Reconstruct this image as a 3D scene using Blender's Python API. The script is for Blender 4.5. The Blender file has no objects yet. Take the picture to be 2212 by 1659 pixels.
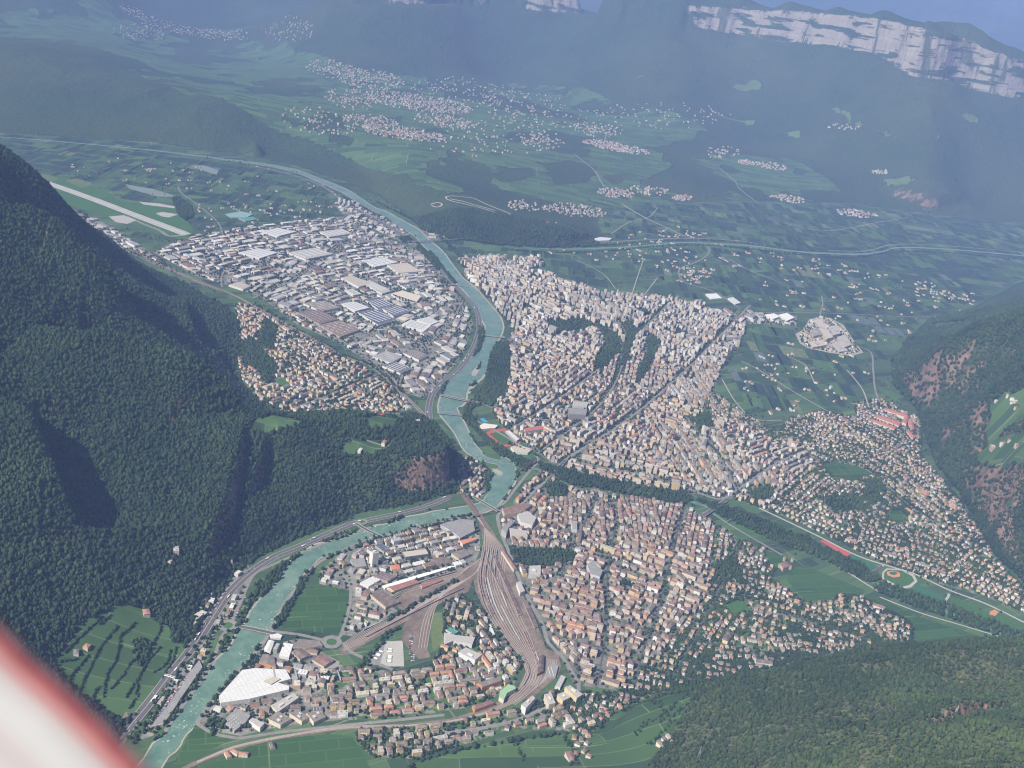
import bpy, bmesh, math, random, time
import numpy as np
from mathutils import Vector, Matrix
from mathutils.geometry import tessellate_polygon
T0 = time.time()
random.seed(7)
rng = np.random.default_rng(7)
S = bpy.context.scene
COL = S.collection
# ------------------------------------------------------------------ camera
# metres, x east, y north, z above the valley floor; the origin is near the cathedral of the old town
F0 = 2170.0                                  # focal length for a picture 2212 wide
CAM = np.array([3022.0, 690.0, 1858.0])
_y, _p, _r = [math.radians(a) for a in (249.8, 22.7, 8.2)]
FW = np.array([math.sin(_y)*math.cos(_p), math.cos(_y)*math.cos(_p), -math.sin(_p)])
_rt = np.array([math.cos(_y), -math.sin(_y), 0.0]); _up = np.cross(_rt, FW)
RT = math.cos(_r)*_rt + math.sin(_r)*_up
UP = -math.sin(_r)*_rt + math.cos(_r)*_up
cd = bpy.data.cameras.new('camera'); cam = bpy.data.objects.new('camera', cd); COL.objects.link(cam)
cam.matrix_world = Matrix(((RT[0], UP[0], -FW[0], CAM[0]), (RT[1], UP[1], -FW[1], CAM[1]), (RT[2], UP[2], -FW[2], CAM[2]), (0, 0, 0, 1)))
cd.sensor_width = 36.0; cd.lens = 36.0*F0/2212.0
cd.clip_start = 0.05; cd.clip_end = 120000.0
cd.dof.use_dof = True; cd.dof.focus_distance = 4000.0; cd.dof.aperture_fstop = 2.2
S.camera = cam
# ------------------------------------------------------------------ light
SUN_AZ, SUN_EL = math.radians(117.0), math.radians(45.0)
w = bpy.data.worlds.new('World'); S.world = w; w.use_nodes = True
nt = w.node_tree; bg = nt.nodes['Background']; sk = nt.nodes.new('ShaderNodeTexSky')
sk.sky_type = 'NISHITA'; sk.sun_disc = False; sk.sun_elevation = SUN_EL; sk.sun_rotation = SUN_AZ; sk.altitude = 1500.0
nt.links.new(sk.outputs[0], bg.inputs[0]); bg.inputs[1].default_value = 0.05
sd = bpy.data.lights.new('sun', 'SUN'); sun = bpy.data.objects.new('sun', sd); COL.objects.link(sun)
sd.energy = 5.0; sd.angle = math.radians(0.53); sd.color = (1.0, 0.94, 0.84)
_sv = Vector((math.sin(SUN_AZ)*math.cos(SUN_EL), math.cos(SUN_AZ)*math.cos(SUN_EL), math.sin(SUN_EL)))
sun.rotation_euler = _sv.to_track_quat('Z', 'Y').to_euler(); sun.location = (0, 0, 3000)
S.view_settings.view_transform = 'Standard'; S.view_settings.look = 'None'
S.view_settings.exposure = 0.88; S.view_settings.gamma = 1.0
S.view_settings.use_curve_mapping = False
S.cycles.max_bounces = 4; S.cycles.diffuse_bounces = 2; S.cycles.volume_bounces = 0
S.cycles.use_denoising = True; S.cycles.filter_width = 1.15
HAZE_DENSITY = 3.8e-5
HAZE_COLOR = (0.33, 0.49, 1.0)

# ------------------------------------------------------------------ projection helpers
def ray(u, v):
    return FW + RT*((u-1106.0)/F0) - UP*((v-829.5)/F0)
def un(u, v, z=0.0):
    """where the line of sight meets the level z (the valley floor is level 0)"""
    d = ray(u, v); t = (z-CAM[2])/d[2]
    return CAM + d*t
def at_t(u, v, t):
    return CAM + ray(u, v)*(t*1000.0)
def proj(P):
    D = np.asarray(P, float)-CAM; z = D@FW
    return 1106.0+F0*(D@RT)/z, 829.5-F0*(D@UP)/z, z
# ------------------------------------------------------------------ noise
def _hash(ix, iy, s):
    n = (ix.astype(np.int64)*374761393 + iy.astype(np.int64)*668265263 + s*1274126177) & 0xFFFFFFFF
    n = ((n ^ (n >> 13))*1274126177) & 0xFFFFFFFF
    n = n ^ (n >> 16)
    return (n & 0xFFFFFF)/float(0xFFFFFF)
def vnoise(x, y, s=0):
    ix = np.floor(x); iy = np.floor(y); fx = x-ix; fy = y-iy
    fx = fx*fx*fx*(fx*(fx*6-15)+10); fy = fy*fy*fy*(fy*(fy*6-15)+10)
    a = _hash(ix, iy, s); b = _hash(ix+1, iy, s); c = _hash(ix, iy+1, s); d = _hash(ix+1, iy+1, s)
    return (a+(b-a)*fx)*(1-fy)+(c+(d-c)*fx)*fy
def fbm(x, y, sc, s=0, o=4):
    r = 0; a = 1; t = 0
    for k in range(o):
        r = r+a*(vnoise(x/sc+17.3*k, y/sc-9.1*k, s+k)*2-1); t += a; a *= 0.5; sc /= 2.03
    return r/t
def ridged(x, y, sc, s=0, o=4):
    r = 0; a = 1; t = 0
    for k in range(o):
        r = r+a*(1-np.abs(vnoise(x/sc+7.7*k, y/sc+3.3*k, s+k)*2-1)*2); t += a; a *= 0.5; sc /= 2.03
    return r/t
def sstep(a, b, x):
    t = np.clip((x-a)/(b-a), 0, 1); return t*t*(3-2*t)
def inpoly(px, py, poly):
    """vectorised even-odd test"""
    poly = np.asarray(poly); ins = np.zeros(px.shape, bool)
    x0, y0 = poly[:, 0].min(), poly[:, 1].min(); x1, y1 = poly[:, 0].max(), poly[:, 1].max()
    m = (px >= x0) & (px <= x1) & (py >= y0) & (py <= y1)
    if not m.any(): return ins
    X = px[m]; Y = py[m]; r = np.zeros(X.shape, bool); n = len(poly)
    for i in range(n):
        ax, ay = poly[i][:2]; bx, by = poly[(i+1) % n][:2]
        if ay == by: continue
        c = ((ay > Y) != (by > Y)) & (X < (bx-ax)*(Y-ay)/(by-ay)+ax)
        r ^= c
    ins[m] = r
    return ins
def polydist(px, py, poly, closed=True):
    poly = np.asarray(poly); d2 = np.full(px.shape, 1e18); n = len(poly)
    for i in range(n if closed else n-1):
        a = poly[i][:2]; b = poly[(i+1) % n][:2]; e = b-a; L = e@e+1e-9
        t = np.clip(((px-a[0])*e[0]+(py-a[1])*e[1])/L, 0, 1)
        d2 = np.minimum(d2, (px-a[0]-t*e[0])**2+(py-a[1]-t*e[1])**2)
    return np.sqrt(d2)

# ------------------------------------------------------------------ the relief
FLOOR_IMG = [(150,1760),(255,1600),(355,1455),(420,1375),(458,1310),(505,1245),(560,1202),(640,1165),(740,1124),(775,1106),(850,1096),(940,1075),(985,1064),(998,1050),(985,1010),
 (988,985),(975,960),(948,925),(925,905),(900,893),(860,896),(800,899),(740,902),(680,903),(640,898),(600,888),(560,868),(530,838),(505,800),(512,770),(520,740),(515,700),(490,665),
 (440,640),(400,615),(340,590),(285,565),(230,525),(170,475),(110,420),(55,380),(0,338),(-150,250),(-400,120),(-700,20),(-760,200),(-500,250),(-200,275),(0,285),(167,295),(333,308),(467,326),(567,340),(640,357),(690,374),
 (760,396),(820,424),(860,450),(892,476),(918,500),(965,514),(1060,528),(1180,536),(1290,532),(1305,510),(1290,480),(1300,450),(1400,436),(1500,438),(1700,434),(1850,440),(1900,447),(1960,457),
 (2212,482),(2600,505),(2700,560),(2212,607),(2100,665),(2010,690),(1960,735),(1925,780),(1930,830),(1985,890),(1995,930),(2020,1000),(2070,1060),(2110,1130),(2150,1200),(2212,1255),
 (2500,1480),(2212,1384),(2050,1386),(1900,1396),(1750,1431),(1600,1466),(1500,1488),(1420,1505),(1340,1532),(1290,1575),(1150,1592),(1000,1618),(900,1645),(830,1710),(500,2050)]
def densify(pts, n=4):
    o = []
    for i in range(len(pts)):
        a = np.array(pts[i], float); b = np.array(pts[(i+1) % len(pts)], float)
        for k in range(n): o.append(tuple(a+(b-a)*k/n))
    return o
FLOOR = np.array([un(u, v)[:2] for u, v in densify(FLOOR_IMG, 3)])
Z = [ # u, v, height: left mountain and its spurs
 (200,1500,22),(110,1405,70),(230,1310,88),(310,1290,62),(0,1400,125),(0,1250,192),(120,1260,150),(380,1190,100),(500,1190,50),(430,1260,40),(200,1150,190),(0,1050,300),(300,1050,210),(450,1100,130),(560,1120,85),
 (600,1060,112),(700,1060,80),(660,1110,55),(700,1000,140),(620,1000,155),(560,925,215),(640,935,205),(760,935,190),(850,912,188),(895,925,180),(540,1000,190),(440,980,225),
 (740,990,128),(800,985,130),(860,995,124),(905,1020,96),(935,1045,58),(935,935,165),(958,975,128),(966,1015,90),(760,1050,62),(820,1060,54),(880,1060,46),
 (0,900,385),(150,900,360),(300,900,320),(420,900,285),(500,930,240),(0,740,500),(150,760,455),(280,800,385),(400,860,320),(0,600,620),
 (120,640,540),(220,690,465),(310,742,400),(400,800,330),(465,855,268),(520,912,230),(330,660,240),(300,620,250),(400,700,130),(380,640,90),(450,700,65),(440,665,40),(470,770,70),(350,700,225),(500,840,70),(540,880,80),
 (150,540,500),(200,600,440),(250,650,380),(240,570,260),(0,450,730),(80,480,640),(0,338,820),(55,380,745),(113,427,620),(170,478,440),(228,526,230),(283,564,40),(-150,240,860),(-400,110,950),
 (-300,600,800),(-300,900,500),(-400,1250,320),(-200,1450,160),(-500,500,900),
 # near hill, lower right
 (2212,1384,340),(2050,1386,310),(1900,1396,275),(1750,1431,215),(1600,1466,150),(1500,1488,100),(1420,1505,60),(1340,1532,25),(1340,1600,60),(1300,1659,80),(1480,1560,140),(1450,1659,160),(1600,1560,245),
 (1650,1659,330),(1800,1520,330),(1900,1659,470),(2212,1500,460),(2212,1659,600),(2500,1500,560),(1700,1850,480),(1300,1850,220),(1000,1850,120),(1100,1650,28),(1200,1640,36),(2200,2000,760),(1700,1500,240),(2050,1450,370),(2600,1400,560),
 # right mountain
 (2212,1150,110),(2160,1080,110),(2212,1020,250),(2110,980,110),(2060,900,110),(2212,900,360),(2130,850,310),(2000,790,200),(2030,745,215),(2110,720,250),(2212,760,470),(2212,645,230),(2130,685,190),(2500,700,700),(2500,1000,700),(2500,1250,380),(2180,950,270),(2050,950,70),
 # castle hill and the wooded ridge behind the river
 (1190,487,92),(1100,480,85),(1040,470,95),(1260,500,60),(990,468,90),(965,445,92),(1230,520,40),(1100,505,40),(1000,497,45),(1200,460,50),(1100,440,95),(1290,430,25),
 (0,95,330),(130,118,310),(300,182,270),(480,252,225),(560,287,208),(650,320,195),(760,364,170),(840,385,125),(900,415,110),(100,240,90),
 (0,70,190),(300,140,185),(500,205,170),(700,300,150),(850,350,125),(1300,400,40),(1200,430,50),(1100,415,80),(1000,400,100),(1200,350,105),(1350,340,110),(1500,370,60),(1600,400,35),(1720,400,40),
 (200,85,180),(400,60,180),(600,100,190),(700,165,190),(880,215,180),(1000,260,170),(900,285,180),(1050,185,250),(1330,310,150),(1250,270,170),(1150,240,190),(1500,290,190),(1450,340,120),(1600,330,140),(1700,370,90),
 (0,25,230),(300,20,240),(560,45,260),(640,105,250),(760,145,250),(900,160,260),(1040,155,290),(1200,178,300),(1350,228,285),(1500,258,280),(1600,275,270),(1700,300,260),(1800,345,210),(1880,395,130),
 (2120,448,60)]
TT = [
 (1500,-8,27),(1700,5,27),(1908,28,27),(2100,46,27),(2212,60,27),(2500,100,27),(1200,-50,27),(2212,0,33),(2212,-60,38),(2050,-40,38),(1900,-60,38),(1700,-80,38),(2400,-60,38)]
RIDGE = [(0,25,230,-60,-190),(300,20,240,-50,-150),(560,45,260,-30,-110),(800,150,250,0,-72),(1000,160,280,0,-42),(1200,178,300,18,-18),(1350,228,285,34,-3),(1475,256,280,46,8),(1600,272,270,66,15),(1700,300,260,82,20),(1800,345,210,90,26),(1900,400,120,108,36),(2000,440,100,160,58),(2090,452,60,172,77),(2125,456,55,190,97),(2212,470,30,205,125),(2450,500,20,170,125)]
def steep_from(u, v, r0, z0, k):
    d = ray(u, v); h_ = math.hypot(d[0], d[1]); t = (CAM[2]-z0+k*r0)/(k*h_-d[2]); return CAM+d*t, t*h_
RC_ = []                                   # azimuth, cliff foot height, cliff top height
ctl = [un(*q) for q in Z]+[at_t(*q) for q in TT]
for (u, vf, zf, vc, vs) in RIDGE:
    P0 = un(u, vf, zf); r0 = math.hypot(P0[0]-CAM[0], P0[1]-CAM[1]); ctl.append(P0)
    P1, r1 = steep_from(u, vc, r0, zf, 0.44)
    for f in (.25, .5, .75): ctl.append(P0+(P1-P0)*f-np.array([0, 0, 60*math.sin(f*math.pi)]))
    P2, r2 = steep_from(u, vs, r1, P1[2], 2.3); ctl += [P1, P2]; dd = (P2[:2]-CAM[:2])/np.linalg.norm(P2[:2]-CAM[:2])
    ctl.append(np.array([*(P2[:2]+dd*500), P2[2]-8])); ctl.append(np.array([*(P2[:2]+dd*2200), P2[2]-420]))
    RC_.append(((math.atan2(P2[0]-CAM[0], P2[1]-CAM[1]) % (2*math.pi))-_y, P1[2], P2[2]))
RC_ = np.array(sorted(RC_))
def azr(P):
    dx = P[..., 0]-CAM[0]; dy = P[..., 1]-CAM[1]
    return np.arctan2(dx, dy) % (2*math.pi) - _y, np.log(np.hypot(dx, dy))
def world_az(a, l):
    return CAM[0]+np.exp(l)*np.sin(a+_y), CAM[1]+np.exp(l)*np.cos(a+_y)
for u in range(-200, 2500, 330):            # valleys behind the long ridge, then the far ranges
    P = at_t(u, 0, 1.0); a = azr(P)[0]
    for r, zz in ((21500, 600), (24000, 450), (50000, 2500)):
        X, Y = world_az(a, math.log(r)); ctl.append(np.array([X, Y, zz]))
for u, v in densify(FLOOR_IMG, 2): ctl.append(un(u, v))
for u in range(-100, 2300, 170):
    for v in range(350, 1650, 130):
        P = un(u, v)
        if inpoly(P[0:1], P[1:2], FLOOR)[0]: ctl.append(P)
ctl = np.array(ctl); ca, cl = azr(ctl)
# drop near duplicates
keep = []
for i in range(len(ctl)):
    if all((ca[i]-ca[j])**2+(cl[i]-cl[j])**2 > 0.0035**2 for j in keep): keep.append(i)
ctl = ctl[keep]; ca = ca[keep]; cl = cl[keep]
def kern(d2): return 0.5*d2*np.log(d2+1e-12)
N = len(ctl)
A = np.zeros((N+3, N+3)); A[:N, :N] = kern((ca[:, None]-ca)**2+(cl[:, None]-cl)**2)+np.eye(N)*2e-6
A[:N, N] = 1; A[:N, N+1] = ca; A[:N, N+2] = cl; A[N:, :N] = A[:N, N:].T
WT = np.linalg.solve(A, np.concatenate([ctl[:, 2], np.zeros(3)]))
def tps(a, l):
    o = np.empty(a.size); a = a.ravel(); l = l.ravel()
    for k in range(0, a.size, 20000):
        aa = a[k:k+20000]; ll = l[k:k+20000]
        o[k:k+20000] = kern((aa[:, None]-ca)**2+(ll[:, None]-cl)**2)@WT[:N]+WT[N]+WT[N+1]*aa+WT[N+2]*ll
    return o
NR, NA = 840, 800
LR = np.linspace(math.log(700.0), math.log(50000.0), NR)
AZ = np.concatenate([np.linspace(-0.95, -0.62, 24)[:-1], np.linspace(-0.62, 0.62, NA-46), np.linspace(0.62, 0.95, 24)[1:]])
NA = len(AZ)
# coarse evaluation, then refine
LRc = LR[::2]; AZc = np.append(AZ[::2], AZ[-1]) if (NA % 2 == 0) else AZ[::2]
AZc = np.unique(AZc); GA, GL = np.meshgrid(AZc, LRc, indexing='ij')
Hc = tps(GA, GL).reshape(GA.shape)
XC, YC = world_az(GA, GL)
inn = inpoly(XC.ravel(), YC.ravel(), FLOOR).reshape(XC.shape)
dc = np.where(inn, 0.0, polydist(XC, YC, FLOOR))
def up2(Fc):
    o = np.empty((len(AZc), NR))
    for i in range(len(AZc)): o[i] = np.interp(LR, LRc, Fc[i])
    p = np.empty((NA, NR))
    for j in range(NR): p[:, j] = np.interp(AZ, AZc, o[:, j])
    return p
H = up2(Hc); DF = up2(dc)
GA, GL = np.meshgrid(AZ, LR, indexing='ij'); X, Y = world_az(GA, GL); RR = np.exp(GL)
inn = inpoly(X.ravel(), Y.ravel(), FLOOR).reshape(X.shape); DF = np.where(inn, 0, DF)
H = np.maximum(H, 3.0)*sstep(0, 1, DF/(40+RR*0.006))
# --- folds cut into the slopes: crest line, side drop
def crease(pts, zs, amp, wl, wr, floor=0):
    """a spur: rises gently towards the line from its left, falls steeply right of it"""
    global H
    P = np.array([un(u, v, z)[:2] for (u, v), z in zip(pts, zs)])
    best = np.full(X.shape, 1e18); side = np.zeros(X.shape); tt = np.zeros(X.shape)
    m = (X > P[:, 0].min()-900) & (X < P[:, 0].max()+900) & (Y > P[:, 1].min()-900) & (Y < P[:, 1].max()+900)
    x = X[m]; y = Y[m]; bd = np.full(x.shape, 1e18); sdv = np.zeros(x.shape); en = np.zeros(x.shape)
    n = len(P)
    for i in range(n-1):
        a = P[i]; e = P[i+1]-a; L = e@e; t = np.clip(((x-a[0])*e[0]+(y-a[1])*e[1])/L, 0, 1)
        d = (x-a[0]-t*e[0])**2+(y-a[1]-t*e[1])**2; c = e[0]*(y-a[1])-e[1]*(x-a[0])
        b = d < bd; bd[b] = d[b]; sdv[b] = c[b]; en[b] = ((i+t)/(n-1))[b]
    d = np.sqrt(bd); w = np.sin(np.clip(en, 0.0, 1)*math.pi)**0.5
    prof = np.where(sdv < 0, np.exp(-(d/wl)**2), np.where(d < wr, 1-2.0*sstep(0, wr, d), -np.exp(-((d-wr)/wl)**2)))
    H[m] += amp*w*prof
crease([(60,640),(150,690),(240,735),(330,775),(420,815),(480,860),(515,905)], [620,560,470,410,340,275,236], 95, 210, 75)
crease([(20,880),(60,920),(95,990),(125,1050),(160,1110)], [400,380,350,310,270], 85, 200, 70)
crease([(40,500),(120,540),(190,600),(250,660),(300,700)], [640,540,470,390,330], 105, 190, 75)
crease([(400,650),(405,690),(415,740),(425,760)], [110,120,110,100], 30, 60, 25)
crease([(520,930),(510,980),(490,1050),(465,1110),(440,1180)], [236,240,200,160,100], 34, 90, 30)
crease([(575,940),(555,1000),(530,1060)], [215,190,140], 26, 80, 25)
crease([(1080,600),(1160,640)], [0,0], 0, 60, 25)
crease([(620,1180),(520,1190),(400,1215)], [30,70,110], 10, 60, 25)
crease([(1960,1600),(2060,1560),(2212,1480)][::-1], [480,440,420], 20, 60, 22)
crease([(1820,1659),(1880,1600),(1940,1550)], [400,400,380], 14, 50, 20)
# --- broken ground
hm = sstep(15, 220, H)*sstep(0, 1, DF/150)
near = sstep(9000, 7000, RR)
H += near*hm*(ridged(X, Y, 620, 3, 4)*38+fbm(X, Y, 130, 9, 4)*11)
far = 1-near; tall = sstep(260, 700, H)
H += far*hm*(fbm(X, Y, 700, 21, 5)*14+sstep(14500, 12500, RR)*sstep(40, 160, H)*sstep(-0.02, -0.12, GA)*ridged(X, Y, 650, 44, 4)*26)+far*sstep(240, 420, H)*sstep(1300, 900, H)*ridged(X+0.5*Y, Y*0.7, 2300, 47, 3)*70*sstep(19000, 15500, RR)+far*tall*sstep(45000, 14000, RR)*(ridged(X+0.35*Y, Y, 1300, 33, 5)*62)
vf = sstep(20000, 28000, RR); H += vf*(ridged(X, Y, 4200, 51, 6)*520+150)
# --- the limestone cliffs under the long ridge: two steep bands with a wooded ledge between
cu, cv, _ = proj(np.stack([X, Y, H], -1))
aw = sstep(-0.12, 0.05, GA)*sstep(9500, 10500, RR)*sstep(20000, 16500, RR)
gl = fbm(X, Y, 900, 71, 4)
def steep(h, a, b, lo, hi):
    s = np.clip((h-a)/(b-a), 0, 1); return np.where((h > a) & (h < b), a+(b-a)*(0.12*s+0.88*sstep(lo, hi, s)), h)
zc_ = np.interp(GA, RC_[:, 0], RC_[:, 1]); zs_ = np.interp(GA, RC_[:, 0], RC_[:, 2])
aw = sstep(12500, 13200, RR)*sstep(19000, 17500, RR)
H = H+aw*sstep(-0.1, 0.0, GA)*gl*28*sstep(700, 1000, H)
Hs = steep(H, zc_-70, zs_-15, 0.30+0.18*sstep(-.3, .3, gl), 0.62)
H = H*(1-aw)+Hs*aw
rib = (ridged(X*0.8, Y, 330, 61, 3)*26)*sstep(-60, 40, H-zc_)*sstep(20, -60, H-zs_)*aw; H = H+rib
CLIFF = aw*sstep(-95, -30, H-zc_)*sstep(25, -2, H-zs_)
# --- porphyry cliffs on the near spur and at the foot of the far hills
def cliffs(ctr, rad, a, b):
    global H
    P = un(*ctr); w4 = sstep(rad, rad*0.5, np.hypot(X-P[0], Y-P[1]))
    h2 = steep(H, a+fbm(X, Y, 200, 5)*15, b+fbm(X, Y, 150, 6)*20, 0.35, 0.75); H = H*(1-w4)+h2*w4
cliffs((960,990,110), 330, 15, 160)
cliffs((1970,425,120), 900, 60, 190)
cliffs((1200,500,60), 420, 15, 60)
cliffs((2040,770,200), 420, 120, 235)
H = np.maximum(H, 0.0); H = np.where(inn, 0.0, H)
def hgt(x, y):
    """height of the built ground at a point (bilinear on the grid)"""
    x = np.asarray(x, float); y = np.asarray(y, float)
    a, l = azr(np.stack([x, y], -1))
    ja = np.clip(np.searchsorted(AZ, a)-1, 0, NA-2); jl = np.clip(np.searchsorted(LR, l)-1, 0, NR-2)
    fa = np.clip((a-AZ[ja])/(AZ[ja+1]-AZ[ja]), 0, 1); fl = np.clip((l-LR[jl])/(LR[jl+1]-LR[jl]), 0, 1)
    return (H[ja, jl]*(1-fa)+H[ja+1, jl]*fa)*(1-fl)+(H[ja, jl+1]*(1-fa)+H[ja+1, jl+1]*fa)*fl
def hit(u, v):
    """first point of the ground on the line of sight"""
    d = ray(u, v); n = np.concatenate([np.arange(700, 9000, 6.0), np.arange(9000, 48000, 25.0)])
    P = CAM+d[None, :]*n[:, None]; g = P[:, 2]-hgt(P[:, 0], P[:, 1]); k = np.argmax(g < 0)
    if g[k] >= 0: return P[-1]
    f = g[k-1]/(g[k-1]-g[k]); return P[k-1]+(P[k]-P[k-1])*f
print('relief', round(time.time()-T0, 1), N, 'controls')
# ------------------------------------------------------------------ node helpers
class NB:
    def __init__(s, name):
        s.m = bpy.data.materials.new(name); s.m.use_nodes = True; s.t = s.m.node_tree; s.n = s.t.nodes
        s.b = s.n['Principled BSDF']; s.b.inputs['Roughness'].default_value = 0.9
        s.b.inputs['Specular IOR Level'].default_value = 0.15
    def put(s, sock, v):
        if hasattr(v, 'default_value') or hasattr(v, 'is_output'): s.t.links.new(v, sock)
        elif isinstance(v, (tuple, list)) and len(v) == 3 and sock.type == 'RGBA': sock.default_value = (*v, 1)
        else: sock.default_value = v
    def node(s, typ, props=None, **k):
        n = s.n.new(typ)
        for a, b in (props or {}).items(): setattr(n, a, b)
        for a, b in k.items(): s.put(n.inputs[int(a[1:]) if a[0] == 'i' and a[1:].isdigit() else a], b)
        return n
    def math(s, op, a, b=0.0, c=0.0, clamp=False):
        n = s.n.new('ShaderNodeMath'); n.operation = op; n.use_clamp = clamp
        for i, v in enumerate((a, b, c)): s.put(n.inputs[i], v)
        return n.outputs[0]
    def mix(s, f, a, b, mode='MIX'):
        n = s.n.new('ShaderNodeMix'); n.data_type = 'RGBA'; n.blend_type = mode
        s.put(n.inputs[0], f); s.put(n.inputs[6], a); s.put(n.inputs[7], b); return n.outputs[2]
    def pos(s): return s.node('ShaderNodeNewGeometry').outputs['Position']
    def mapping(s, v, scale=(1, 1, 1), rot=0.0, loc=(0, 0, 0)):
        n = s.n.new('ShaderNodeMapping'); s.put(n.inputs[0], v); n.inputs[3].default_value = scale
        n.inputs[2].default_value = (0, 0, rot); n.inputs[1].default_value = loc; return n.outputs[0]
    def noise(s, v, size, detail=2.0, rough=0.5):
        n = s.node('ShaderNodeTexNoise', Vector=v, Scale=1.0/size, Detail=detail, Roughness=rough); return n.outputs[0]
    def ramp(s, f, a, b, c0=0.0, c1=1.0):
        n = s.n.new('ShaderNodeMapRange'); s.put(n.inputs[0], f)
        for i, v in ((1, a), (2, b), (3, c0), (4, c1)): n.inputs[i].default_value = v
        return n.outputs[0]
    def attr(s, name, typ='GEOMETRY'):
        n = s.n.new('ShaderNodeAttribute'); n.attribute_name = name; n.attribute_type = typ; return n
    def bump(s, h, dist, strength=1.0):
        n = s.n.new('ShaderNodeBump'); s.put(n.inputs['Height'], h); n.inputs['Distance'].default_value = dist
        n.inputs['Strength'].default_value = strength; s.t.links.new(n.outputs[0], s.b.inputs['Normal'])
    def out(s, col, rough=None):
        s.put(s.b.inputs['Base Color'], col)
        if rough is not None: s.put(s.b.inputs['Roughness'], rough)
        return s.m

def field_pattern(b, P, rot, sx, sy, dark, light, track, warp=30):
    """patchwork of plots with plant rows and pale farm tracks between them"""
    P2 = b.node('ShaderNodeVectorMath', {'operation': 'ADD'}, i0=P, i1=b.node('ShaderNodeVectorMath', {'operation': 'SCALE'}, i0=b.node('ShaderNodeTexNoise', Vector=P, Scale=1/420.0, Detail=1.0).outputs[1], Scale=float(warp)*4).outputs[0]).outputs[0]
    M = b.mapping(P2, rot=rot)
    br = b.node('ShaderNodeTexBrick', {'offset': 0.37, 'offset_frequency': 2, 'squash': 1.6, 'squash_frequency': 3}, Vector=M, Color1=(0, 0, 0), Color2=(1, 1, 1), Mortar=(0.5, 0.5, 0.5), Scale=1.0, **{'Mortar Size': 1.6, 'Mortar Smooth': 0.3, 'Bias': 0.0, 'Brick Width': float(sx), 'Row Height': float(sy)})
    br2 = b.node('ShaderNodeTexBrick', {'offset': 0.5, 'offset_frequency': 2}, Vector=M, Color1=(0, 0, 0), Color2=(1, 1, 1), Mortar=(0.5, 0.5, 0.5), Scale=1.0, **{'Mortar Size': 2.0, 'Mortar Smooth': 0.2, 'Bias': 0.0, 'Brick Width': float(sx)*3.1, 'Row Height': float(sy)*4.3})
    c = b.mix(br.outputs[0], dark, light)
    c = b.mix(b.math('MULTIPLY', b.noise(P, 350, 3), 0.3), c, dark)
    c = b.mix(b.math('MULTIPLY', br.outputs[1], 0.28), c, track)
    c = b.mix(b.math('MULTIPLY', b.math('MULTIPLY', br2.outputs[1], b.ramp(b.noise(P, 180, 1), 0.42, 0.55)), 0.7), c, track)
    odd = b.ramp(b.node('ShaderNodeTexWhiteNoise', {'noise_dimensions': '3D'}, Vector=b.node('ShaderNodeVectorMath', {'operation': 'SCALE'}, i0=br.outputs[0], Scale=37.0).outputs[0]).outputs[0], 0.86, 0.9)
    return c, br.outputs[0], M

# ------------------------------------------------------------------ land cover on the relief
def onland(poly): return np.array([hit(u, v)[:2] for u, v in poly])
fx = X.ravel(); fy = Y.ravel(); fh = H.ravel()
forest = np.ones(fx.size); vine = np.zeros(fx.size); orch = np.zeros(fx.size); rocky = np.zeros(fx.size)
fin = inn.ravel(); forest[fin] = 0; orch[fin] = 1
PLAT = [(-300,60),(0,84),(130,104),(300,160),(400,205),(500,225),(560,262),(660,300),(760,345),(850,375),(900,400),(960,420),(1000,415),(1080,408),(1150,425),(1230,446),(1290,455),(1300,470),(1330,446),(1500,440),(1850,442),(1790,385),(1735,352),
 (1640,322),(1560,303),(1505,262),(1350,234),(1200,184),(1110,160),(1040,161),(900,166),(760,152),(640,112),(560,52),(300,24),(0,28),(-300,10)]
m = inpoly(fx, fy, onland(PLAT)) & ~fin
vine[m] = 1; forest[m] = 0
wn = fbm(X, Y, 900, 101, 4).ravel()+0.75*fbm(X, Y, 300, 111, 3).ravel(); wood = m & (wn > 0.15); vine[wood] = 0; forest[wood] = 1
WOODS = [[(965,190),(1050,188),(1068,205),(1060,215),(960,212)],[(1090,365),(1150,362),(1160,380),(1110,392)],[(1180,355),(1230,345),(1290,360),(1270,395),(1200,400)],[(1290,150),(1300,150),(1300,151)],[(1230,290),(1290,300),(1280,318),(1190,310),(1180,280)],
 [(1475,345),(1560,380),(1600,400),(1500,425),(1420,410),(1380,395)],[(1510,280),(1580,300),(1640,318),(1700,340),(1610,335),(1500,300)],[(1300,380),(1370,375),(1330,400)],[(60,100),(130,90),(300,130),(340,150),(200,160)],[(330,40),(420,50),(460,60),(370,62)]]
for p in WOODS:
    mm = inpoly(fx, fy, onland(p)); vine[mm] = 0; forest[mm] = 1
VINES = [[(110,1428),(127,1412),(175,1350),(205,1328),(262,1303),(300,1315),(335,1325),(345,1350),(367,1352),(372,1385),(402,1390),(385,1425),(345,1480),(290,1545),(255,1560),(213,1522),(167,1500)],
 [(537,930),(550,905),(590,896),(625,902),(655,912),(640,922),(585,937)],[(730,975),(745,955),(800,945),(850,955),(840,970),(780,980)],[(790,905),(860,893),(880,905),(850,925),(800,925)],
 [(1150,1595),(1290,1577),(1340,1535),(1420,1508),(1500,1490),(1490,1520),(1462,1560),(1440,1600),(1395,1659),(1300,1750),(900,1800),(830,1720),(900,1648),(1000,1620)],
 [(2128,875),(2160,855),(2230,835),(2230,905),(2170,925),(2150,960),(2125,940),(2140,905)],[(2105,990),(2130,965),(2230,940),(2230,1015),(2185,1005),(2165,1012),(2120,1005)],[(2075,775),(2110,760),(2130,770),(2095,790)],[(2010,700),(2050,695),(2100,690),(2060,705),(2020,712)],[(2150,1085),(2190,1080),(2212,1100),(2170,1100)]]
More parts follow.
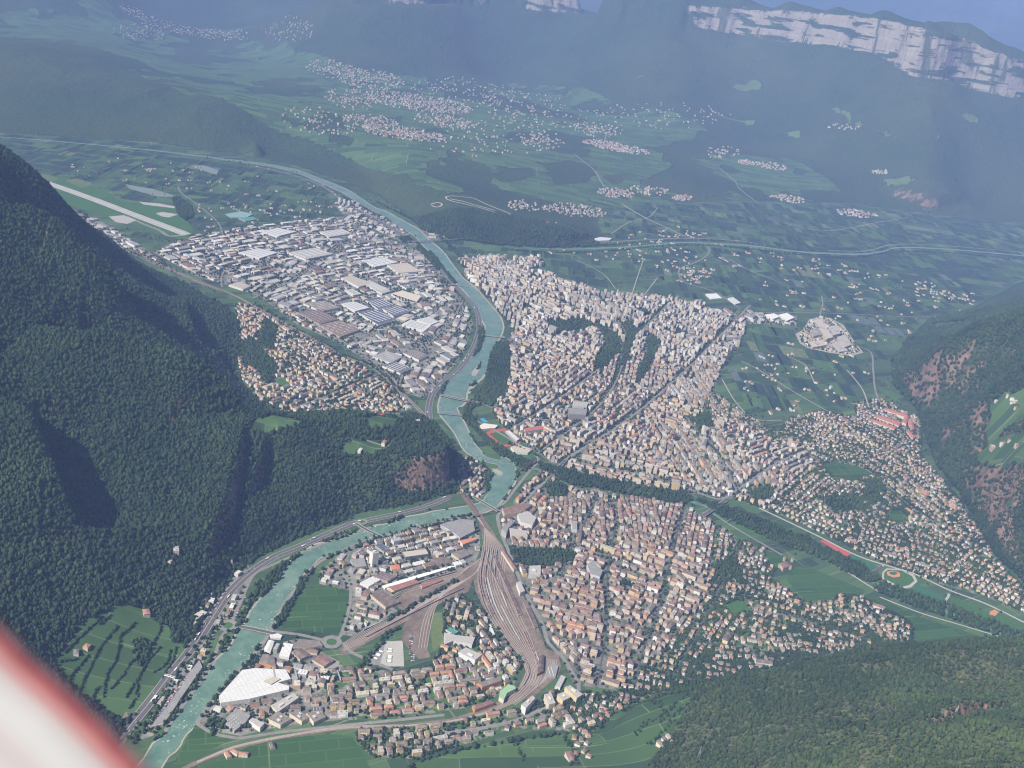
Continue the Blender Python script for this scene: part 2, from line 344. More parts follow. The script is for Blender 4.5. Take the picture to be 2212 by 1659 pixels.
for p in VINES:
    mm = inpoly(fx, fy, onland(p)) & ~fin; vine[mm] = 1; forest[mm] = 0
MEADOW = [[(1578,188),(1590,181),(1610,183),(1622,173),(1638,173),(1647,184),(1640,194),(1622,196),(1607,200),(1598,193),(1580,192)],[(1791,235),(1812,233),(1833,240),(1843,252),(1836,262),(1825,248),(1800,240)],[(1822,262),(1860,262),(1872,272),(1850,272)],[(1880,282),(1915,280),(1930,292),(1957,299),(1920,298)],
 [(2075,246),(2105,246),(2117,257),(2112,268),(2098,264)],[(2024,292),(2060,295),(2065,300),(2020,303)],[(1505,235),(1560,248),(1635,262),(1630,268),(1550,252)],[(1680,283),(1730,282),(1728,300),(1710,295)],[(1370,165),(1400,160),(1380,172)],[(1900,385),(1960,380),(1990,392),(1930,402)]]
meadow = np.zeros(fx.size)
for p in MEADOW:
    mm = inpoly(fx, fy, onland(p)) & ~fin; meadow[mm] = 1; forest[mm] = 0; vine[mm] = 0
near_ = (RR.ravel() < 9000)
rocky[:] = np.where(near_, 0.42, -0.45+1.4*CLIFF.ravel()*sstep(-0.35, 0.1, 1.3*fbm(X, Y, 1100, 91, 3)+sstep(0.02, 0.30, GA)*1.15-0.36).ravel())
def rk(c, rad, v):
    P = hit(*c); w_ = sstep(rad, rad*0.4, np.hypot(fx-P[0], fy-P[1])); rocky[:] = rocky*(1-w_)+v*w_
rk((2060,800), 420, 0.52); rk((2150,760), 420, 0.5); rk((2060,880), 300, 0.5); rk((1700,1600), 520, 0.86); rk((830,1050), 280, 0.18); rk((770,1095), 120, 0.55); rk((1970,425), 500, 0.8); rk((1180,500), 300, 0.8)
rk((2000,700), 260, 0.85); rk((50,560), 500, 0.6); rk((2212,640), 260, 0.9)
def grid_mesh(name, P, na, nr):
    me = bpy.data.meshes.new(name)
    idx = np.arange(na*nr).reshape(na, nr)
    q = np.stack([idx[:-1, :-1], idx[:-1, 1:], idx[1:, 1:], idx[1:, :-1]], -1).reshape(-1, 4)
    me.vertices.add(len(P)); me.vertices.foreach_set('co', np.ascontiguousarray(P, dtype=np.float32).ravel())
    me.loops.add(q.size); me.loops.foreach_set('vertex_index', q.astype(np.int32).ravel())
    me.polygons.add(len(q)); me.polygons.foreach_set('loop_start', (np.arange(len(q))*4).astype(np.int32))
    me.polygons.foreach_set('use_smooth', np.ones(len(q), bool))
    me.update(calc_edges=True); return me
me = grid_mesh('terrain', np.stack([fx, fy, fh], 1), NA, NR)
def blur(a):
    a = a.reshape(NA, NR); b = a.copy(); b[1:-1, 1:-1] = (a[1:-1, 1:-1]*2+a[:-2, 1:-1]+a[2:, 1:-1]+a[1:-1, :-2]+a[1:-1, 2:])/6; return b.ravel()
cov = me.color_attributes.new('cover', 'FLOAT_COLOR', 'POINT')
cov.data.foreach_set('color', np.stack([blur(forest), blur(vine), blur(meadow), blur(rocky)], 1).astype(np.float32).ravel())

b = NB('terrain_cover'); P = b.pos()
at = b.attr('cover'); sep = b.node('ShaderNodeSeparateColor', i0=at.outputs[0])
nz = b.node('ShaderNodeSeparateXYZ', i0=b.node('ShaderNodeNewGeometry').outputs['True Normal']).outputs[2]
n1 = b.noise(P, 26, 3, 0.6); n2 = b.noise(P, 240, 4, 0.6); n3 = b.noise(P, 1400, 3)
fc = b.mix(b.ramp(n1, 0.3, 0.7), (0.013, 0.029, 0.015), (0.040, 0.072, 0.026))
fc = b.mix(b.ramp(n2, 0.35, 0.7), fc, (0.034, 0.062, 0.026)); fc = b.mix(b.ramp(n3, 0.40, 0.70, 0, 0.7), fc, (0.06, 0.078, 0.03))
oc, ov, OM = field_pattern(b, P, 0.62, 190, 62, (0.016, 0.034, 0.024), (0.092, 0.165, 0.055), (0.34, 0.33, 0.24), 22)
oc2, _, _ = field_pattern(b, P, 0.62, 420, 120, (0.018, 0.036, 0.028), (0.07, 0.13, 0.045), (0.34, 0.33, 0.24), 30)
oc = b.mix(0.45, oc, oc2)
vc, vv, VM = field_pattern(b, P, 1.1, 190, 62, (0.028, 0.060, 0.024), (0.074, 0.138, 0.042), (0.28, 0.28, 0.17), 22)
def edge(w, k): return b.ramp(b.math('ADD', w, b.math('MULTIPLY', b.math('SUBTRACT', n1, 0.5), k)), 0.42, 0.58)
c = b.mix(edge(sep.outputs[1], 0.5), oc, vc)
c = b.mix(edge(sep.outputs[2], 0.4), c, b.mix(n2, (0.065, 0.12, 0.038), (0.10, 0.135, 0.05)))
px0 = b.node('ShaderNodeSeparateXYZ', i0=P); scrub = b.math('MULTIPLY', b.ramp(px0.outputs[1], 380, 560), b.ramp(px0.outputs[0], -400, 0))
fc = b.mix(scrub, fc, b.mix(b.ramp(n1, 0.3, 0.7), (0.042, 0.062, 0.026), (0.11, 0.115, 0.055)))
fe = edge(sep.outputs[0], 0.7); c = b.mix(fe, c, fc)
# bare rock where the ground is steep
rn = b.noise(b.mapping(P, (1, 1, 0.35)), 60, 4, 0.65); rn2 = b.noise(P, 420, 3)
thr = b.math('ADD', b.math('MULTIPLY', b.math('SUBTRACT', rn, 0.5), 1.0), b.math('MULTIPLY', b.math('SUBTRACT', rn2, 0.5), 0.9))
steepness = b.math('SUBTRACT', b.math('ADD', b.math('MULTIPLY', at.outputs['Alpha'], 0.55), 0.22), nz)
rockf = b.math('MULTIPLY', b.ramp(b.math('ADD', steepness, b.math('MULTIPLY', thr, 0.7)), 0.0, 0.06), fe)
px = b.node('ShaderNodeSeparateXYZ', i0=P)
lime = b.math('MULTIPLY', b.ramp(px.outputs[2], 330, 450), b.ramp(px.outputs[0], -6500, -7500))
strata = b.noise(b.mapping(P, (0.0015, 0.0015, 0.02)), 1.0, 4, 0.6); vert = b.noise(b.mapping(P, (0.03, 0.03, 0.003)), 1.0, 3, 0.6)
lc = b.mix(strata, (0.155, 0.135, 0.11), (0.34, 0.30, 0.235)); lc = b.mix(b.ramp(vert, 0.42, 0.62), b.mix(0.5, lc, (0.22, 0.2, 0.18)), lc)
pc = b.mix(b.ramp(rn, 0.3, 0.7), (0.085, 0.055, 0.042), (0.24, 0.165, 0.12))
ledge = b.ramp(b.noise(b.mapping(P, (1/520.0, 1/520.0, 1/75.0)), 1.0, 3, 0.6), 0.53, 0.57); cleft = b.ramp(b.noise(b.mapping(P, (1/170.0, 1/170.0, 1/900.0)), 1.0, 2, 0.5), 0.60, 0.64)
rockf = b.math('MULTIPLY', rockf, b.math('SUBTRACT', 1.0, b.math('MULTIPLY', lime, b.math('MAXIMUM', ledge, b.math('MULTIPLY', cleft, 0.8)))))
c = b.mix(rockf, c, b.mix(lime, pc, lc))
# tree tops give the wooded slopes their grain
vo = b.node('ShaderNodeTexVoronoi', {'feature': 'F1'}, Vector=P, Scale=1/11.0)
hb = b.math('MULTIPLY', b.math('SUBTRACT', 1.0, vo.outputs[0]), b.math('MULTIPLY', fe, b.math('SUBTRACT', 1.0, rockf)))
hb = b.math('ADD', b.math('MULTIPLY', hb, 7.0), b.math('ADD', b.math('MULTIPLY', b.math('MULTIPLY', b.noise(P, 60, 3, 0.65), 26.0), fe), b.math('MULTIPLY', b.math('MULTIPLY', vert, lime), 18.0)))
b.bump(hb, 1.0, 0.9)
b.out(c); me.materials.append(b.m)
ter = bpy.data.objects.new('terrain', me); COL.objects.link(ter); ter['kind'] = 'structure'
print('terrain', round(time.time()-T0, 1))
# ------------------------------------------------------------------ haze
def box_mesh(name, x0, x1, y0, y1, z0, z1):
    v = [(x, y, z) for x in (x0, x1) for y in (y0, y1) for z in (z0, z1)]
    f = [(0, 1, 3, 2), (4, 6, 7, 5), (0, 4, 5, 1), (2, 3, 7, 6), (0, 2, 6, 4), (1, 5, 7, 3)]
    m_ = bpy.data.meshes.new(name); m_.from_pydata(v, [], f); return m_
hz = bpy.data.objects.new('haze', box_mesh('haze', float(fx.min())-50, float(max(fx.max(), CAM[0]+300))+50, float(fy.min())-50, float(fy.max())+50, -1.5, float(max(fh.max(), CAM[2]))+20.0))
COL.objects.link(hz); hz['kind'] = 'stuff'
hm_ = bpy.data.materials.new('haze'); hm_.use_nodes = True; t = hm_.node_tree; t.nodes.clear()
o_ = t.nodes.new('ShaderNodeOutputMaterial'); pv = t.nodes.new('ShaderNodeVolumePrincipled')
pv.inputs['Color'].default_value = (*HAZE_COLOR, 1); pv.inputs['Density'].default_value = HAZE_DENSITY; pv.inputs['Anisotropy'].default_value = -0.16
t.links.new(pv.outputs[0], o_.inputs['Volume']); hz.data.materials.append(hm_)
# ------------------------------------------------------------------ shared materials
def mat_plain(name, col, rough=0.85, var=0.25, size=6.0, bumpd=0.0):
    b = NB(name); P = b.pos(); n = b.noise(P, size, 4, 0.6); n2 = b.noise(P, size*9, 2)
    d = tuple(c*(1-var) for c in col); l = tuple(min(1, c*(1+var)) for c in col)
    c = b.mix(b.ramp(b.math('ADD', b.math('MULTIPLY', n, 0.6), b.math('MULTIPLY', n2, 0.4)), 0.3, 0.7), d, l)
    if bumpd: b.bump(n, bumpd, 0.6)
    return b.out(c, rough)
M = {}
M['asphalt'] = mat_plain('asphalt', (0.085, 0.083, 0.082), 0.9, 0.22, 8)
M['asphalt_pale'] = mat_plain('worn_asphalt', (0.19, 0.18, 0.165), 0.9, 0.25, 12)
M['motorway'] = mat_plain('motorway_asphalt', (0.095, 0.09, 0.092), 0.9, 0.15, 10)
M['concrete'] = mat_plain('concrete', (0.34, 0.325, 0.29), 0.85, 0.15, 8)
M['gravel'] = mat_plain('gravel', (0.30, 0.275, 0.225), 0.95, 0.25, 7)
M['white_paint'] = mat_plain('white_paint', (0.72, 0.72, 0.70), 0.6, 0.06, 5)
M['track_red'] = mat_plain('running_track', (0.36, 0.09, 0.07), 0.9, 0.1, 9)
M['clay'] = mat_plain('clay', (0.50, 0.20, 0.11), 0.95, 0.15, 6)
M['turf'] = mat_plain('turf', (0.045, 0.11, 0.03), 0.95, 0.2, 14)
M['artificial_turf'] = mat_plain('artificial_turf', (0.035, 0.11, 0.055), 0.95, 0.08, 14)
M['dry_grass'] = mat_plain('dry_grass', (0.10, 0.13, 0.05), 0.95, 0.25, 20)
M['steel'] = mat_plain('steel', (0.30, 0.30, 0.31), 0.5, 0.15, 5)
M['rust'] = mat_plain('rusty_ballast', (0.15, 0.105, 0.08), 0.95, 0.25, 5)
M['rail'] = mat_plain('worn_rail', (0.30, 0.25, 0.21), 0.6, 0.2, 10)
M['glass'] = mat_plain('tinted_glass', (0.06, 0.12, 0.13), 0.2, 0.1, 5)
M['pool'] = mat_plain('pool_water', (0.05, 0.25, 0.42), 0.3, 0.05, 5)
M['net'] = mat_plain('hail_net', (0.16, 0.19, 0.17), 0.9, 0.12, 20)
# railway ballast with stains
b = NB('railway_ground'); P = b.pos(); n = b.noise(P, 10, 4, 0.6); n2 = b.noise(P, 55, 3, 0.6)
c = b.mix(b.ramp(n2, 0.3, 0.7), (0.12, 0.088, 0.07), (0.24, 0.19, 0.15)); c = b.mix(b.ramp(n, 0.35, 0.7, 0, 0.6), c, (0.08, 0.065, 0.055)); M['ballast'] = b.out(c, 0.95)
# river water: milky glacial green, ripples and shoals
b = NB('river_water'); P = b.pos(); n = b.noise(P, 34, 4, 0.6); n2 = b.noise(P, 7, 3, 0.6); n3 = b.noise(P, 3.2, 2, 0.6)
c = b.mix(b.ramp(n, 0.32, 0.7), (0.072, 0.138, 0.102), (0.125, 0.205, 0.152)); c = b.mix(b.ramp(b.noise(P, 120, 3), 0.5, 0.7, 0, 0.5), c, (0.19, 0.25, 0.19))
foam = b.math('MULTIPLY', b.ramp(n2, 0.62, 0.70), b.ramp(b.noise(P, 110, 2), 0.46, 0.56))
c = b.mix(foam, c, (0.62, 0.66, 0.62)); b.bump(b.math('ADD', n2, b.math('MULTIPLY', n3, 0.4)), 0.5, 0.4)
b.b.inputs['Specular IOR Level'].default_value = 0.5; M['water'] = b.out(c, 0.32)
# town ground: asphalt lanes, pale yards, gardens
def town_mat(name, green, pale):
    b = NB(name); P = b.pos(); n = b.noise(P, 22, 3, 0.6); n2 = b.noise(P, 60, 3, 0.6); n3 = b.noise(P, 6, 2)
    c = b.mix(b.ramp(n2, 0.35, 0.62), (0.10, 0.098, 0.095), tuple(pale))
    c = b.mix(b.ramp(n3, 0.55, 0.66, 0, 0.4), c, (0.33, 0.31, 0.28))
    g = b.mix(n3, (0.03, 0.065, 0.02), (0.07, 0.13, 0.04))
    return b.out(b.mix(b.ramp(n, green, green+0.05), c, g), 0.95)
M['town_dense'] = town_mat('town_ground_dense', 0.54, (0.155, 0.145, 0.13))
M['town_green'] = town_mat('town_ground_gardens', 0.455, (0.20, 0.185, 0.16))
M['town_yards'] = town_mat('town_ground_yards', 0.56, (0.23, 0.215, 0.19))
# vineyard and meadow sheets
b = NB('vineyard'); P = b.pos(); c, _, Mp = field_pattern(b, P, 0.9, 95, 38, (0.026, 0.068, 0.022), (0.046, 0.105, 0.032), (0.15, 0.19, 0.09), 5)
rows = b.node('ShaderNodeTexWave', {'wave_type': 'BANDS'}, Vector=Mp, Scale=1/7.0, Distortion=0.6, Detail=1.0)
M['vineyard'] = b.out(b.mix(b.math('MULTIPLY', rows.outputs[0], 0.35), c, (0.02, 0.045, 0.018)))
# buildings: face colours from the mesh, windows as far-off pattern
b = NB('plaster_facade'); P = b.pos(); at = b.attr('col'); uv = b.node('ShaderNodeUVMap'); uv.uv_map = 'uv'; su = b.node('ShaderNodeSeparateXYZ', i0=uv.outputs[0])
def band(x, per, lo, hi):
    f = b.math('FRACT', b.math('DIVIDE', x, per)); return b.math('MULTIPLY', b.math('GREATER_THAN', f, lo), b.math('LESS_THAN', f, hi))
win = b.math('MULTIPLY', band(su.outputs[0], 3.3, 0.32, 0.70), band(su.outputs[1], 3.05, 0.30, 0.76))
c = b.mix(b.math('MULTIPLY', b.ramp(b.noise(P, 5, 3), 0.4, 0.75), 0.25), at.outputs[0], (0.18, 0.16, 0.14))
M['facade'] = b.out(b.mix(b.math('MULTIPLY', win, 0.72), c, (0.035, 0.04, 0.05)), 0.85)
b = NB('roofing'); P = b.pos(); at = b.attr('col'); n = b.noise(P, 2.2, 3, 0.7); n2 = b.noise(P, 14, 2)
c = b.mix(b.ramp(n, 0.3, 0.75, 0, 0.35), at.outputs[0], (0.09, 0.07, 0.06)); c = b.mix(b.ramp(n2, 0.45, 0.7, 0, 0.25), c, (0.38, 0.36, 0.33))
sx = b.node('ShaderNodeSeparateXYZ', i0=b.mapping(P, rot=0.55)); seam = b.math('MAXIMUM', b.math('LESS_THAN', b.math('FRACT', b.math('DIVIDE', sx.outputs[0], 11.0)), 0.09), b.math('LESS_THAN', b.math('FRACT', b.math('DIVIDE', sx.outputs[1], 37.0)), 0.03))
M['roofing'] = b.out(b.mix(b.math('MULTIPLY', seam, 0.30), c, (0.10, 0.10, 0.10)), 0.85)

# ------------------------------------------------------------------ sheets on the ground
def link(o, parent=None):
    COL.objects.link(o)
    if parent is not None: o.parent = parent
    return o
def poly_world(pts, z=0.0): return [un(u, v, 0.0)[:2] for u, v in pts]
def obj_mesh(name, verts, faces, mat, parent=None, smooth=False):
    m_ = bpy.data.meshes.new(name); m_.from_pydata([tuple(map(float, v)) for v in verts], [], faces); m_.materials.append(mat)
    if smooth: m_.polygons.foreach_set('use_smooth', np.ones(len(m_.polygons), bool))
    return link(bpy.data.objects.new(name, m_), parent)
def sheet(name, pts, z, mat, world=False, kind='structure'):
    W_ = [tuple(p[:2]) for p in (pts if world else poly_world(pts))]
    tri = tessellate_polygon([[Vector((x, y, 0)) for x, y in W_]])
    fs = []
    for t_ in tri:
        a, b_, c_ = [W_[i] for i in t_]
        fs.append(t_ if (b_[0]-a[0])*(c_[1]-a[1])-(b_[1]-a[1])*(c_[0]-a[0]) > 0 else t_[::-1])
    o = obj_mesh(name, [(x, y, z) for x, y in W_], fs, mat)
    if kind: o['kind'] = kind
    return o
def smooth_line(P, step=25.0):
    P = np.array(P, float); n = len(P); out = []
    for i in range(n-1):
        p0 = P[max(i-1, 0)]; p1 = P[i]; p2 = P[i+1]; p3 = P[min(i+2, n-1)]
        k = max(1, int(np.linalg.norm((p2-p1)[:2])/step))
        for j in range(k):
            t = j/k; out.append(0.5*((2*p1)+(-p0+p2)*t+(2*p0-5*p1+4*p2-p3)*t*t+(-p0+3*p1-3*p2+p3)*t**3))
    out.append(P[-1]); return np.array(out)
def strip(name, line, width, z, mat, world=False, kind='structure', drape=False, thick=0.0, step=25.0):
    """a ribbon along an image-space or world centre line; width in metres (number or per point)"""
    wd = width if isinstance(width, (list, tuple)) else [width]*len(line)
    if world: P = [(*p[:2], w_) for p, w_ in zip(line, wd)]
    elif drape: P = [(*hit(u, v)[:2], w_) for (u, v), w_ in zip(line, wd)]
    else: P = [(*un(u, v)[:2], w_) for (u, v), w_ in zip(line, wd)]
    P = smooth_line(P, step); T = np.gradient(P[:, :2], axis=0); T /= np.linalg.norm(T, axis=1)[:, None]+1e-9
    Nn = np.stack([-T[:, 1], T[:, 0]], 1); L = P[:, :2]+Nn*P[:, 2:3]/2; R = P[:, :2]-Nn*P[:, 2:3]/2
    zl = zr = np.full(len(P), float(z))
    if drape: zl = np.maximum(hgt(L[:, 0], L[:, 1]), hgt(P[:, 0], P[:, 1]))+z; zr = np.maximum(hgt(R[:, 0], R[:, 1]), hgt(P[:, 0], P[:, 1]))+z
    vs = []; fs = []
    for i in range(len(P)): vs += [(L[i][0], L[i][1], zl[i]), (R[i][0], R[i][1], zr[i])]
    for i in range(len(P)-1): a = 2*i; fs.append((a+1, a+3, a+2, a))
    if thick:
        n = len(vs); vs += [(x, y, q-thick) for x, y, q in vs]
        for i in range(len(P)-1):
            a = 2*i; fs += [(a, a+2, n+a+2, n+a), (a+3, a+1, n+a+1, n+a+3), (n+a, n+a+2, n+a+3, n+a+1)]
        e = 2*(len(P)-1); fs += [(1, 0, n, n+1), (e, e+1, n+e+1, n+e)]
    o = obj_mesh(name, vs, fs, mat)
    if kind: o['kind'] = kind
    return o, P
def bank(line):
    """image centre line with image widths -> world polygon between the banks"""
    A_ = np.array([(a, b_) for a, b_, c_ in line], float); w_ = np.array([c_ for *_, c_ in line], float)
    Q = smooth_line([(a, b_, c_) for a, b_, c_ in line], 8); T = np.gradient(Q[:, :2], axis=0); T /= np.linalg.norm(T, axis=1)[:, None]
    Nn = np.stack([-T[:, 1], T[:, 0]], 1); jit = np.array([fbm(np.array([i*1.0]), np.array([3.0]), 4.0, 5, 2)[0] for i in range(len(Q))])*0.17
    L = [un(*(q[:2]+n*q[2]*(0.5+j))) for q, n, j in zip(Q, Nn, jit)]; R = [un(*(q[:2]-n*q[2]*(0.5-j))) for q, n, j in zip(Q, Nn, jit)]
    return L, R
def ribbon(name, L, R, z, mat):
    vs = [(*p[:2], z) for p in L]+[(*p[:2], z) for p in R]; n = len(L); fs = []
    for i in range(n-1):
        q = (i, i+1, n+i+1, n+i); a, b_, c_ = vs[q[0]], vs[q[1]], vs[q[2]]
        fs.append(q if (b_[0]-a[0])*(c_[1]-a[1])-(b_[1]-a[1])*(c_[0]-a[0]) > 0 else q[::-1])
    o = obj_mesh(name, vs, fs, mat); o['kind'] = 'structure'; return o
# occupancy raster, 4 m cells
GX0, GY0, GS = -5200.0, -5200.0, 4.0; GW, GH = 1900, 1900
occ = np.zeros((GW, GH), bool); kindmap = np.zeros((GW, GH), np.int8)
gxx, gyy = np.meshgrid(GX0+(np.arange(GW)+.5)*GS, GY0+(np.arange(GH)+.5)*GS, indexing='ij')
def cells(poly):
    P = np.array([p[:2] for p in poly]); i0, j0 = np.maximum(((P.min(0)-(GX0, GY0))/GS).astype(int)-1, 0); i1, j1 = np.minimum(((P.max(0)-(GX0, GY0))/GS).astype(int)+2, (GW, GH))
    if i1 <= i0 or j1 <= j0: return None
    sl = (slice(i0, i1), slice(j0, j1)); return sl, inpoly(gxx[sl], gyy[sl], P)
def reserve(poly, arr=occ, val=True):
    c_ = cells(poly)
    if c_: arr[c_[0]][c_[1]] = val
def reserve_line(P, half):
    for i in range(len(P)-1):
        a = np.array(P[i][:2]); b_ = np.array(P[i+1][:2]); d = b_-a; L = np.linalg.norm(d)
        if L < 1e-6: continue
        n = np.array([-d[1], d[0]])/L*half; e = d/L*3
        reserve([a+n-e, b_+n+e, b_-n+e, a-n-e])
# rivers
rivmap = np.zeros((GW, GH), bool)
MAIN = [(262,1740,38),(326,1650,36),(383,1578,37),(420,1526,37),(467,1466,38),(505,1425,42),(547,1363,46),(573,1319,46),(600,1283,42),(627,1249,36),(650,1218,32),(687,1194,26),(737,1178,24),(790,1158,22),(837,1143,22),(887,1128,20),(937,1115,17),(980,1107,14),(1010,1102,15),(1045,1093,20),(1072,1068,34),(1084,1045,42),(1092,1020,42),(1092,1006,30),(1078,996,12)]
UPPER = [(1078,998,9),(1050,992,10),(1035,984,18),(1014,963,25),(994,930,28),(977,903,32),(968,878,42),(980,850,52),(1001,820,42),(1027,790,44),(1046,760,26),(1058,733,30),(1066,706,37),(1058,680,35),(1034,650,27),(1011,623,20),(987,600,17),(967,576,19),(951,553,19),(925,530,17),(895,502,16),(862,480,14),(800,448,12),(740,411,10),(667,380,7),(617,364,5.5),(547,352,4),(477,343,3),(400,333,2),(283,320,1.4),(120,305,1.1),(0,296,1)]
for nm, ln, zz in (('river', MAIN, 0.35), ('river', UPPER, 0.30)):
    if zz > 0.32: ln = [(a, b_, c_*1.14) for a, b_, c_ in ln]
    L, R = bank(ln); ribbon(nm, L, R, zz, M['water']); reserve(list(L)+list(R)[::-1])
    for i in range(len(L)-1): reserve([L[i], L[i+1], R[i+1], R[i]], rivmap)
    L2, R2 = bank([(a, b_, c_*1.12+min(2, c_*.1)) for a, b_, c_ in ln]); ribbon('river_bank', L2, R2, 0.12, M['gravel'])
FARR = [(1120,531,2.6),(1204,538,2.8),(1300,536,2.8),(1400,530,2.6),(1475,524,2.4),(1558,527,2.4),(1641,533,2.8),(1741,545,3.2),(1858,549,3.2),(1908,543,3),(1941,535,2.6),(2041,538,2.4),(2212,553,2.4),(2400,575,2.4)]
L, R = bank(FARR); ribbon('river', L, R, 0.3, M['water']); reserve(list(L)+list(R)[::-1])
TALF = [(1100,1006,5),(1160,1014,4),(1230,1034,4),(1350,1055,4),(1475,1078,5),(1560,1108,5),(1640,1142,5),(1740,1186,5),(1850,1240,6),(1960,1290,6),(2080,1335,6),(2212,1388,6),(2350,1440,6)]
L, R = bank(TALF); ribbon('river', L, R, 0.3, M['water']); reserve(list(L)+list(R)[::-1])
for nm, pts in (('gravel_bar', [(1018,806),(1024,798),(1036,784),(1039,778),(1035,800),(1028,812),(1019,812)]), ('gravel_bar', [(1012,838),(1026,826),(1032,828),(1024,838),(1014,842)]), ('gravel_bar', [(1062,1012),(1074,1014),(1086,1020),(1084,1028),(1070,1022)]), ('gravel_bar', [(1008,848),(1018,845),(1016,850),(1006,853)])):
    sheet(nm, pts, 0.5, M['gravel'])
# ------------------------------------------------------------------ districts of the town
# style: v villas, o old town, a apartment blocks, m middle density, i industry, h housing estate, g gardens with houses
DIST = [
 ('o', [(1118,1112),(1108,1085),(1130,1050),(1165,1018),(1240,1052),(1350,1075),(1480,1092),(1540,1130),(1600,1172),(1645,1205),(1600,1290),(1480,1380),(1430,1470),(1330,1490),(1240,1480),(1205,1400),(1172,1360),(1130,1270),(1105,1195),(1088,1150),(1075,1120)]),
 ('v', [(1540,1130),(1600,1165),(1690,1200),(1665,1250),(1740,1300),(1790,1268),(1860,1290),(1950,1335),(1985,1368),(1960,1392),(1880,1392),(1740,1426),(1600,1460),(1500,1483),(1420,1497),(1330,1500),(1380,1440),(1460,1380),(1530,1300)]),
 ('h', [(955,1290),(985,1275),(1050,1325),(1095,1390),(1130,1430),(1110,1480),(1060,1512),(1000,1530),(870,1552),(737,1556),(690,1500),(730,1435),(860,1452),(930,1440),(950,1400),(958,1340)]),
 ('j', [(560,1400),(640,1380),(735,1430),(690,1500),(740,1555),(600,1570),(520,1590),(440,1575),(425,1560),(470,1510),(520,1450)]),
 ('j', [(690,1236),(725,1205),(770,1170),(850,1145),(940,1122),(1022,1112),(1035,1150),(1038,1190),(1020,1225),(900,1255),(830,1300),(860,1320),(760,1375),(735,1370),(758,1300),(758,1275),(690,1262)]),
 ('h', [(770,1575),(860,1572),(960,1562),(1080,1535),(1150,1530),(1180,1500),(1230,1490),(1290,1500),(1330,1505),(1290,1565),(1270,1595),(1220,1578),(1090,1578),(1060,1592),(960,1620),(900,1640),(800,1635),(770,1600)]),
 ('v', [(1230,1490),(1330,1500),(1420,1498),(1340,1530),(1290,1572),(1260,1600),(1230,1560)]),
 ('a', [(1000,590),(1050,566),(1100,572),(1200,600),(1300,632),(1450,645),(1590,676),(1612,712),(1600,745),(1560,800),(1480,800),(1380,770),(1240,760),(1110,720),(1080,680),(1040,630),(1010,605)]),
 ('m', [(1110,715),(1240,755),(1380,765),(1490,795),(1560,795),(1540,850),(1520,880),(1500,960),(1400,1010),(1290,1030),(1190,1000),(1150,970),(1090,930),(1060,890),(1078,850),(1090,800),(1088,740)]),
 ('v', [(1500,880),(1545,850),(1600,885),(1680,935),(1700,905),(1770,888),(1860,905),(1990,920),(1990,985),(2060,1065),(2110,1135),(2150,1205),(2200,1260),(2290,1330),(2260,1345),(2130,1290),(2000,1252),(1880,1205),(1790,1160),(1700,1118),(1600,1082),(1500,1055),(1420,1040),(1480,970)]),
 ('m', [(1290,1030),(1400,1010),(1500,955),(1560,900),(1660,945),(1750,960),(1760,1000),(1700,1060),(1660,1095),(1560,1075),(1450,1060),(1350,1048)]),
 ('i', [(400,512),(520,492),(640,478),(745,468),(850,520),(915,545),(945,580),(980,625),(1010,660),(1022,700),(1000,765),(960,815),(915,862),(880,850),(800,785),(740,745),(640,700),(560,640),(470,610),(430,600),(330,545)]),
 ('i', [(745,468),(720,440),(745,430),(800,450),(880,500),(905,535),(860,520)]),
 ('i', [(912,497),(960,490),(985,510),(930,520)]),
 ('h', [(505,655),(560,660),(640,708),(740,765),(830,820),(870,855),(900,885),(860,890),(760,900),(680,900),(600,885),(560,865),(530,832),(508,795),(516,740)]),
 ('h', [(985,1060),(990,1000),(1010,985),(1045,1000),(1062,1030),(1050,1070),(1010,1085)]),
 ('j', [(408,1390),(470,1290),(515,1230),(545,1230),(540,1260),(500,1345),(470,1360),(440,1430),(380,1530),(330,1590),(300,1600)]),
 ('j', [(405,1325),(440,1285),(500,1255),(450,1330),(415,1370),(398,1375)]),
 ('i', [(200,480),(290,520),(400,600),(330,570),(250,530)]),
 ('i', [(1480,660),(1640,675),(1720,682),(1725,705),(1640,700),(1600,700)]),
 ('a', [(985,560),(1060,556),(1170,560),(1180,575),(1050,600),(1000,580)]),
 ('i', [(110,430),(180,460),(250,495),(390,590),(280,545),(200,500)]),
 ('j', [(1724,722),(1738,712),(1750,692),(1770,686),(1793,690),(1818,703),(1842,738),(1858,760),(1838,766),(1790,760),(1748,750),(1732,742)]),
 ('v', [(1840,870),(1900,860),(1990,905),(1990,930),(1860,925)]),
]
DISTW = [(s_, np.array(poly_world(p))) for s_, p in DIST]
gm = {'o': 'town_dense', 'a': 'town_dense', 'm': 'town_dense', 'h': 'town_green', 'v': 'town_green', 'i': 'town_yards', 'j': 'town_yards'}
for k, (s_, p) in enumerate(DIST):
    sheet('town_ground', p, 0.16+0.012*k, M[gm[s_]])
# ------------------------------------------------------------------ open plots inside and around the town
def plot(name, pts, z, mat, res=True):
    sheet(name, pts, z, M[mat])
    if res: reserve(poly_world(pts))
plot('vineyard_field', [(640,1292),(662,1268),(692,1262),(757,1278),(755,1310),(742,1362),(722,1370),(612,1358),(606,1350)], 0.6, 'vineyard')
plot('vineyard_field', [(370,1659),(425,1560),(500,1596),(430,1635),(380,1700)], 0.55, 'vineyard')
plot('vineyard_field', [(430,1659),(560,1604),(700,1585),(760,1590),(800,1659),(830,1710),(420,1720)], 0.56, 'vineyard')
plot('vineyard_field', [(1652,1188),(1690,1200),(1712,1215),(1680,1232),(1655,1212)], 0.6, 'vineyard')
plot('vineyard_field', [(1705,1228),(1740,1222),(1850,1268),(1868,1275),(1858,1290),(1812,1284),(1790,1296),(1740,1300),(1720,1275),(1700,1255)], 0.6, 'vineyard')
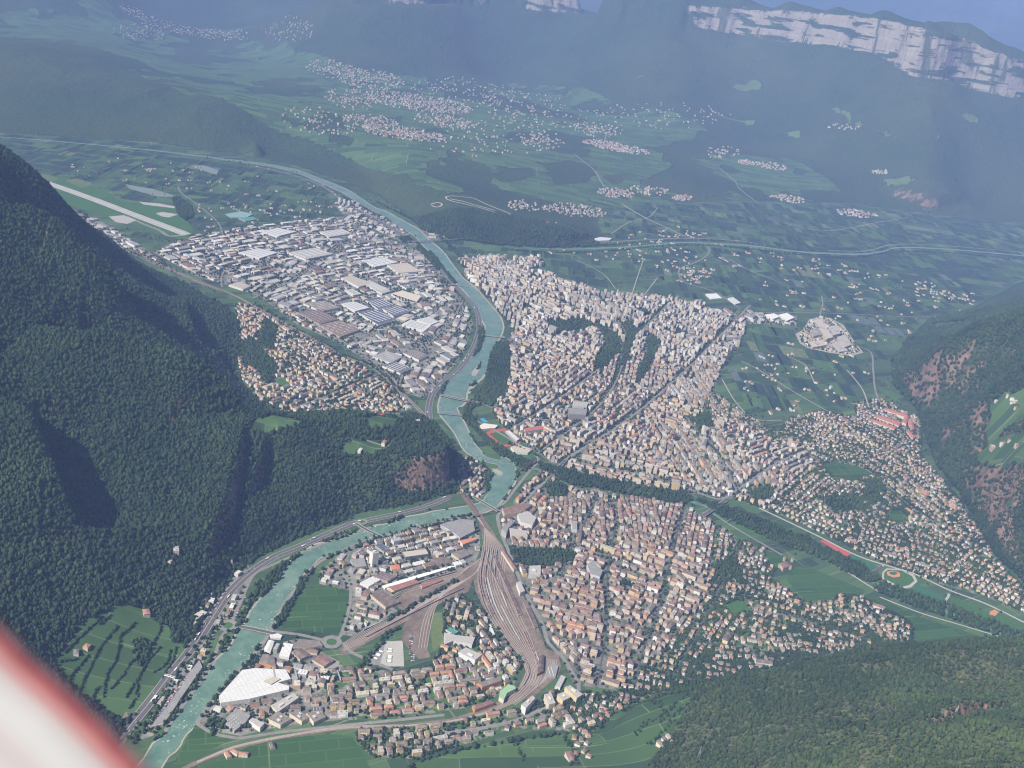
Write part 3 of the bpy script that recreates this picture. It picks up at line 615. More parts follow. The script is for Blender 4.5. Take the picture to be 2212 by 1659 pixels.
plot('vineyard_field', [(1860,1285),(1900,1290),(1975,1330),(2160,1388),(2080,1386),(1970,1390),(1975,1350),(1920,1315)], 0.6, 'vineyard')
plot('vineyard_field', [(1562,1310),(1590,1296),(1612,1300),(1618,1318),(1580,1328)], 0.6, 'turf')
plot('vineyard_field', [(1775,1002),(1800,998),(1875,1012),(1882,1025),(1840,1040),(1790,1025)], 0.6, 'vineyard')
plot('vineyard_field', [(1914,1110),(1940,1100),(1958,1120),(1935,1135)], 0.6, 'vineyard')
plot('meadow', [(1530,1095),(1570,1108),(1620,1135),(1690,1162),(1680,1170),(1600,1145),(1540,1112)], 0.6, 'turf')
plot('meadow', [(1622,1112),(1690,1140),(1720,1165),(1745,1180),(1735,1190),(1700,1165),(1640,1128)], 0.6, 'turf')
plot('meadow', [(1040,845),(1060,838),(1045,865),(1030,868)], 0.6, 'turf')
plot('meadow', [(1100,975),(1150,975),(1158,985),(1135,1000)], 0.6, 'turf')
plot('meadow', [(1590,668),(1605,672),(1600,680),(1588,676)], 0.6, 'dry_grass')
plot('meadow', [(962,1560),(1050,1545),(1062,1552),(1000,1566)], 0.6, 'turf', False)
plot('concrete_yard', [(820,1440),(833,1386),(870,1384),(873,1440)], 0.7, 'concrete')
plot('gravel_yard', [(785,1435),(835,1385),(832,1438)], 0.66, 'asphalt_pale')
plot('meadow', [(928,1350),(935,1325),(955,1322),(960,1390),(935,1408)], 0.66, 'dry_grass')
# airport
plot('airfield_grass', [(70,386),(95,378),(140,383),(215,407),(255,430),(285,440),(385,446),(418,498),(402,520),(335,504),(285,484),(235,468),(145,444),(90,402)], 0.5, 'turf')
plot('dry_meadow', [(68,382),(95,376),(125,386),(112,394),(80,392)], 0.55, 'dry_grass', False)
plot('dry_meadow', [(140,390),(165,385),(205,398),(175,406)], 0.55, 'dry_grass', False)
strip('runway', [(74,388),(110,398),(200,430),(300,468),(404,507)], 74, 0.8, M['concrete']); strip('runway_centre_line', [(95,394),(200,430),(300,468),(400,505)], 2.2, 1.0, M['white_paint'])
for dd in (-1, 1): strip('runway_edge_line', [(90+dd*4,392-dd*2),(200+dd*5,430-dd*2.4),(300+dd*6,468-dd*2.8),(400+dd*6.5,505-dd*3)], 1.6, 1.0, M['white_paint'])
strip('taxiway', [(275,468),(310,484),(345,498),(366,510),(402,507)], 24, 0.75, M['asphalt_pale'])
plot('apron', [(235,468),(268,465),(295,476),(275,484),(250,480)], 0.78, 'concrete'); plot('apron', [(300,436),(345,440),(385,447),(375,450),(310,442)], 0.78, 'concrete')
plot('apron', [(336,461),(350,458),(385,463),(365,470),(350,468)], 0.78, 'concrete')
plot('hail_net_field', [(412,359),(440,357),(472,368),(468,378),(440,369)], 0.6, 'net', False); plot('hail_net_field', [(270,398),(330,408),(385,425),(340,425),(280,408)], 0.6, 'net', False)
# sports grounds
plot('running_track', [(1048,936),(1060,929),(1086,926),(1100,930),(1125,950),(1122,960),(1092,966),(1078,962)], 0.6, 'track_red'); plot('football_pitch', [(1056,937),(1085,931),(1113,953),(1107,959),(1085,961)], 0.9, 'turf')
plot('clay_courts', [(1770,1168),(1782,1167),(1840,1196),(1828,1203)], 0.7, 'track_red'); plot('grey_courts', [(1758,1176),(1769,1169),(1827,1204),(1818,1209)], 0.7, 'asphalt')
plot('sports_field', [(1824,1208),(1843,1198),(1896,1226),(1876,1236)], 0.7, 'artificial_turf'); plot('sports_field', [(1980,1262),(2042,1289),(2038,1299),(1970,1275)], 0.7, 'artificial_turf'); plot('sports_field', [(2055,1289),(2119,1306),(2115,1324),(2047,1304)], 0.7, 'turf')
plot('baseball_path', [(1906,1236),(1915,1228),(1950,1230),(1975,1243),(1982,1256),(1968,1269),(1948,1273),(1925,1263),(1905,1250)], 0.7, 'concrete'); plot('baseball_field', [(1910,1237),(1918,1231),(1948,1233),(1970,1245),(1975,1255),(1964,1264),(1947,1268),(1927,1259),(1909,1249)], 0.9, 'turf')
plot('baseball_infield', [(1915,1236),(1928,1233),(1944,1238),(1944,1246),(1930,1248),(1917,1243)], 1.1, 'clay'); plot('baseball_diamond', [(1921,1236),(1932,1235),(1939,1239),(1932,1243),(1922,1241)], 1.3, 'turf')
plot('ball_field', [(2120,1318),(2180,1330),(2212,1350),(2200,1358),(2150,1345),(2110,1328)], 0.7, 'turf'); plot('clay_infield', [(2137,1322),(2148,1317),(2157,1322),(2150,1331),(2138,1328)], 0.95, 'clay')
plot('running_track', [(806,900),(815,895),(850,892),(868,892),(872,902),(840,908),(812,908)], 0.7, 'track_red'); plot('football_pitch', [(815,903),(848,894),(866,894),(868,902),(838,907)], 0.9, 'turf')
plot('swimming_pool', [(1036,905),(1044,903),(1054,911),(1047,914)], 0.8, 'pool')
plot('meadow', [(595,823),(606,816),(625,828),(616,836),(600,832)], 0.6, 'turf')
plot('football_pitch', [(1375,697),(1388,668),(1412,672),(1400,682)], 0.6, 'turf', False)
plot('sports_field', [(1372,675),(1385,669),(1414,678),(1408,684)], 0.6, 'artificial_turf')
# hospital building site
plot('building_site_ground', [(1718,722),(1735,712),(1748,690),(1770,684),(1795,688),(1822,702),(1846,738),(1865,762),(1838,769),(1790,762),(1745,752),(1728,742)], 0.6, 'gravel', False)
# landfill terraces on the castle hill
for q in ([(963,425),(968,432),(1000,440),(1050,453),(1095,468),(1102,463),(1060,445),(1020,428),(985,424),(964,425)], [(972,430),(1010,438),(1070,455)], [(930,442),(945,438),(955,442),(945,448),(932,445)]):
    strip('landfill_track', q, 13, 1.5, M['gravel'], drape=True, step=15)
strip('hill_path', [(1240,333),(1262,350),(1285,370),(1304,402),(1316,412)], 14, 1.5, M['asphalt_pale'], drape=True)
strip('hill_road', [(1556,365),(1572,378),(1590,395),(1598,408),(1640,440)], 12, 1.5, M['asphalt_pale'], drape=True)
strip('hill_path', [(1490,340),(1530,352),(1560,358)], 10, 1.5, M['gravel'], drape=True)
# far river sheet continues south as the thin light line at the foot of the ridge
# ------------------------------------------------------------------ roads
ROADS = []
def road(line, width, mat='asphalt_pale', z=1.0, name='road', res=True):
    global _rz
    o, P = strip(name, line, width, z+0.013*len(ROADS), M[mat]); ROADS.append(P)
    if res: reserve_line(P, width/2+2.5)
    return P
A22 = [(240,1625),(273,1579),(320,1522),(367,1460),(400,1420),(430,1380),(467,1322),(488,1290),(513,1262),(540,1238),(567,1219),(600,1200),(633,1187),(668,1172),(700,1158),(737,1142),(757,1133),(800,1124),(837,1116),(887,1105),(940,1088),(975,1072)]
A22B = [(928,906),(926,885),(930,862),(940,842),(955,828),(972,814),(990,800),(1004,782),(1018,760),(1028,738),(1034,715),(1035,697),(1032,678),(1024,660),(1010,645),(995,630),(977,614),(962,597),(948,580),(934,563),(921,551),(900,533),(868,508),(838,488),(800,468),(765,450),(737,432),(712,412),(690,399),(655,386),(600,370),(540,358)]
PA = road(A22, 27, 'motorway', 1.4, 'motorway'); PB = road(A22B, 27, 'motorway', 1.4, 'motorway')
for PP in (PA, PB):
    strip('crash_barrier_strip', [tuple(p[:2]) for p in PP[::2]], 1.6, 1.9, M['concrete'], world=True)
    for sd_ in (-1, 1):
        T = np.gradient(PP[:, :2], axis=0); T /= np.linalg.norm(T, axis=1)[:, None]; Q = PP[:, :2]+np.stack([-T[:, 1], T[:, 0]], 1)*sd_*13.8
        strip('motorway_edge', [tuple(p) for p in Q[::2]], 1.5, 1.85, M['concrete'], world=True)
road([(352,1590),(372,1555),(430,1475),(462,1420),(480,1375),(497,1352),(520,1300),(545,1245),(570,1229),(620,1207),(690,1178),(760,1150),(800,1140)], 11)
road([(425,1563),(470,1500),(520,1445),(560,1400),(583,1366),(610,1310),(640,1272),(680,1222),(737,1190),(790,1168),(830,1157),(900,1143),(960,1127),(1020,1115),(1045,1103),(1085,1090),(1110,1060),(1130,1035),(1150,1010),(1162,998),(1158,985),(1120,960),(1060,925),(1020,905)], 12)
road([(425,1563),(450,1580),(510,1595),(600,1583),(737,1568),(860,1556),(960,1545)], 10)
road([(583,1364),(650,1372),(705,1385),(740,1390),(760,1410),(850,1448)], 12)
road([(758,1275),(755,1310),(735,1375),(718,1388)], 10)
road([(712,1215),(740,1240),(758,1275)], 9)
road([(1088,1098),(1075,1115),(1082,1150),(1100,1195),(1112,1225),(1130,1270),(1150,1310),(1172,1350),(1185,1390),(1215,1420),(1240,1460),(1250,1490),(1200,1520),(1120,1555),(1050,1572),(960,1585)], 12)
road([(1110,1120),(1128,1090),(1155,1060),(1184,1036),(1202,1014),(1222,993),(1250,975),(1271,962),(1330,925),(1400,872),(1475,806),(1530,752),(1590,690),(1620,660)], 14)
road([(1222,993),(1300,1010),(1400,1030),(1475,1052),(1550,1078),(1590,1060),(1680,1000),(1740,975)], 13)
road([(1515,1118),(1550,1095),(1565,1080)], 13)
road([(1640,1098),(1760,1155),(1850,1200),(1925,1225),(1975,1240),(2050,1275),(2130,1305),(2212,1345),(2300,1390)], 9, 'concrete')
road([(1688,1166),(1710,1172),(1780,1205),(1860,1255),(1900,1280)], 7, 'concrete')
road([(1875,1240),(1895,1232),(1908,1222)], 9, 'concrete'); road([(2040,1300),(2048,1290),(2050,1283)], 9, 'concrete')
road([(1900,1290),(1990,1325),(2080,1352),(2212,1392),(2330,1430)], 6, 'concrete')
road([(1478,510),(1508,520),(1526,530),(1532,542),(1522,556),(1500,568),(1474,578),(1466,590),(1480,610),(1540,630),(1600,668)], 11, 'asphalt_pale')
road([(1100,506),(1180,514),(1300,522),(1475,515),(1600,521),(1700,537),(1850,543),(1890,538),(1935,528),(2040,531),(2212,545),(2400,560)], 14, 'asphalt_pale')
road([(1316,420),(1330,432),(1387,467),(1440,492),(1478,510)], 12, 'gravel')
road([(1775,640),(1777,660),(1772,680),(1790,695),(1850,750)], 9, 'asphalt_pale'); road([(1840,745),(1880,760),(1886,800),(1890,840),(1900,870)], 10, 'asphalt_pale')
road([(1640,675),(1800,677),(1980,685),(2080,680)], 9, 'asphalt_pale')
road([(1575,560),(1620,585),(1690,612)], 6, 'gravel'); road([(1600,780),(1640,800),(1720,850),(1790,890)], 6, 'gravel'); road([(1560,820),(1590,870),(1630,905),(1690,908)], 6, 'gravel')
road([(1830,800),(1862,840),(1880,885),(1900,905)], 7, 'gravel'); road([(1700,770),(1740,790),(1760,830)], 6, 'gravel')
road([(1320,505),(1360,480),(1400,470),(1420,450)], 6, 'gravel'); road([(1100,560),(1160,600),(1230,625)], 6, 'gravel'); road([(1390,560),(1370,620),(1365,640)], 6, 'gravel'); road([(1240,560),(1300,590),(1330,625)], 5, 'gravel')
road([(1420,600),(1390,640)], 6, 'gravel'); road([(1650,470),(1780,498),(1900,480),(1960,470)], 7, 'gravel'); road([(1500,438),(1600,436),(1690,440)], 8, 'asphalt_pale')
road([(385,402),(392,417),(430,445),(470,480),(482,510)], 9, 'asphalt_pale'); road([(480,508),(600,490),(720,478),(745,468)], 10, 'asphalt_pale')
road([(290,545),(350,572),(420,605),(500,636),(560,668),(633,712),(700,745),(737,768)], 9, 'asphalt_pale')
road([(480,620),(478,600),(500,580),(600,560),(720,545),(830,530),(905,535)], 12); road([(600,655),(700,620),(830,590),(948,578)], 12); road([(545,645),(640,600),(740,520),(780,480)], 11)
road([(750,745),(800,720),(850,690),(885,672),(890,660),(860,635),(820,612),(760,590)], 11); road([(860,840),(880,790),(930,740),(970,700),(1000,650)], 10); road([(700,600),(780,650),(900,740),(985,790)], 10)
road([(870,855),(820,790),(760,760)], 9); road([(640,880),(720,850),(800,815),(850,800)], 8); road([(560,720),(640,770),(740,820),(860,880)], 8)
road([(1100,930),(1180,880),(1290,800),(1400,700),(1450,650)], 11); road([(1090,740),(1200,770),(1330,830),(1480,880),(1540,900)], 11); road([(1060,600),(1180,640),(1300,690),(1430,720),(1600,730)], 11)
road([(1160,980),(1230,930),(1300,870),(1340,800),(1350,720),(1290,640)], 10); road([(1085,726),(1105,738),(1150,760)], 10); road([(1034,868),(1060,880),(1120,900),(1200,910)], 10)
road([(1740,975),(1800,990),(1880,1020),(1960,1090),(2020,1130)], 9); road([(1540,1110),(1570,1130),(1620,1160),(1690,1200)], 9, 'asphalt_pale', 1.0); road([(1590,1060),(1560,1000),(1520,950),(1480,900)], 10)
for ln in ([(1180,1105),(1260,1115),(1340,1135),(1440,1170),(1540,1210),(1600,1250)], [(1170,1160),(1250,1180),(1330,1220),(1420,1260),(1500,1290),(1560,1330)], [(1310,1060),(1330,1120),(1320,1180),(1310,1250),(1310,1340),(1300,1420),(1290,1480)],
           [(1480,1092),(1460,1160),(1440,1240),(1420,1320),(1390,1400),(1370,1480)], [(1180,1300),(1260,1310),(1360,1350),(1480,1380),(1600,1400),(1740,1420)], [(1200,1380),(1300,1400),(1400,1440),(1500,1470)], [(1600,1290),(1680,1320),(1780,1350),(1900,1380)],
           [(1440,1240),(1520,1280),(1600,1290)], [(1210,1250),(1230,1190),(1262,1130),(1290,1070)], [(1600,1170),(1570,1240),(1540,1300),(1500,1380),(1460,1450)]):
    road(ln, 5.0, 'asphalt', 1.0)
# roundabouts
def disc(name, u, v, r, z, mat, n=20):
    c_ = un(u, v); return sheet(name, [(c_[0]+r*math.cos(i*2*math.pi/n), c_[1]+r*math.sin(i*2*math.pi/n)) for i in range(n)], z, M[mat], world=True)
for u, v, r in ((716,1388,30),(492,1352,28),(782,1128,20)):
    disc('roundabout', u, v, r, 2.3, 'asphalt_pale'); disc('roundabout_island', u, v, r*0.5, 2.5, 'turf')
# ------------------------------------------------------------------ railway
YARD = [(1022,1108),(1034,1125),(1044,1173),(1036,1216),(1022,1250),(1028,1279),(1047,1319),(1072,1355),(1104,1396),(1128,1426),(1135,1453),(1120,1483),(1084,1513),(1037,1534),(971,1553),(871,1564),(737,1569),(600,1590),(500,1612),(420,1645),(380,1665),(385,1672),(430,1650),(510,1618),(605,1597),(740,1577),(875,1573),(975,1563),(1045,1545),(1095,1526),(1130,1512),(1150,1510),(1175,1486),(1205,1462),(1212,1440),(1205,1412),(1178,1400),(1170,1373),(1152,1333),(1124,1273),(1106,1229),(1088,1189),(1062,1143),(1036,1106),(1008,1068),(1000,1062)]
plot('railway_yard', YARD, 0.9, 'ballast')
plot('railway_yard', [(1044,1205),(1036,1216),(1022,1250),(1012,1278),(960,1300),(900,1330),(800,1385),(742,1418),(732,1400),(800,1365),(870,1325),(850,1300),(900,1262),(985,1235),(1025,1213)], 0.86, 'ballast')
plot('railway_yard', [(985,1262),(955,1290),(930,1335),(922,1400),(930,1420),(905,1425),(868,1385),(872,1350),(905,1310),(950,1280)], 0.83, 'ballast')
TR = []
def track(line, z=1.25, w=2.4):
    o, P = strip('railway_track', line, w, z+0.004*len(TR), M['rail'], step=30); TR.append(P); return P
bundle = [[(1018,1100),(1046,1140),(1052+i*4.4-10,1190),(1046+i*5.2-14,1250),(1062+i*6.1-16,1310),(1092+i*5.6-14,1365),(1125+i*3.6-8,1410),(1141+i*3.0-4,1450),(1128+i*3.2-4,1482),(1090+i*2.0,1515+i*0.8),(1037+i*0.6,1539+i*0.8),(971,1556+i*0.6),(871,1567+i*0.35)] for i in range(12)]
for i, bl in enumerate(bundle):
    track(bl if i in (3, 5, 7) else bl[1:-3] if i % 2 else bl[:-4])
for i in range(3): track([(871,1567+i*1.8),(737,1571+i*1.8),(605,1591+i*1.8),(505,1613+i*1.8),(425,1646+i*1.8)])
for i in range(8): track([(1046,1200),(1034-i,1230+i),(1010-i*3,1258+i*2.2-8),(950-i*3,1288+i*3-10),(870-i*2,1330+i*3.2-10),(790,1370+i*3.4-10),(742,1396+i*2.4-6)])
for i in range(5): track([(1040,1205),(1018,1222),(980-i*2,1236+i*4.5),(900-i*6,1258+i*5.5),(850,1278+i*4)])
for i in range(4): track([(1000,1258),(970,1275),(945+i*3-8,1300),(925+i*6-10,1340),(912+i*6-8,1400)])
for i in range(5): track([(1140,1500),(1165,1480),(1182+i*4,1450),(1184+i*5,1425)])
RS = [(1015,1092),(996,1072),(990,1060),(984,1035),(978,1000)]
road([(917,898),(870,852),(804,793),(737,768),(700,745),(633,710),(560,668),(500,636),(430,612),(350,576),(280,540)], 20, 'ballast', 0.9, 'railway_bed')
for d_ in (-3, 3): track([(917+d_,898),(870+d_,852),(804+d_,793),(737+d_*.6,768),(633+d_*.6,710),(500,636+d_*.3),(350,576+d_*.2)], 2.2)
strip('railway_bed', [(1030,1112),(1012,1088),(998,1068),(990,1050)], 16, 2.6, M['ballast'])
for d_ in (-2, 2): track([(1030+d_,1112),(1012+d_,1088),(998+d_,1068),(990+d_,1050)], 2.75)
# ------------------------------------------------------------------ parks and woods on the valley floor (tree zones): polygon, spacing in metres
WOOD = [([(1068,742),(1100,738),(1100,800),(1088,850),(1060,880),(1040,872),(1020,885),(1008,900),(1000,888),(1020,862),(1045,830),(1053,790),(1056,760)], 9),
 ([(1034,705),(1047,715),(1049,740),(1036,770),(1015,795),(985,822),(970,845),(962,868),(951,852),(958,830),(995,805),(1015,780),(1032,745)], 9),
 ([(997,905),(1020,925),(1045,950),(1070,978),(1104,1000),(1137,1020),(1150,1008),(1150,1000),(1104,978),(1060,950),(1035,930),(1027,903),(1004,888)], 9),
 ([(1022,788),(1034,778),(1040,782),(1034,798),(1024,802)], 8), ([(1012,834),(1026,824),(1033,828),(1022,836)], 8), ([(1056,1018),(1046,1040),(1050,1060),(1062,1070),(1072,1045),(1068,1025)], 9), ([(1100,1010),(1120,1025),(1106,1050),(1096,1070),(1086,1085),(1098,1040)], 9),
 ([(561,1300),(566,1265),(580,1240),(602,1222),(632,1206),(657,1196),(645,1218),(620,1245),(598,1270),(580,1295)], 9),
 ([(1101,1192),(1140,1183),(1180,1188),(1220,1186),(1243,1198),(1232,1215),(1190,1222),(1160,1235),(1135,1222),(1110,1215)], 9),
 ([(1174,1048),(1200,1040),(1225,1050),(1230,1068),(1200,1078),(1182,1070)], 10),
 ([(1160,1000),(1240,1020),(1350,1044),(1475,1066),(1500,1078),(1475,1090),(1400,1078),(1300,1058),(1230,1048),(1165,1012)], 11),
 ([(1500,1078),(1560,1092),(1640,1120),(1740,1165),(1850,1215),(1905,1250),(1880,1262),(1800,1222),(1740,1195),(1700,1182),(1640,1155),(1560,1118)], 11),
 ([(1905,1255),(1960,1278),(2080,1318),(2212,1372),(2300,1410),(2212,1400),(2080,1348),(1960,1308),(1880,1272)], 13),
 ([(1700,1155),(1745,1160),(1770,1180),(1830,1215),(1880,1245),(1850,1245),(1790,1215),(1730,1185)], 12),
 ([(868,1030+85),(840,1128),(820,1140),(850,1139),(880,1130),(870,1120)], 8),
 ([(1545,1215),(1590,1205),(1600,1240),(1570,1260),(1548,1245)], 10), ([(1615,1060),(1660,1050),(1665,1075),(1630,1085)], 11), ([(1340,1258),(1355,1250),(1360,1265),(1345,1275)], 10),
 ([(1290,700),(1330,720),(1340,760),(1300,800),(1280,790),(1310,750)], 12), ([(1360,690),(1372,720),(1350,790),(1338,790),(1350,730)], 12), ([(1400,720),(1425,740),(1400,800),(1380,830),(1372,815),(1395,770)], 12), ([(1180,700),(1260,690),(1290,710),(1200,720)], 13),
 ([(1865,1040),(1900,1035),(1915,1060),(1880,1075)], 11), ([(1770,1075),(1850,1070),(1870,1100),(1800,1110)], 14), ([(370,430),(385,425),(415,445),(418,470),(400,478),(385,465)], 12), ([(520,740),(545,735),(570,760),(600,800),(580,835),(555,800),(530,790)], 11), ([(575,690),(600,705),(590,760),(560,740)], 12),
 ([(640,1290),(655,1270),(650,1255),(632,1275),(612,1310),(600,1345),(608,1348)], 8), ([(960,1100),(940,1110),(880,1125),(960,1112),(985,1103)], 8), ([(455,1590),(440,1560),(480,1550),(490,1575)], 9), ([(905,530),(928,552),(950,580),(945,585),(920,556),(897,536)], 9), ([(860,512),(885,512),(890,525),(868,525)], 12),
 ([(935,540),(965,575),(985,612),(978,612),(955,580),(925,545)], 9), ([(1020,630),(1046,655),(1070,685),(1078,720),(1068,722),(1058,690),(1034,655)], 9), ([(905,505),(925,520),(945,545),(940,548),(915,525),(895,510)], 9), ([(1500,905),(1530,890),(1540,920),(1510,930)], 12), ([(1240,880),(1260,870),(1275,900),(1250,905)], 12), ([(990,905),(1010,930),(1030,960),(1022,962),(1000,935),(984,905)], 9)]
AVEN = [([(352,1600),(400,1520),(440,1462),(470,1420),(495,1380),(520,1350)], 9, 9),([(345,1640),(400,1580),(440,1535),(490,1470),(520,1430)], 5, 12),([(425,1552),(480,1492),(520,1448),(560,1400)], 4, 12),([(285,1600),(330,1545),(380,1475),(420,1415),(440,1385)], 8, 9),([(590,1355),(612,1308),(640,1270),(672,1232)], 6, 9),
 ([(700,1205),(760,1182),(830,1162),(900,1148),(960,1132),(1010,1115)], 7, 9),([(520,1330),(545,1290),(560,1260)], 6, 9),([(640,1205),(700,1172),(760,1152),(800,1145)], 6, 9),([(1000,560),(960,520),(930,500),(880,470),(820,440)], 8, 12),([(895,500),(840,475),(790,452),(740,425)], 5, 12),([(1100,540),(1200,546),(1300,543),(1475,530),(1600,536),(1740,552),(1850,556),(1930,545),(2040,546),(2212,562)], 5, 16),
 ([(1120,525),(1204,531),(1300,530),(1475,519),(1600,525),(1740,541),(1850,537)], 5, 16),([(737,768),(800,790),(870,848)], 4, 13),([(1350,1010),(1430,1000),(1500,960)], 3, 14),([(985,1255),(960,1270),(900,1305),(840,1340)], 3, 12),([(700,1460),(740,1470),(790,1440)], 4, 12),([(780,1440),(835,1375),(860,1360)], 4, 10),([(1100,960),(1135,975),(1160,985)], 4, 10)]
for p, _ in WOOD: reserve(poly_world(p))
print('ground', round(time.time()-T0, 1))
# ------------------------------------------------------------------ building kit
WC = {'cream': (0.70, 0.62, 0.49), 'beige': (0.60, 0.51, 0.39), 'white': (0.76, 0.74, 0.69), 'ochre': (0.66, 0.50, 0.28), 'pink': (0.62, 0.49, 0.39), 'grey': (0.44, 0.43, 0.40), 'yellow': (0.70, 0.60, 0.34), 'tan': (0.48, 0.38, 0.29), 'brick red': (0.34, 0.13, 0.09), 'orange': (0.62, 0.27, 0.10), 'pale blue': (0.46, 0.54, 0.60)}
RC = {'brown': (0.165, 0.12, 0.10), 'dark brown': (0.105, 0.075, 0.062), 'reddish brown': (0.22, 0.125, 0.10), 'terracotta': (0.38, 0.18, 0.12), 'grey brown': (0.20, 0.17, 0.15), 'pale grey': (0.43, 0.41, 0.38), 'white': (0.64, 0.64, 0.62), 'dark grey': (0.11, 0.11, 0.115), 'mid grey': (0.26, 0.255, 0.25), 'green': (0.24, 0.40, 0.28), 'slate blue': (0.085, 0.095, 0.14), 'teal': (0.06, 0.26, 0.24), 'beige': (0.52, 0.46, 0.37), 'red': (0.45, 0.075, 0.06)}
WC = {k: tuple(c*0.88 for c in v) for k, v in WC.items()}; RC = {k: tuple(c*0.92 for c in v) for k, v in RC.items()}
class Acc:
    def __init__(s): s.v = []; s.f = []; s.c = []; s.uv = []; s.m = []
    def face(s, pts, col, uv=None, mi=0):
        n = len(s.v); s.v += pts; s.f.append(tuple(range(n, n+len(pts)))); s.c.append(col); s.uv += (uv or [(0.05, 0.05)]*len(pts)); s.m.append(mi)
    def quadwall(s, a, b_, z0, z1, col):
        L = math.hypot(b_[0]-a[0], b_[1]-a[1]); s.face([(a[0], a[1], z0), (b_[0], b_[1], z0), (b_[0], b_[1], z1), (a[0], a[1], z1)], col, [(0, 0), (L, 0), (L, z1-z0), (0, z1-z0)])
    def mesh(s, name, mats):
        m_ = bpy.data.meshes.new(name); m_.from_pydata(s.v, [], s.f)
        cn = m_.color_attributes.new('col', 'FLOAT_COLOR', 'CORNER'); uvl = m_.uv_layers.new(name='uv')
        cc = []
        for f, c in zip(s.f, s.c): cc += [(*c, 1.0)]*len(f)
        cn.data.foreach_set('color', np.array(cc, np.float32).ravel()); uvl.data.foreach_set('uv', np.array(s.uv, np.float32).ravel())
        for q in mats: m_.materials.append(q)
        if len(mats) > 1: m_.polygons.foreach_set('material_index', np.array(s.m, np.int32))
        return m_
def rect(cx, cy, w_, d_, a):
    c, s = math.cos(a), math.sin(a)
    return [(cx+c*x-s*y, cy+s*x+c*y) for x, y in ((-w_/2, -d_/2), (w_/2, -d_/2), (w_/2, d_/2), (-w_/2, d_/2))]
def boxy(A, R4, z0, z1, col, top=None, mi=0):
    for i in range(4): A.quadwall(R4[i], R4[(i+1) % 4], z0, z1, col) if mi == 0 else A.face([(*R4[i], z0), (*R4[(i+1) % 4], z0), (*R4[(i+1) % 4], z1), (*R4[i], z1)], col, None, mi)
    A.face([(*p, z1) for p in R4], top or col, None, mi)
def house_geo(Wl, Rf, Ex, b_):
    """b_: dict cx cy w d a z0 h roof wc rc rh ; Wl walls, Rf roof, Ex small extras"""
    cx, cy, w_, d_, a, z0, h = b_['cx'], b_['cy'], b_['w'], b_['d'], b_['a'], b_['z0'], b_['h']
    Q = rect(cx, cy, w_, d_, a); wc = WC[b_['wc']]; rc = RC[b_['rc']]; j = b_['j']; wc = tuple(min(.8, x*j) for x in wc); rc = tuple(min(.8, x*(2-j)) for x in rc)
    zt = z0+h; zb = z0-(6 if z0 > 1 else 0)
    for i in range(4): Wl.quadwall(Q[i], Q[(i+1) % 4], zb, zt, wc)
    if b_['roof'] == 'flat':
        Rf.face([(*p, zt-0.35) for p in Q], rc)
        Wl.face([(*p, zt) for p in Q[:2]]+[(*p, zt) for p in rect(cx, cy, w_-0.7, d_-0.7, a)[:2][::-1]], wc)
        Wl.face([(*p, zt) for p in Q[2:]]+[(*p, zt) for p in rect(cx, cy, w_-0.7, d_-0.7, a)[2:][::-1]], wc)
        if b_['kind'] != 'warehouse':
            for k in range(1 if w_ < 25 else 2):
                ox = (k-0.5)*w_*0.5 if w_ >= 25 else w_*0.15; c, s = math.cos(a), math.sin(a)
                boxy(Ex, rect(cx+c*ox, cy+s*ox, 4.2, 3.6, a), zt-0.4, zt+2.4, tuple(x*0.9 for x in wc), rc)
        else:
            n = int(w_/9)
            for k in range(n):
                ox = (k-(n-1)/2)*8.2; c, s = math.cos(a), math.sin(a)
                boxy(Ex, rect(cx+c*ox, cy+s*ox, 1.6, d_*0.62, a), zt-0.4, zt+0.7, (0.62, 0.62, 0.6), (0.35, 0.38, 0.4))
    else:
        o = 0.6 if b_['kind'] != 'warehouse' else 0.2
        E_ = rect(cx, cy, w_+2*o, d_+2*o, a); rh = b_['rh']; c, s = math.cos(a), math.sin(a)
        if d_ > w_: E_ = E_[1:]+E_[:1]; Qr = Q[1:]+Q[:1]; half = d_/2; ax = (-s, c)
        else: Qr = Q; half = w_/2; ax = (c, s)
        # Qr[0]->Qr[1] is a long side; ridge along ax
        ins = min(w_, d_)/2 if b_['roof'] == 'hip' else -o
        sg = 1
        if (Qr[1][0]-Qr[0][0])*ax[0]+(Qr[1][1]-Qr[0][1])*ax[1] < 0: sg = -1
        r0 = (cx-ax[0]*sg*(half-ins), cy-ax[1]*sg*(half-ins), zt+rh); r1 = (cx+ax[0]*sg*(half-ins), cy+ax[1]*sg*(half-ins), zt+rh)
        P4 = [(*p, zt-0.05) for p in E_]
        Rf.face([P4[0], P4[1], r1, r0], rc); Rf.face([P4[2], P4[3], r0, r1], tuple(x*1.0 for x in rc))
        if b_['roof'] == 'hip': Rf.face([P4[1], P4[2], r1], rc); Rf.face([P4[3], P4[0], r0], rc)
        else:
            g0 = (cx-ax[0]*sg*half, cy-ax[1]*sg*half, zt+rh-0.15); g1 = (cx+ax[0]*sg*half, cy+ax[1]*sg*half, zt+rh-0.15)
            Wl.face([(*Qr[1], zt), (*Qr[2], zt), g1], wc); Wl.face([(*Qr[3], zt), (*Qr[0], zt), g0], wc)
        if b_['kind'] != 'warehouse':
            ox, oy = (w_*0.22, d_*0.12)
            boxy(Ex, rect(cx+c*ox-s*oy, cy+s*ox+c*oy, 1.0, 0.9, a), zt+rh*0.3, zt+rh+0.9, (0.42, 0.36, 0.3), (0.2, 0.17, 0.15))
LM = []       # landmarks for the labels: (world xy, phrase)
def landmark(u, v, phrase): LM.append((un(u, v)[:2], phrase))
def emp(name, loc, label, cat, group=None):
    o = link(bpy.data.objects.new(name, None)); o.location = loc; o.empty_display_size = 2.0; o['label'] = label; o['category'] = cat
    if group: o['group'] = group
    return o
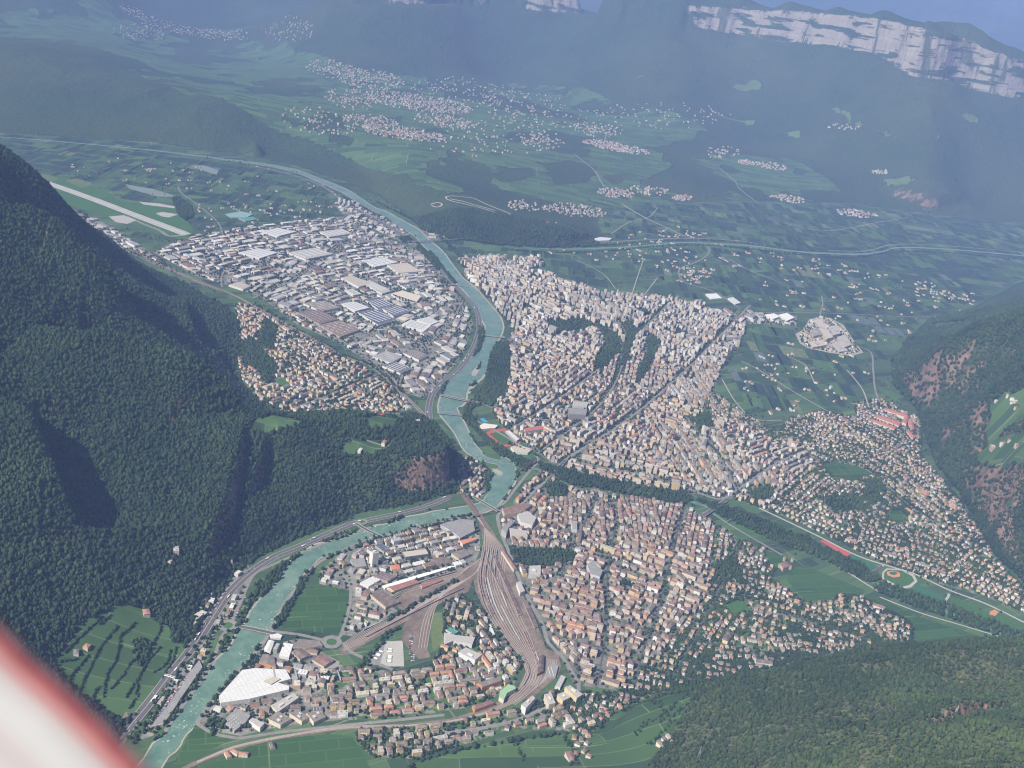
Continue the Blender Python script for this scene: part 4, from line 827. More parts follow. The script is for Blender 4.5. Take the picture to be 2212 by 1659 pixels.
def part(name, acc, mats, root, loc=None, kind=None):
    if not acc.f: return None
    o = link(bpy.data.objects.new(name, acc.mesh(name, mats)), root); l = root.location; o.matrix_parent_inverse = Matrix.Translation((-l[0], -l[1], -l[2]))
    if kind: o['kind'] = kind
    return o
def area2(P): return sum(P[i][0]*P[(i+1) % len(P)][1]-P[(i+1) % len(P)][0]*P[i][1] for i in range(len(P)))
def big(name, label, cat, roofpts, h, wc, rc, z0=0.0, style='flat', extras=(), group=None, ground=False, phrase=None, rh=3.0, world=None):
    """a building given by the outline of its roof as seen, lifted to its height"""
    P = world if world is not None else [tuple(un(u, v, z0+(0 if ground else h))[:2]) for u, v in roofpts]
    if area2(P) < 0: P = P[::-1]
    reserve(P); cx = sum(p[0] for p in P)/len(P); cy = sum(p[1] for p in P)/len(P)
    root = emp(name, (cx, cy, z0), label, cat, group); A_ = Acc(); R_ = Acc(); wcol = WC.get(wc, wc); rcol = RC.get(rc, rc); zt = z0+h; n = len(P)
    for i in range(n): A_.quadwall(P[i], P[(i+1) % n], z0, zt, wcol)
    if style == 'flat':
        for t_ in tessellate_polygon([[Vector((*p, 0)) for p in P]]):
            q = [P[i] for i in t_]
            if area2(q) < 0: q = q[::-1]
            R_.face([(*p, zt-0.4) for p in q], rcol)
        for i in range(n):      # parapet
            a = P[i]; b_ = P[(i+1) % n]; ia = (a[0]+(cx-a[0])*0.012, a[1]+(cy-a[1])*0.012); ib = (b_[0]+(cx-b_[0])*0.012, b_[1]+(cy-b_[1])*0.012)
            A_.face([(*a, zt), (*b_, zt), (*ib, zt), (*ia, zt)], wcol)
    elif style in ('gable', 'hip', 'saw'):
        e01 = math.dist(P[0], P[1]); e12 = math.dist(P[1], P[2])
        Q = P if e01 >= e12 else P[1:]+P[:1]
        def lerp(a, b_, t): return (a[0]+(b_[0]-a[0])*t, a[1]+(b_[1]-a[1])*t)
        if style == 'saw':
            k = max(3, int(math.dist(Q[0], Q[1])/9))
            for i in range(k):
                a0, a1 = lerp(Q[0], Q[1], i/k), lerp(Q[0], Q[1], (i+1)/k); b0, b1 = lerp(Q[3], Q[2], i/k), lerp(Q[3], Q[2], (i+1)/k)
                am, bm = lerp(a0, a1, 0.72), lerp(b0, b1, 0.72)
                R_.face([(*a0, zt), (*am, zt+rh), (*bm, zt+rh), (*b0, zt)], rcol); R_.face([(*am, zt+rh), (*a1, zt), (*b1, zt), (*bm, zt+rh)], (0.50, 0.50, 0.48))
                A_.face([(*a0, zt), (*a1, zt), (*am, zt+rh)], wcol); A_.face([(*b1, zt), (*b0, zt), (*bm, zt+rh)], wcol)
        else:
            r0 = lerp(Q[0], Q[3], .5); r1 = lerp(Q[1], Q[2], .5)
            if style == 'hip': t = min(0.45, math.dist(Q[1], Q[2])/2/math.dist(Q[0], Q[1])); r0, r1 = lerp(r0, r1, t), lerp(r1, r0, t/(1-t) if t < .5 else t)
            R_.face([(*Q[0], zt), (*Q[1], zt), (*r1, zt+rh), (*r0, zt+rh)], rcol); R_.face([(*Q[2], zt), (*Q[3], zt), (*r0, zt+rh), (*r1, zt+rh)], rcol)
            if style == 'hip': R_.face([(*Q[1], zt), (*Q[2], zt), (*r1, zt+rh)], rcol); R_.face([(*Q[3], zt), (*Q[0], zt), (*r0, zt+rh)], rcol)
            else: A_.face([(*Q[1], zt), (*Q[2], zt), (*r1, zt+rh)], wcol); A_.face([(*Q[3], zt), (*Q[0], zt), (*r0, zt+rh)], wcol)
    part('wall', A_, [M['facade']], root); part('roof', R_, [M['roofing']], root)
    for ex in extras:      # (name, [(fx, fy, fw, fd, height)...], colour): boxes on the roof in fractions of the footprint's main axes
        E_ = Acc(); e = np.array(P[1])-np.array(P[0]); f_ = np.array(P[-1])-np.array(P[0]); Le = np.linalg.norm(e); Lf = np.linalg.norm(f_); an = math.atan2(e[1], e[0])
        for (a, b_, ww, dd, hh) in ex[1]:
            c_ = np.array(P[0])+e*a+f_*b_; boxy(E_, rect(c_[0], c_[1], ww*Le, dd*Lf, an), zt-0.5, zt+hh, ex[2], ex[2])
        if len(ex[1]) > 1 and len(ex) == 3:
            for (a, b_, ww, dd, hh) in ex[1]:
                E1 = Acc(); c_ = np.array(P[0])+e*a+f_*b_; boxy(E1, rect(c_[0], c_[1], ww*Le, dd*Lf, an), zt-0.5, zt+hh, ex[2], ex[2]); part(ex[0], E1, [M['facade']], root)
        else: part(ex[0], E_, [M['facade']], root)
    if phrase: LM.append(((cx, cy), phrase))
    return root
white = (0.74, 0.74, 0.72); dk = (0.2, 0.2, 0.2)
# --- the south-east works
big('factory_hall', 'sprawling white flat factory roof with thin skylight lines beside the lower river', 'factory', [(473,1503),(500,1473),(523,1447),(550,1443),(617,1446),(628,1466),(600,1474),(624,1482),(624,1489),(540,1509),(477,1518)], 12, (0.6, 0.6, 0.58), (0.60, 0.60, 0.585), phrase='the sprawling white factory',
    extras=[('roof_seam', [(2.1+0.75*k, 3.2-0.55*k, 0.05, 1.6, 0.7) for k in range(5)], (0.3, 0.3, 0.3))])
big('factory_annex', 'grey flat courtyard annex with dark recess on the white factory roof', 'factory', [(570,1471),(594,1461),(606,1466),(586,1478)], 15, 'grey', 'beige', style='flat')
big('orange_warehouse', 'low warehouse with orange gable wall by the lower river road', 'warehouse', [(559,1430),(568,1413),(592,1418),(597,1443)], 9, 'orange', 'grey brown', style='gable', phrase='the orange fronted warehouse')
big('arched_shed', 'long white curved roof shed beside the bridge approach, left of two', 'warehouse', [(570,1402),(580,1382),(593,1385),(584,1409)], 9, 'white', 'white', style='gable', rh=2.2)
big('striped_shed', 'white and grey striped shed roof standing right of the arched shed', 'warehouse', [(603,1416),(613,1388),(634,1391),(624,1420)], 9, 'white', 'white', style='saw', rh=1.6)
big('tin_shed', 'small white shed roof right at the bridge end', 'warehouse', [(583,1370),(600,1368),(610,1372),(606,1379),(585,1377)], 6, 'white', 'white')
big('brown_factory', 'long brown low pitched factory roof by the roundabout', 'factory', [(632,1398),(645,1380),(690,1384),(697,1394),(660,1400)], 9, 'tan', 'grey brown', phrase='the brown factory by the roundabout')
big('brown_shed', 'rusty brown steep shed roof below the long brown factory', 'warehouse', [(629,1408),(650,1400),(672,1416),(648,1425)], 8, 'beige', 'brown', style='gable')
big('red_brown_shed', 'reddish brown shed roof right of the rusty brown shed', 'warehouse', [(674,1425),(700,1412),(722,1426),(700,1440)], 8, 'beige', 'reddish brown', style='gable')
big('skylight_factory', 'low grey factory roof dotted with rows of skylights near the river bend', 'factory', [(484,1555),(510,1528),(541,1545),(530,1560),(506,1579)], 9, 'grey', 'mid grey', extras=[('skylight', [(0.15+0.2*i, 0.2+0.2*j, 0.06, 0.03, 0.7) for i in range(4) for j in range(4)], (0.6, 0.6, 0.58))], phrase='the skylight dotted factory')
big('office_slab', 'white office slab with flat roof right of the skylight dotted factory', 'office block', [(538,1556),(545,1550),(571,1562),(562,1572)], 15, 'white', 'pale grey')
for k, (q, lb) in enumerate([([(584,1524),(632,1497),(646,1506),(600,1538)], 'long beige works hall with grey yard south of the white factory'), ([(578,1552),(600,1536),(630,1552),(606,1566)], 'flat brown roofed works hall with ducts, left of a row of three'), ([(625,1541),(642,1533),(668,1548),(652,1558)], 'flat brown roofed works hall in the middle of a row of three'), ([(662,1540),(690,1536),(704,1548),(678,1560)], 'flat brown roofed works hall, right end of a row of three')]):
    big('works_hall', lb, 'factory', q, 13, 'cream', 'grey brown' if k else 'pale grey', extras=[('roof_plant', [(0.3, 0.4, 0.2, 0.25, 2.5), (0.7, 0.55, 0.15, 0.2, 2.0)], (0.45, 0.43, 0.4))])
big('parking_deck', 'long grey parking deck full of cars between motorway and lower river', 'parking deck', [(327,1569),(367,1503),(430,1426),(437,1441),(393,1504),(367,1544),(352,1564)], 8, 'beige', 'mid grey', phrase='the long parking deck')
# --- works and depot around the rail triangle
big('tower_block', 'tall pale slab tower casting a shadow beside the rail triangle', 'tower', [(799,1190),(813,1188),(819,1193),(806,1196)], 52, 'white', 'pale grey', phrase='the tall white tower', extras=[('stair_head', [(0.5, 0.5, 0.4, 0.4, 3.5)], (0.6, 0.6, 0.58))])
big('trade_hall', 'grey ribbed hall roof with rows of white skylights by the railway', 'hall', [(950,1133),(968,1127),(1000,1121),(1022,1124),(1026,1146),(994,1162),(972,1146)], 12, 'grey', 'mid grey', phrase='the ribbed trade hall', extras=[('skylight', [(0.10+0.2*i, 0.1+0.15*j, 0.12, 0.02, 1.0) for i in range(5) for j in range(5)], (0.66, 0.66, 0.64))])
big('sawtooth_factory', 'brown roofed sawtooth factory with white gutters in the rail triangle', 'factory', [(799,1284),(822,1274),(863,1300),(833,1312)], 10, 'beige', 'brown', style='saw', rh=2.4, phrase='the sawtooth factory')
big('freight_shed', 'very long narrow white freight shed roof beside the sidings', 'shed', [(826,1265),(900,1242),(978,1221),(982,1224),(905,1248),(832,1270)], 7, 'white', (0.8, 0.8, 0.76), phrase='the long white freight shed')
big('red_depot', 'long dusky red depot roof below the white freight shed', 'depot', [(836,1268),(895,1252),(906,1258),(851,1277)], 9, 'beige', (0.30, 0.13, 0.11), style='gable', rh=3, phrase='the dusky red depot')
big('red_shed', 'narrow red shed roof at the right of the dusky red depot', 'shed', [(908,1264),(950,1250),(957,1253),(912,1270)], 6, 'beige', (0.32, 0.12, 0.10), style='gable', rh=2)
big('white_storehouse', 'bright white flat storehouse left of the sidings', 'warehouse', [(778,1258),(806,1244),(822,1252),(796,1267)], 9, 'white', 'white')
big('sawtooth_depot', 'dark purple brown depot roof with ridges above the white storehouse', 'depot', [(805,1246),(826,1236),(858,1244),(838,1256)], 9, 'tan', (0.16, 0.11, 0.11), style='saw', rh=2)
big('glass_office', 'dark glazed office with light roof in the trade estate', 'office block', [(868,1192),(920,1186),(926,1196),(876,1203)], 14, (0.16, 0.18, 0.19), 'beige', phrase='the dark glazed office')
big('terracotta_hall', 'small bright orange red roof near the white tower foot', 'hall', [(842,1221),(862,1219),(865,1228),(846,1231)], 8, 'cream', (0.55, 0.17, 0.09), style='hip', rh=2)
big('orange_long_hall', 'long bright orange red roof beside the ribbed trade hall', 'hall', [(990,1168),(1028,1160),(1030,1165),(1000,1176)], 11, 'cream', (0.58, 0.20, 0.10), style='gable', rh=3)
big('dark_hall', 'grey flat hall beside the white tower', 'hall', [(757,1208),(786,1205),(792,1222),(766,1226)], 9, 'grey', 'mid grey'); big('blue_grey_hall', 'blue grey glazed hall above the white tower', 'hall', [(810,1178),(823,1172),(842,1186),(830,1192)], 10, 'grey', 'slate blue')
big('pitched_hall', 'grey pitched hall under the sidings end near the railway', 'hall', [(975,1195),(1000,1186),(1018,1196),(992,1208)], 11, 'beige', 'grey brown', style='hip', rh=3); big('low_brown_hall', 'wide low brown grey hall roof left of the pitched hall', 'hall', [(925,1208),(960,1202),(983,1212),(940,1222)], 9, 'cream', 'brown', style='hip', rh=2.5)
# --- station
for q, lb in (([(1064,1200),(1070,1198),(1128,1326),(1120,1329)], 'long dark brown platform roof nearest the station building'), ([(1130,1300),(1139,1296),(1163,1352),(1155,1357)], 'dark purple brown shed roof at the far end of the platforms'), ([(1049,1206),(1052,1205),(1094,1290),(1090,1292)], 'narrow grey platform roof in the middle of the tracks')):
    big('platform_roof', lb, 'platform roof', q, 5.5, 'tan', (0.115, 0.075, 0.068), style='flat')
big('station_building', 'long brown roofed station building beside the park', 'station', [(1083,1190),(1090,1188),(1118,1228),(1110,1231)], 11, 'cream', 'reddish brown', style='gable', rh=3.5, phrase='the station building')
big('post_building', 'white cubic building at the right edge of the tracks', 'office block', [(1116,1257),(1124,1256),(1134,1276),(1124,1280)], 17, 'white', 'pale grey')
big('station_block', 'large pale square block right of the station forecourt', 'office block', [(1144,1222),(1168,1221),(1168,1240),(1142,1240)], 18, 'white', 'pale grey', extras=[('roof_plant', [(0.4, 0.4, 0.3, 0.3, 3)], (0.5, 0.5, 0.48))])
big('engine_shed', 'long brown engine shed on the right of the curving tracks', 'depot', [(1165,1418),(1176,1414),(1174,1450),(1160,1457)], 9, 'brick red', 'dark brown', style='gable', rh=3, phrase='the brown engine shed')
big('carriage_shed', 'grey striped carriage shed beside the brown engine shed', 'depot', [(1183,1440),(1196,1430),(1206,1440),(1200,1462),(1180,1462)], 7, 'grey', 'mid grey', extras=[('skylight', [(0.25, 0.5, 0.06, 0.8, 0.8), (0.6, 0.5, 0.06, 0.8, 0.8)], (0.55, 0.5, 0.4))])
big('pale_shed', 'pale grey long shed standing right of the carriage sheds', 'shed', [(1199,1482),(1212,1458),(1222,1462),(1210,1486)], 9, 'white', 'pale grey')
big('yard_office', 'long pale thin shed at the left edge of the main yard', 'shed', [(1055,1350),(1060,1348),(1070,1372),(1064,1375)], 6, 'white', 'white')
big('mint_block', 'block with a bright green metal roof inside the rail curve', 'apartment building', [(1078,1505),(1080,1492),(1098,1478),(1112,1482),(1114,1487),(1095,1497),(1088,1512)], 15, 'cream', (0.26, 0.44, 0.24), phrase='the green roofed block')
big('ochre_block', 'long ochre and red block with dark roof inside the rail curve', 'apartment building', [(1030,1475),(1076,1462),(1084,1470),(1042,1484)], 15, 'orange', 'grey brown', style='gable', rh=3)
big('orange_house_row', 'orange red house row above the curving embankment', 'apartment building', [(1020,1524),(1060,1512),(1068,1518),(1026,1533)], 12, 'orange', 'reddish brown', style='hip', rh=3)
big('white_complex', 'white modern block with glazed front in the estate inside the rail curve', 'office block', [(990,1408),(1006,1398),(1040,1414),(1026,1426)], 18, (0.66, 0.66, 0.66), 'pale grey', extras=[('stair_head', [(0.3, 0.4, 0.15, 0.3, 3)], (0.6, 0.6, 0.58))], phrase='the white modern block')
big('white_stepped_block', 'white stepped block left of the glazed modern block', 'office block', [(960,1366),(985,1372),(1026,1376),(1020,1392),(980,1384),(960,1392)], 15, 'white', 'pale grey')
big('teal_roof_hall', 'hall with dark teal roof at the top of the inner estate', 'hall', [(962,1360),(975,1356),(990,1364),(980,1370)], 10, 'cream', 'teal')
for k, (q, lb) in enumerate([([(1204,1500),(1218,1494),(1232,1506),(1216,1514)], 'yellow apartment block with round roof disc below the tracks'), ([(1220,1484),(1232,1480),(1258,1500),(1246,1508)], 'long stepped yellow apartment block above the round disc one'), ([(1126,1522),(1150,1502),(1156,1508),(1136,1530)], 'white apartment slab at the outer bend of the tracks'), ([(1176,1500),(1190,1496),(1200,1518),(1186,1522)], 'cream apartment block with grey top right of the white slab')]):
    big('apartment_block', lb, 'apartment building', q, 24, ['yellow', 'yellow', 'white', 'cream'][k], 'pale grey', extras=[('stair_head', [(0.5, 0.5, 0.15, 0.3, 3)], (0.6, 0.55, 0.45))])
# --- old town
def spire(name, label, cat, u, v, tw, th, sh, wc, rc, nave=None, phrase=None, nh=16, z0=0.0):
    c_ = hit(u, v) if z0 else un(u, v); z = float(c_[2]) if z0 else 0.0; root = emp(name, (c_[0], c_[1], z), label, cat); A_ = Acc(); boxy(A_, rect(c_[0], c_[1], tw, tw, 0.5), z, z+th, wc); part('tower', A_, [M['facade']], root)
    S_ = Acc(); Q = rect(c_[0], c_[1], tw*1.05, tw*1.05, 0.5)
    for i in range(4): S_.face([(*Q[i], z+th), (*Q[(i+1) % 4], z+th), (c_[0], c_[1], z+th+sh)], rc)
    part('spire', S_, [M['roofing']], root)
    if nave:
        L_, W_, an = nave; b_ = dict(cx=c_[0]+math.cos(an)*(L_/2+tw/2+0.1), cy=c_[1]+math.sin(an)*(L_/2+tw/2+0.1), w=L_, d=W_, a=an, z0=z, h=nh, roof='gable', wc='tan', rc='dark brown', rh=W_*0.6, kind='church', j=1.0)
        a1, a2, a3 = Acc(), Acc(), Acc(); house_geo(a1, a2, a3, b_); part('nave', a1, [M['facade']], root); part('roof', a2, [M['roofing']], root); reserve(rect(b_['cx'], b_['cy'], L_, W_, an))
    if phrase: LM.append(((c_[0], c_[1]), phrase))
    return root
spire('cathedral', 'brown stone cathedral with steep roof and pointed tower in the old town', 'church', 1250, 1172, 9, 40, 26, (0.3, 0.24, 0.19), (0.16, 0.15, 0.12), (48, 24, 3.4), 'the cathedral')
spire('parish_church', 'church with tall narrow spire among the villas near the foot of the right hill', 'church', 1932, 985, 7, 30, 22, (0.45, 0.38, 0.3), (0.18, 0.10, 0.08), (30, 14, 0.3), 'the slender church spire')
spire('friary_church', 'friary church with brown gabled roof in the upper old town', 'church', 1462, 1245, 6, 24, 14, (0.42, 0.34, 0.27), (0.2, 0.12, 0.09), (44, 15, 0.9), 'the friary church')
spire('brick_campanile', 'slim brick campanile between apartment rows near the long avenue', 'church tower', 1448, 950, 6, 34, 5, (0.32, 0.17, 0.13), (0.25, 0.13, 0.1), (30, 18, 2.6), 'the brick campanile')
spire('village_church', 'pale village church tower among the far vineyards village', 'church', 980, 251, 9, 45, 30, (0.6, 0.56, 0.48), (0.4, 0.36, 0.3), (40, 20, 0.4), None, 18, 1)
spire('village_church', 'tall church spire in the hillside village under the mountain', 'church', 1306, 307, 10, 60, 36, (0.4, 0.36, 0.32), (0.3, 0.26, 0.24), (40, 20, 1.4), None, 18, 1)
big('victory_arch', 'white marble arch monument at the town end of the bridge', 'monument', [(1572,1059),(1580,1058),(1584,1062),(1576,1063)], 19, (0.74, 0.73, 0.70), (0.7, 0.69, 0.66), phrase='the white arch monument')
big('curved_block', 'curved pale blue grey block at the big bank corner of the old town', 'office block', [(1268,1218),(1280,1212),(1302,1232),(1296,1246),(1276,1240)], 18, (0.55, 0.56, 0.58), 'mid grey', phrase='the curved pale block')
big('government_block', 'huge beige block on the river bank right of the rail bridge', 'office block', [(1085,1098),(1140,1086),(1148,1090),(1126,1106),(1090,1112)], 16, 'pink', 'reddish brown', phrase='the long riverside block')
big('white_offices', 'large white office complex at the corner of the old town and the yard', 'office block', [(1118,1110),(1140,1104),(1158,1118),(1150,1134),(1125,1128)], 20, 'white', 'pale grey')
big('slate_building', 'tall orange and white fronted block beside the white offices', 'office block', [(1084,1143),(1090,1132),(1100,1136),(1094,1152)], 24, 'grey', 'mid grey'); big('striped_block', 'long block with orange stripes near the yard corner', 'apartment building', [(1100,1140),(1134,1146),(1140,1156),(1104,1152)], 20, 'cream', 'pale grey')
# --- Gries side
big('glazed_office_block', 'big dark glazed office block with white bands in the dense quarter', 'office block', [(1228,880),(1268,884),(1266,896),(1230,894)], 30, (0.28, 0.25, 0.24), 'mid grey', phrase='the dark banded office block')
big('apartment_group', 'white apartment pair just behind the dark banded office block', 'apartment building', [(1238,866),(1270,868),(1268,878),(1236,877)], 26, 'white', 'pale grey')
big('long_white_hall', 'wide white roofed hall near the stadium pool', 'hall', [(1034,920),(1045,914),(1076,918),(1070,924),(1036,927)], 9, 'beige', (0.70, 0.64, 0.54), phrase='the pale pool hall')
big('stadium_stand', 'white canopy grandstand along the football pitch', 'grandstand', [(1092,931),(1100,929),(1122,948),(1116,952)], 11, 'grey', 'white', phrase='the football stadium')
big('sports_hall', 'brown and white roofed sports hall at the foot of the football pitch', 'hall', [(1103,965),(1118,960),(1150,970),(1140,978),(1112,976)], 11, 'white', 'beige')
big('red_roof_school', 'long bright red roofed school right of the stadium', 'school', [(1132,925),(1172,919),(1175,926),(1134,932)], 13, 'cream', (0.42, 0.12, 0.10))
q0 = [([(1906,884),(1912,880),(1962,896),(1958,902)], 'rear long red roofed wing of the walled hospital complex'), ([(1888,900),(1894,895),(1948,912),(1942,920)], 'middle long red roofed wing of the walled hospital complex'), ([(1876,908),(1882,904),(1936,922),(1932,928)], 'front long red roofed wing of the walled hospital complex'), ([(1948,912),(1956,896),(1964,899),(1958,916)], 'short red roofed cross wing closing the walled hospital complex'), ([(1962,908),(1970,904),(1976,926),(1968,930)], 'right red roofed end wing of the walled hospital complex'), ([(1958,932),(1964,930),(1978,944),(1972,948)], 'small red roofed annex under the walled hospital complex')]
for q, lb in q0: big('hospital_wing', lb, 'hospital', q, 14, 'cream', (0.42, 0.15, 0.11), style='hip', rh=4, group='red roofed wings of the walled hospital')
landmark(1925, 912, 'the red roofed hospital wings')
big('white_wavy_hall', 'white wavy roofed exhibition hall, left of two at the town edge', 'hall', [(1652,680),(1672,677),(1685,684),(1668,690)], 12, 'white', 'white', style='saw', rh=2); big('white_wavy_hall', 'white wavy roofed exhibition hall, right of two at the town edge', 'hall', [(1682,680),(1700,676),(1716,686),(1700,693)], 12, 'white', 'white', style='saw', rh=2, phrase='the two white wavy halls')
big('greenhouse_hall', 'white long hall among orchards, left of two', 'warehouse', [(1524,635),(1548,634),(1560,644),(1536,646)], 8, 'white', 'white', style='saw', rh=1.5); big('greenhouse_hall', 'white long hall among orchards, right of two', 'warehouse', [(1572,644),(1584,642),(1600,654),(1588,657)], 8, 'white', 'white', style='saw', rh=1.5, phrase='the white halls among the orchards')
big('orchard_store', 'big white domed fruit store at the foot of the castle hill', 'warehouse', [(1283,515),(1296,512),(1322,514),(1316,519),(1288,520)], 12, 'white', 'white', phrase='the white domed fruit store')
big('greenhouse', 'pale green glasshouse by the airfield', 'greenhouse', [(487,462),(520,456),(547,462),(532,470),(500,470)], 6, (0.2, 0.35, 0.33), (0.2, 0.34, 0.3), style='flat', phrase='the green glasshouse'); big('greenhouse', 'dark teal glasshouse beside the pale green one', 'greenhouse', [(515,471),(545,468),(556,473),(530,478)], 6, 'grey', 'teal')
# hospital blocks
for k, (q, h, lb) in enumerate([([(1758,690),(1772,688),(1800,728),(1786,732)], 22, 'long spine block of the pale hospital under construction'), ([(1790,706),(1806,702),(1816,720),(1800,724)], 18, 'square beige ward of the hospital beside its long spine'), ([(1752,712),(1768,708),(1776,722),(1758,726)], 16, 'left ward block of the pale hospital with grey roof'), ([(1748,738),(1776,734),(1786,745),(1756,750)], 14, 'low front block of the pale hospital'), ([(1808,728),(1826,722),(1840,744),(1824,750)], 15, 'right wing of the pale hospital near the access road'), ([(1796,742),(1812,738),(1832,757),(1812,760)], 10, 'low grey hall at the bottom of the hospital site')]):
    big('hospital_block', lb, 'hospital', q, h, 'beige', ['beige', 'pale grey', 'mid grey', 'beige', 'pale grey', 'pale grey'][k], extras=[('roof_plant', [(0.4, 0.5, 0.2, 0.3, 3)], (0.35, 0.3, 0.27))], group='blocks of the pale hospital')
landmark(1790, 725, 'the pale hospital')
# --- industrial zone
IND = [([(790,648),(820,641),(854,661),(817,668)], 'slate blue', 'dark blue roofed plant, rearmost of the three'), ([(825,666),(860,658),(884,673),(850,683)], 'slate blue', 'dark blue roofed plant, right of the three'), ([(772,674),(820,668),(857,691),(817,702)], 'slate blue', 'dark blue roofed plant, front of the three'), ([(737,656),(764,651),(799,664),(767,672)], 'white', 'white ribbed hall left of the dark blue roofed plants'),
 ([(640,674),(690,668),(730,690),(690,700)], 'brown', 'wide brown sawtooth works left of the white ribbed hall'), ([(690,702),(735,692),(778,712),(735,728)], 'brown', 'wide brown sawtooth works nearer the railway line'), ([(655,655),(700,650),(735,664),(695,672)], 'grey brown', 'grey brown sawtooth works behind the brown ones'), ([(737,600),(760,595),(800,612),(775,620)], 'beige', 'long beige roofed hall near the north edge of the works'), ([(780,610),(800,605),(845,628),(825,634)], 'pale grey', 'pale grey ribbed hall in the works'),
 ([(845,634),(870,628),(910,640),(900,652),(868,650)], 'beige', 'tan roofed hall with slots near the motorway'), ([(868,700),(888,690),(930,704),(915,716)], 'white', 'stepped white hall inside the motorway bend'), ([(900,690),(925,684),(948,694),(930,702)], 'white', 'white ridged hall nearest the motorway bend'), ([(805,770),(835,758),(870,770),(845,784)], 'mid grey', 'grey sawtooth hall low in the works'), ([(826,790),(850,780),(892,795),(865,806)], 'dark grey', 'dark striped hall low in the works'),
 ([(870,762),(900,754),(925,768),(905,778)], 'grey brown', 'two tone hall with tan roof low in the works'), ([(515,545),(560,536),(600,545),(560,558)], 'white', 'white long hall at the airfield end of the works'), ([(560,500),(600,492),(640,500),(600,510)], 'white', 'large white hall near the airfield road'), ([(620,545),(680,535),(720,548),(660,560)], 'pale grey', 'grey hall with white stripes behind the works'), ([(494,615),(520,608),(542,618),(525,625)], 'beige', 'pale yellow flat hall near the hill foot'),
 ([(690,500),(740,494),(760,504),(710,512)], 'pale grey', 'grey retail hall by the upper works road'), ([(780,562),(830,556),(860,566),(810,576)], 'white', 'white ribbed depot near the motorway'), ([(836,572),(880,568),(910,586),(860,590)], 'beige', 'pale ridged warehouse near the motorway')]
for q, rc_, lb in IND:
    big('industrial_hall', lb, 'factory', q, 11, 'white' if rc_ != 'brown' else 'tan', rc_, extras=[('skylight', [(0.12+0.19*i, 0.5, 0.03, 0.7, 1.2) for i in range(5)], (0.52, 0.53, 0.53) if rc_ != 'white' else (0.3, 0.31, 0.32))], style='saw' if rc_ in ('brown', 'grey brown', 'mid grey', 'beige') and 'hall' not in lb[:8] else 'flat', rh=2.2)
landmark(822, 672, 'the dark blue roofed plants'); landmark(700, 700, 'the brown sawtooth works'); landmark(740, 440, 'the power station silos'); landmark(450, 560, 'the airfield end of the works'); landmark(905, 705, 'the stepped white hall')
for k in range(3): big('silo', f'pale grey silo tower, {["left", "middle", "right"][k]} of the three above the river bend', 'silo', None, 38, 'white', 'pale grey', world=rect(*un(733+k*10, 438+k*3)[:2], 16, 16, 0.4), group='silo towers above the river bend')
# castles, hill houses
def hill_house(name, label, cat, u, v, w_, d_, a, h, wc, rc, roof='hip', rh=3.0, group=None):
    c_ = hit(u, v); root = emp(name, tuple(c_), label, cat, group); a1, a2, a3 = Acc(), Acc(), Acc()
    house_geo(a1, a2, a3, dict(cx=c_[0], cy=c_[1], w=w_, d=d_, a=a, z0=float(c_[2]), h=h, roof=roof, wc=wc, rc=rc, rh=rh, kind='house', j=1.0)); part('wall', a1, [M['facade']], root); part('roof', a2, [M['roofing']], root); part('chimney', a3, [M['facade']], root); return root
hill_house('castle_keep', 'stone castle on the porphyry hill above the river valley', 'castle', 1183, 484, 34, 22, 0.4, 16, 'tan', 'brown'); hill_house('castle_tower', 'pale castle tower right of the stone castle', 'castle', 1200, 487, 9, 9, 0.4, 26, 'cream', 'brown')
hill_house('ruined_castle', 'pale ruined castle in the dark woods above the motorway', 'castle', 380, 1192, 26, 16, 0.8, 12, 'cream', 'pale grey', 'flat'); hill_house('ruined_castle', 'smaller pale ruin just below the castle in the dark woods', 'castle', 367, 1217, 14, 10, 0.3, 9, 'cream', 'pale grey', 'flat'); hill_house('forest_chapel', 'pale chapel on a bare knoll in the woods near the motorway', 'church', 500, 1213, 16, 9, 0.5, 8, 'cream', 'grey brown', 'gable')
hill_house('farmhouse', 'terracotta roofed farmhouse at the top of the left vineyard', 'house', 316, 1326, 26, 17, 0.9, 9, 'cream', 'terracotta'); hill_house('farmhouse', 'square tan farmhouse alone in the middle of the left vineyard', 'house', 188, 1400, 16, 14, 0.2, 8, 'ochre', 'terracotta'); hill_house('farmhouse', 'grey roofed farmhouse left of the square tan one', 'house', 165, 1412, 17, 12, 0.7, 8, 'white', 'grey brown'); hill_house('farmhouse', 'brown farmhouse at the foot of the left vineyard near the motorway', 'house', 275, 1548, 16, 12, 0.4, 8, 'pink', 'brown')
hill_house('farmhouse', 'red roofed inn on the crest of the cliff hill', 'house', 830, 958, 30, 13, 0.2, 8, 'white', 'terracotta'); hill_house('farmhouse', 'white roofed barn left on the crest of the cliff hill', 'house', 778, 974, 26, 12, 0.2, 7, 'white', 'white', 'flat'); hill_house('farmhouse', 'long pale roofed building near the running track', 'house', 900, 911, 26, 12, 2.6, 7, 'white', 'white', 'gable')
hill_house('hotel', 'pale hotel below the meadow on the cliff hill saddle', 'hotel', 622, 893, 34, 14, 2.3, 12, 'pink', 'terracotta')
hill_house('mansion', 'ruin crowned rocky knob with pale castle on the right hill', 'castle', 2143, 972, 26, 18, 0.3, 20, 'tan', 'beige', 'flat'); hill_house('farmhouse', 'large brown roofed farm in the near vineyards at the bottom edge', 'house', 1232, 1640, 36, 18, 0.7, 9, 'cream', 'reddish brown')
for k, (u, v, lb) in enumerate([(492,1634,'left'), (508,1628,'middle'), (526,1633,'right')]): big('farmhouse', f'terracotta roofed farm building in the bottom vineyards, {lb} of three', 'house', None, 8, 'cream', 'terracotta', style='hip', world=rect(*un(u, v)[:2], 22, 12, 1.0+k*0.5), group='terracotta farm buildings in the bottom vineyards')
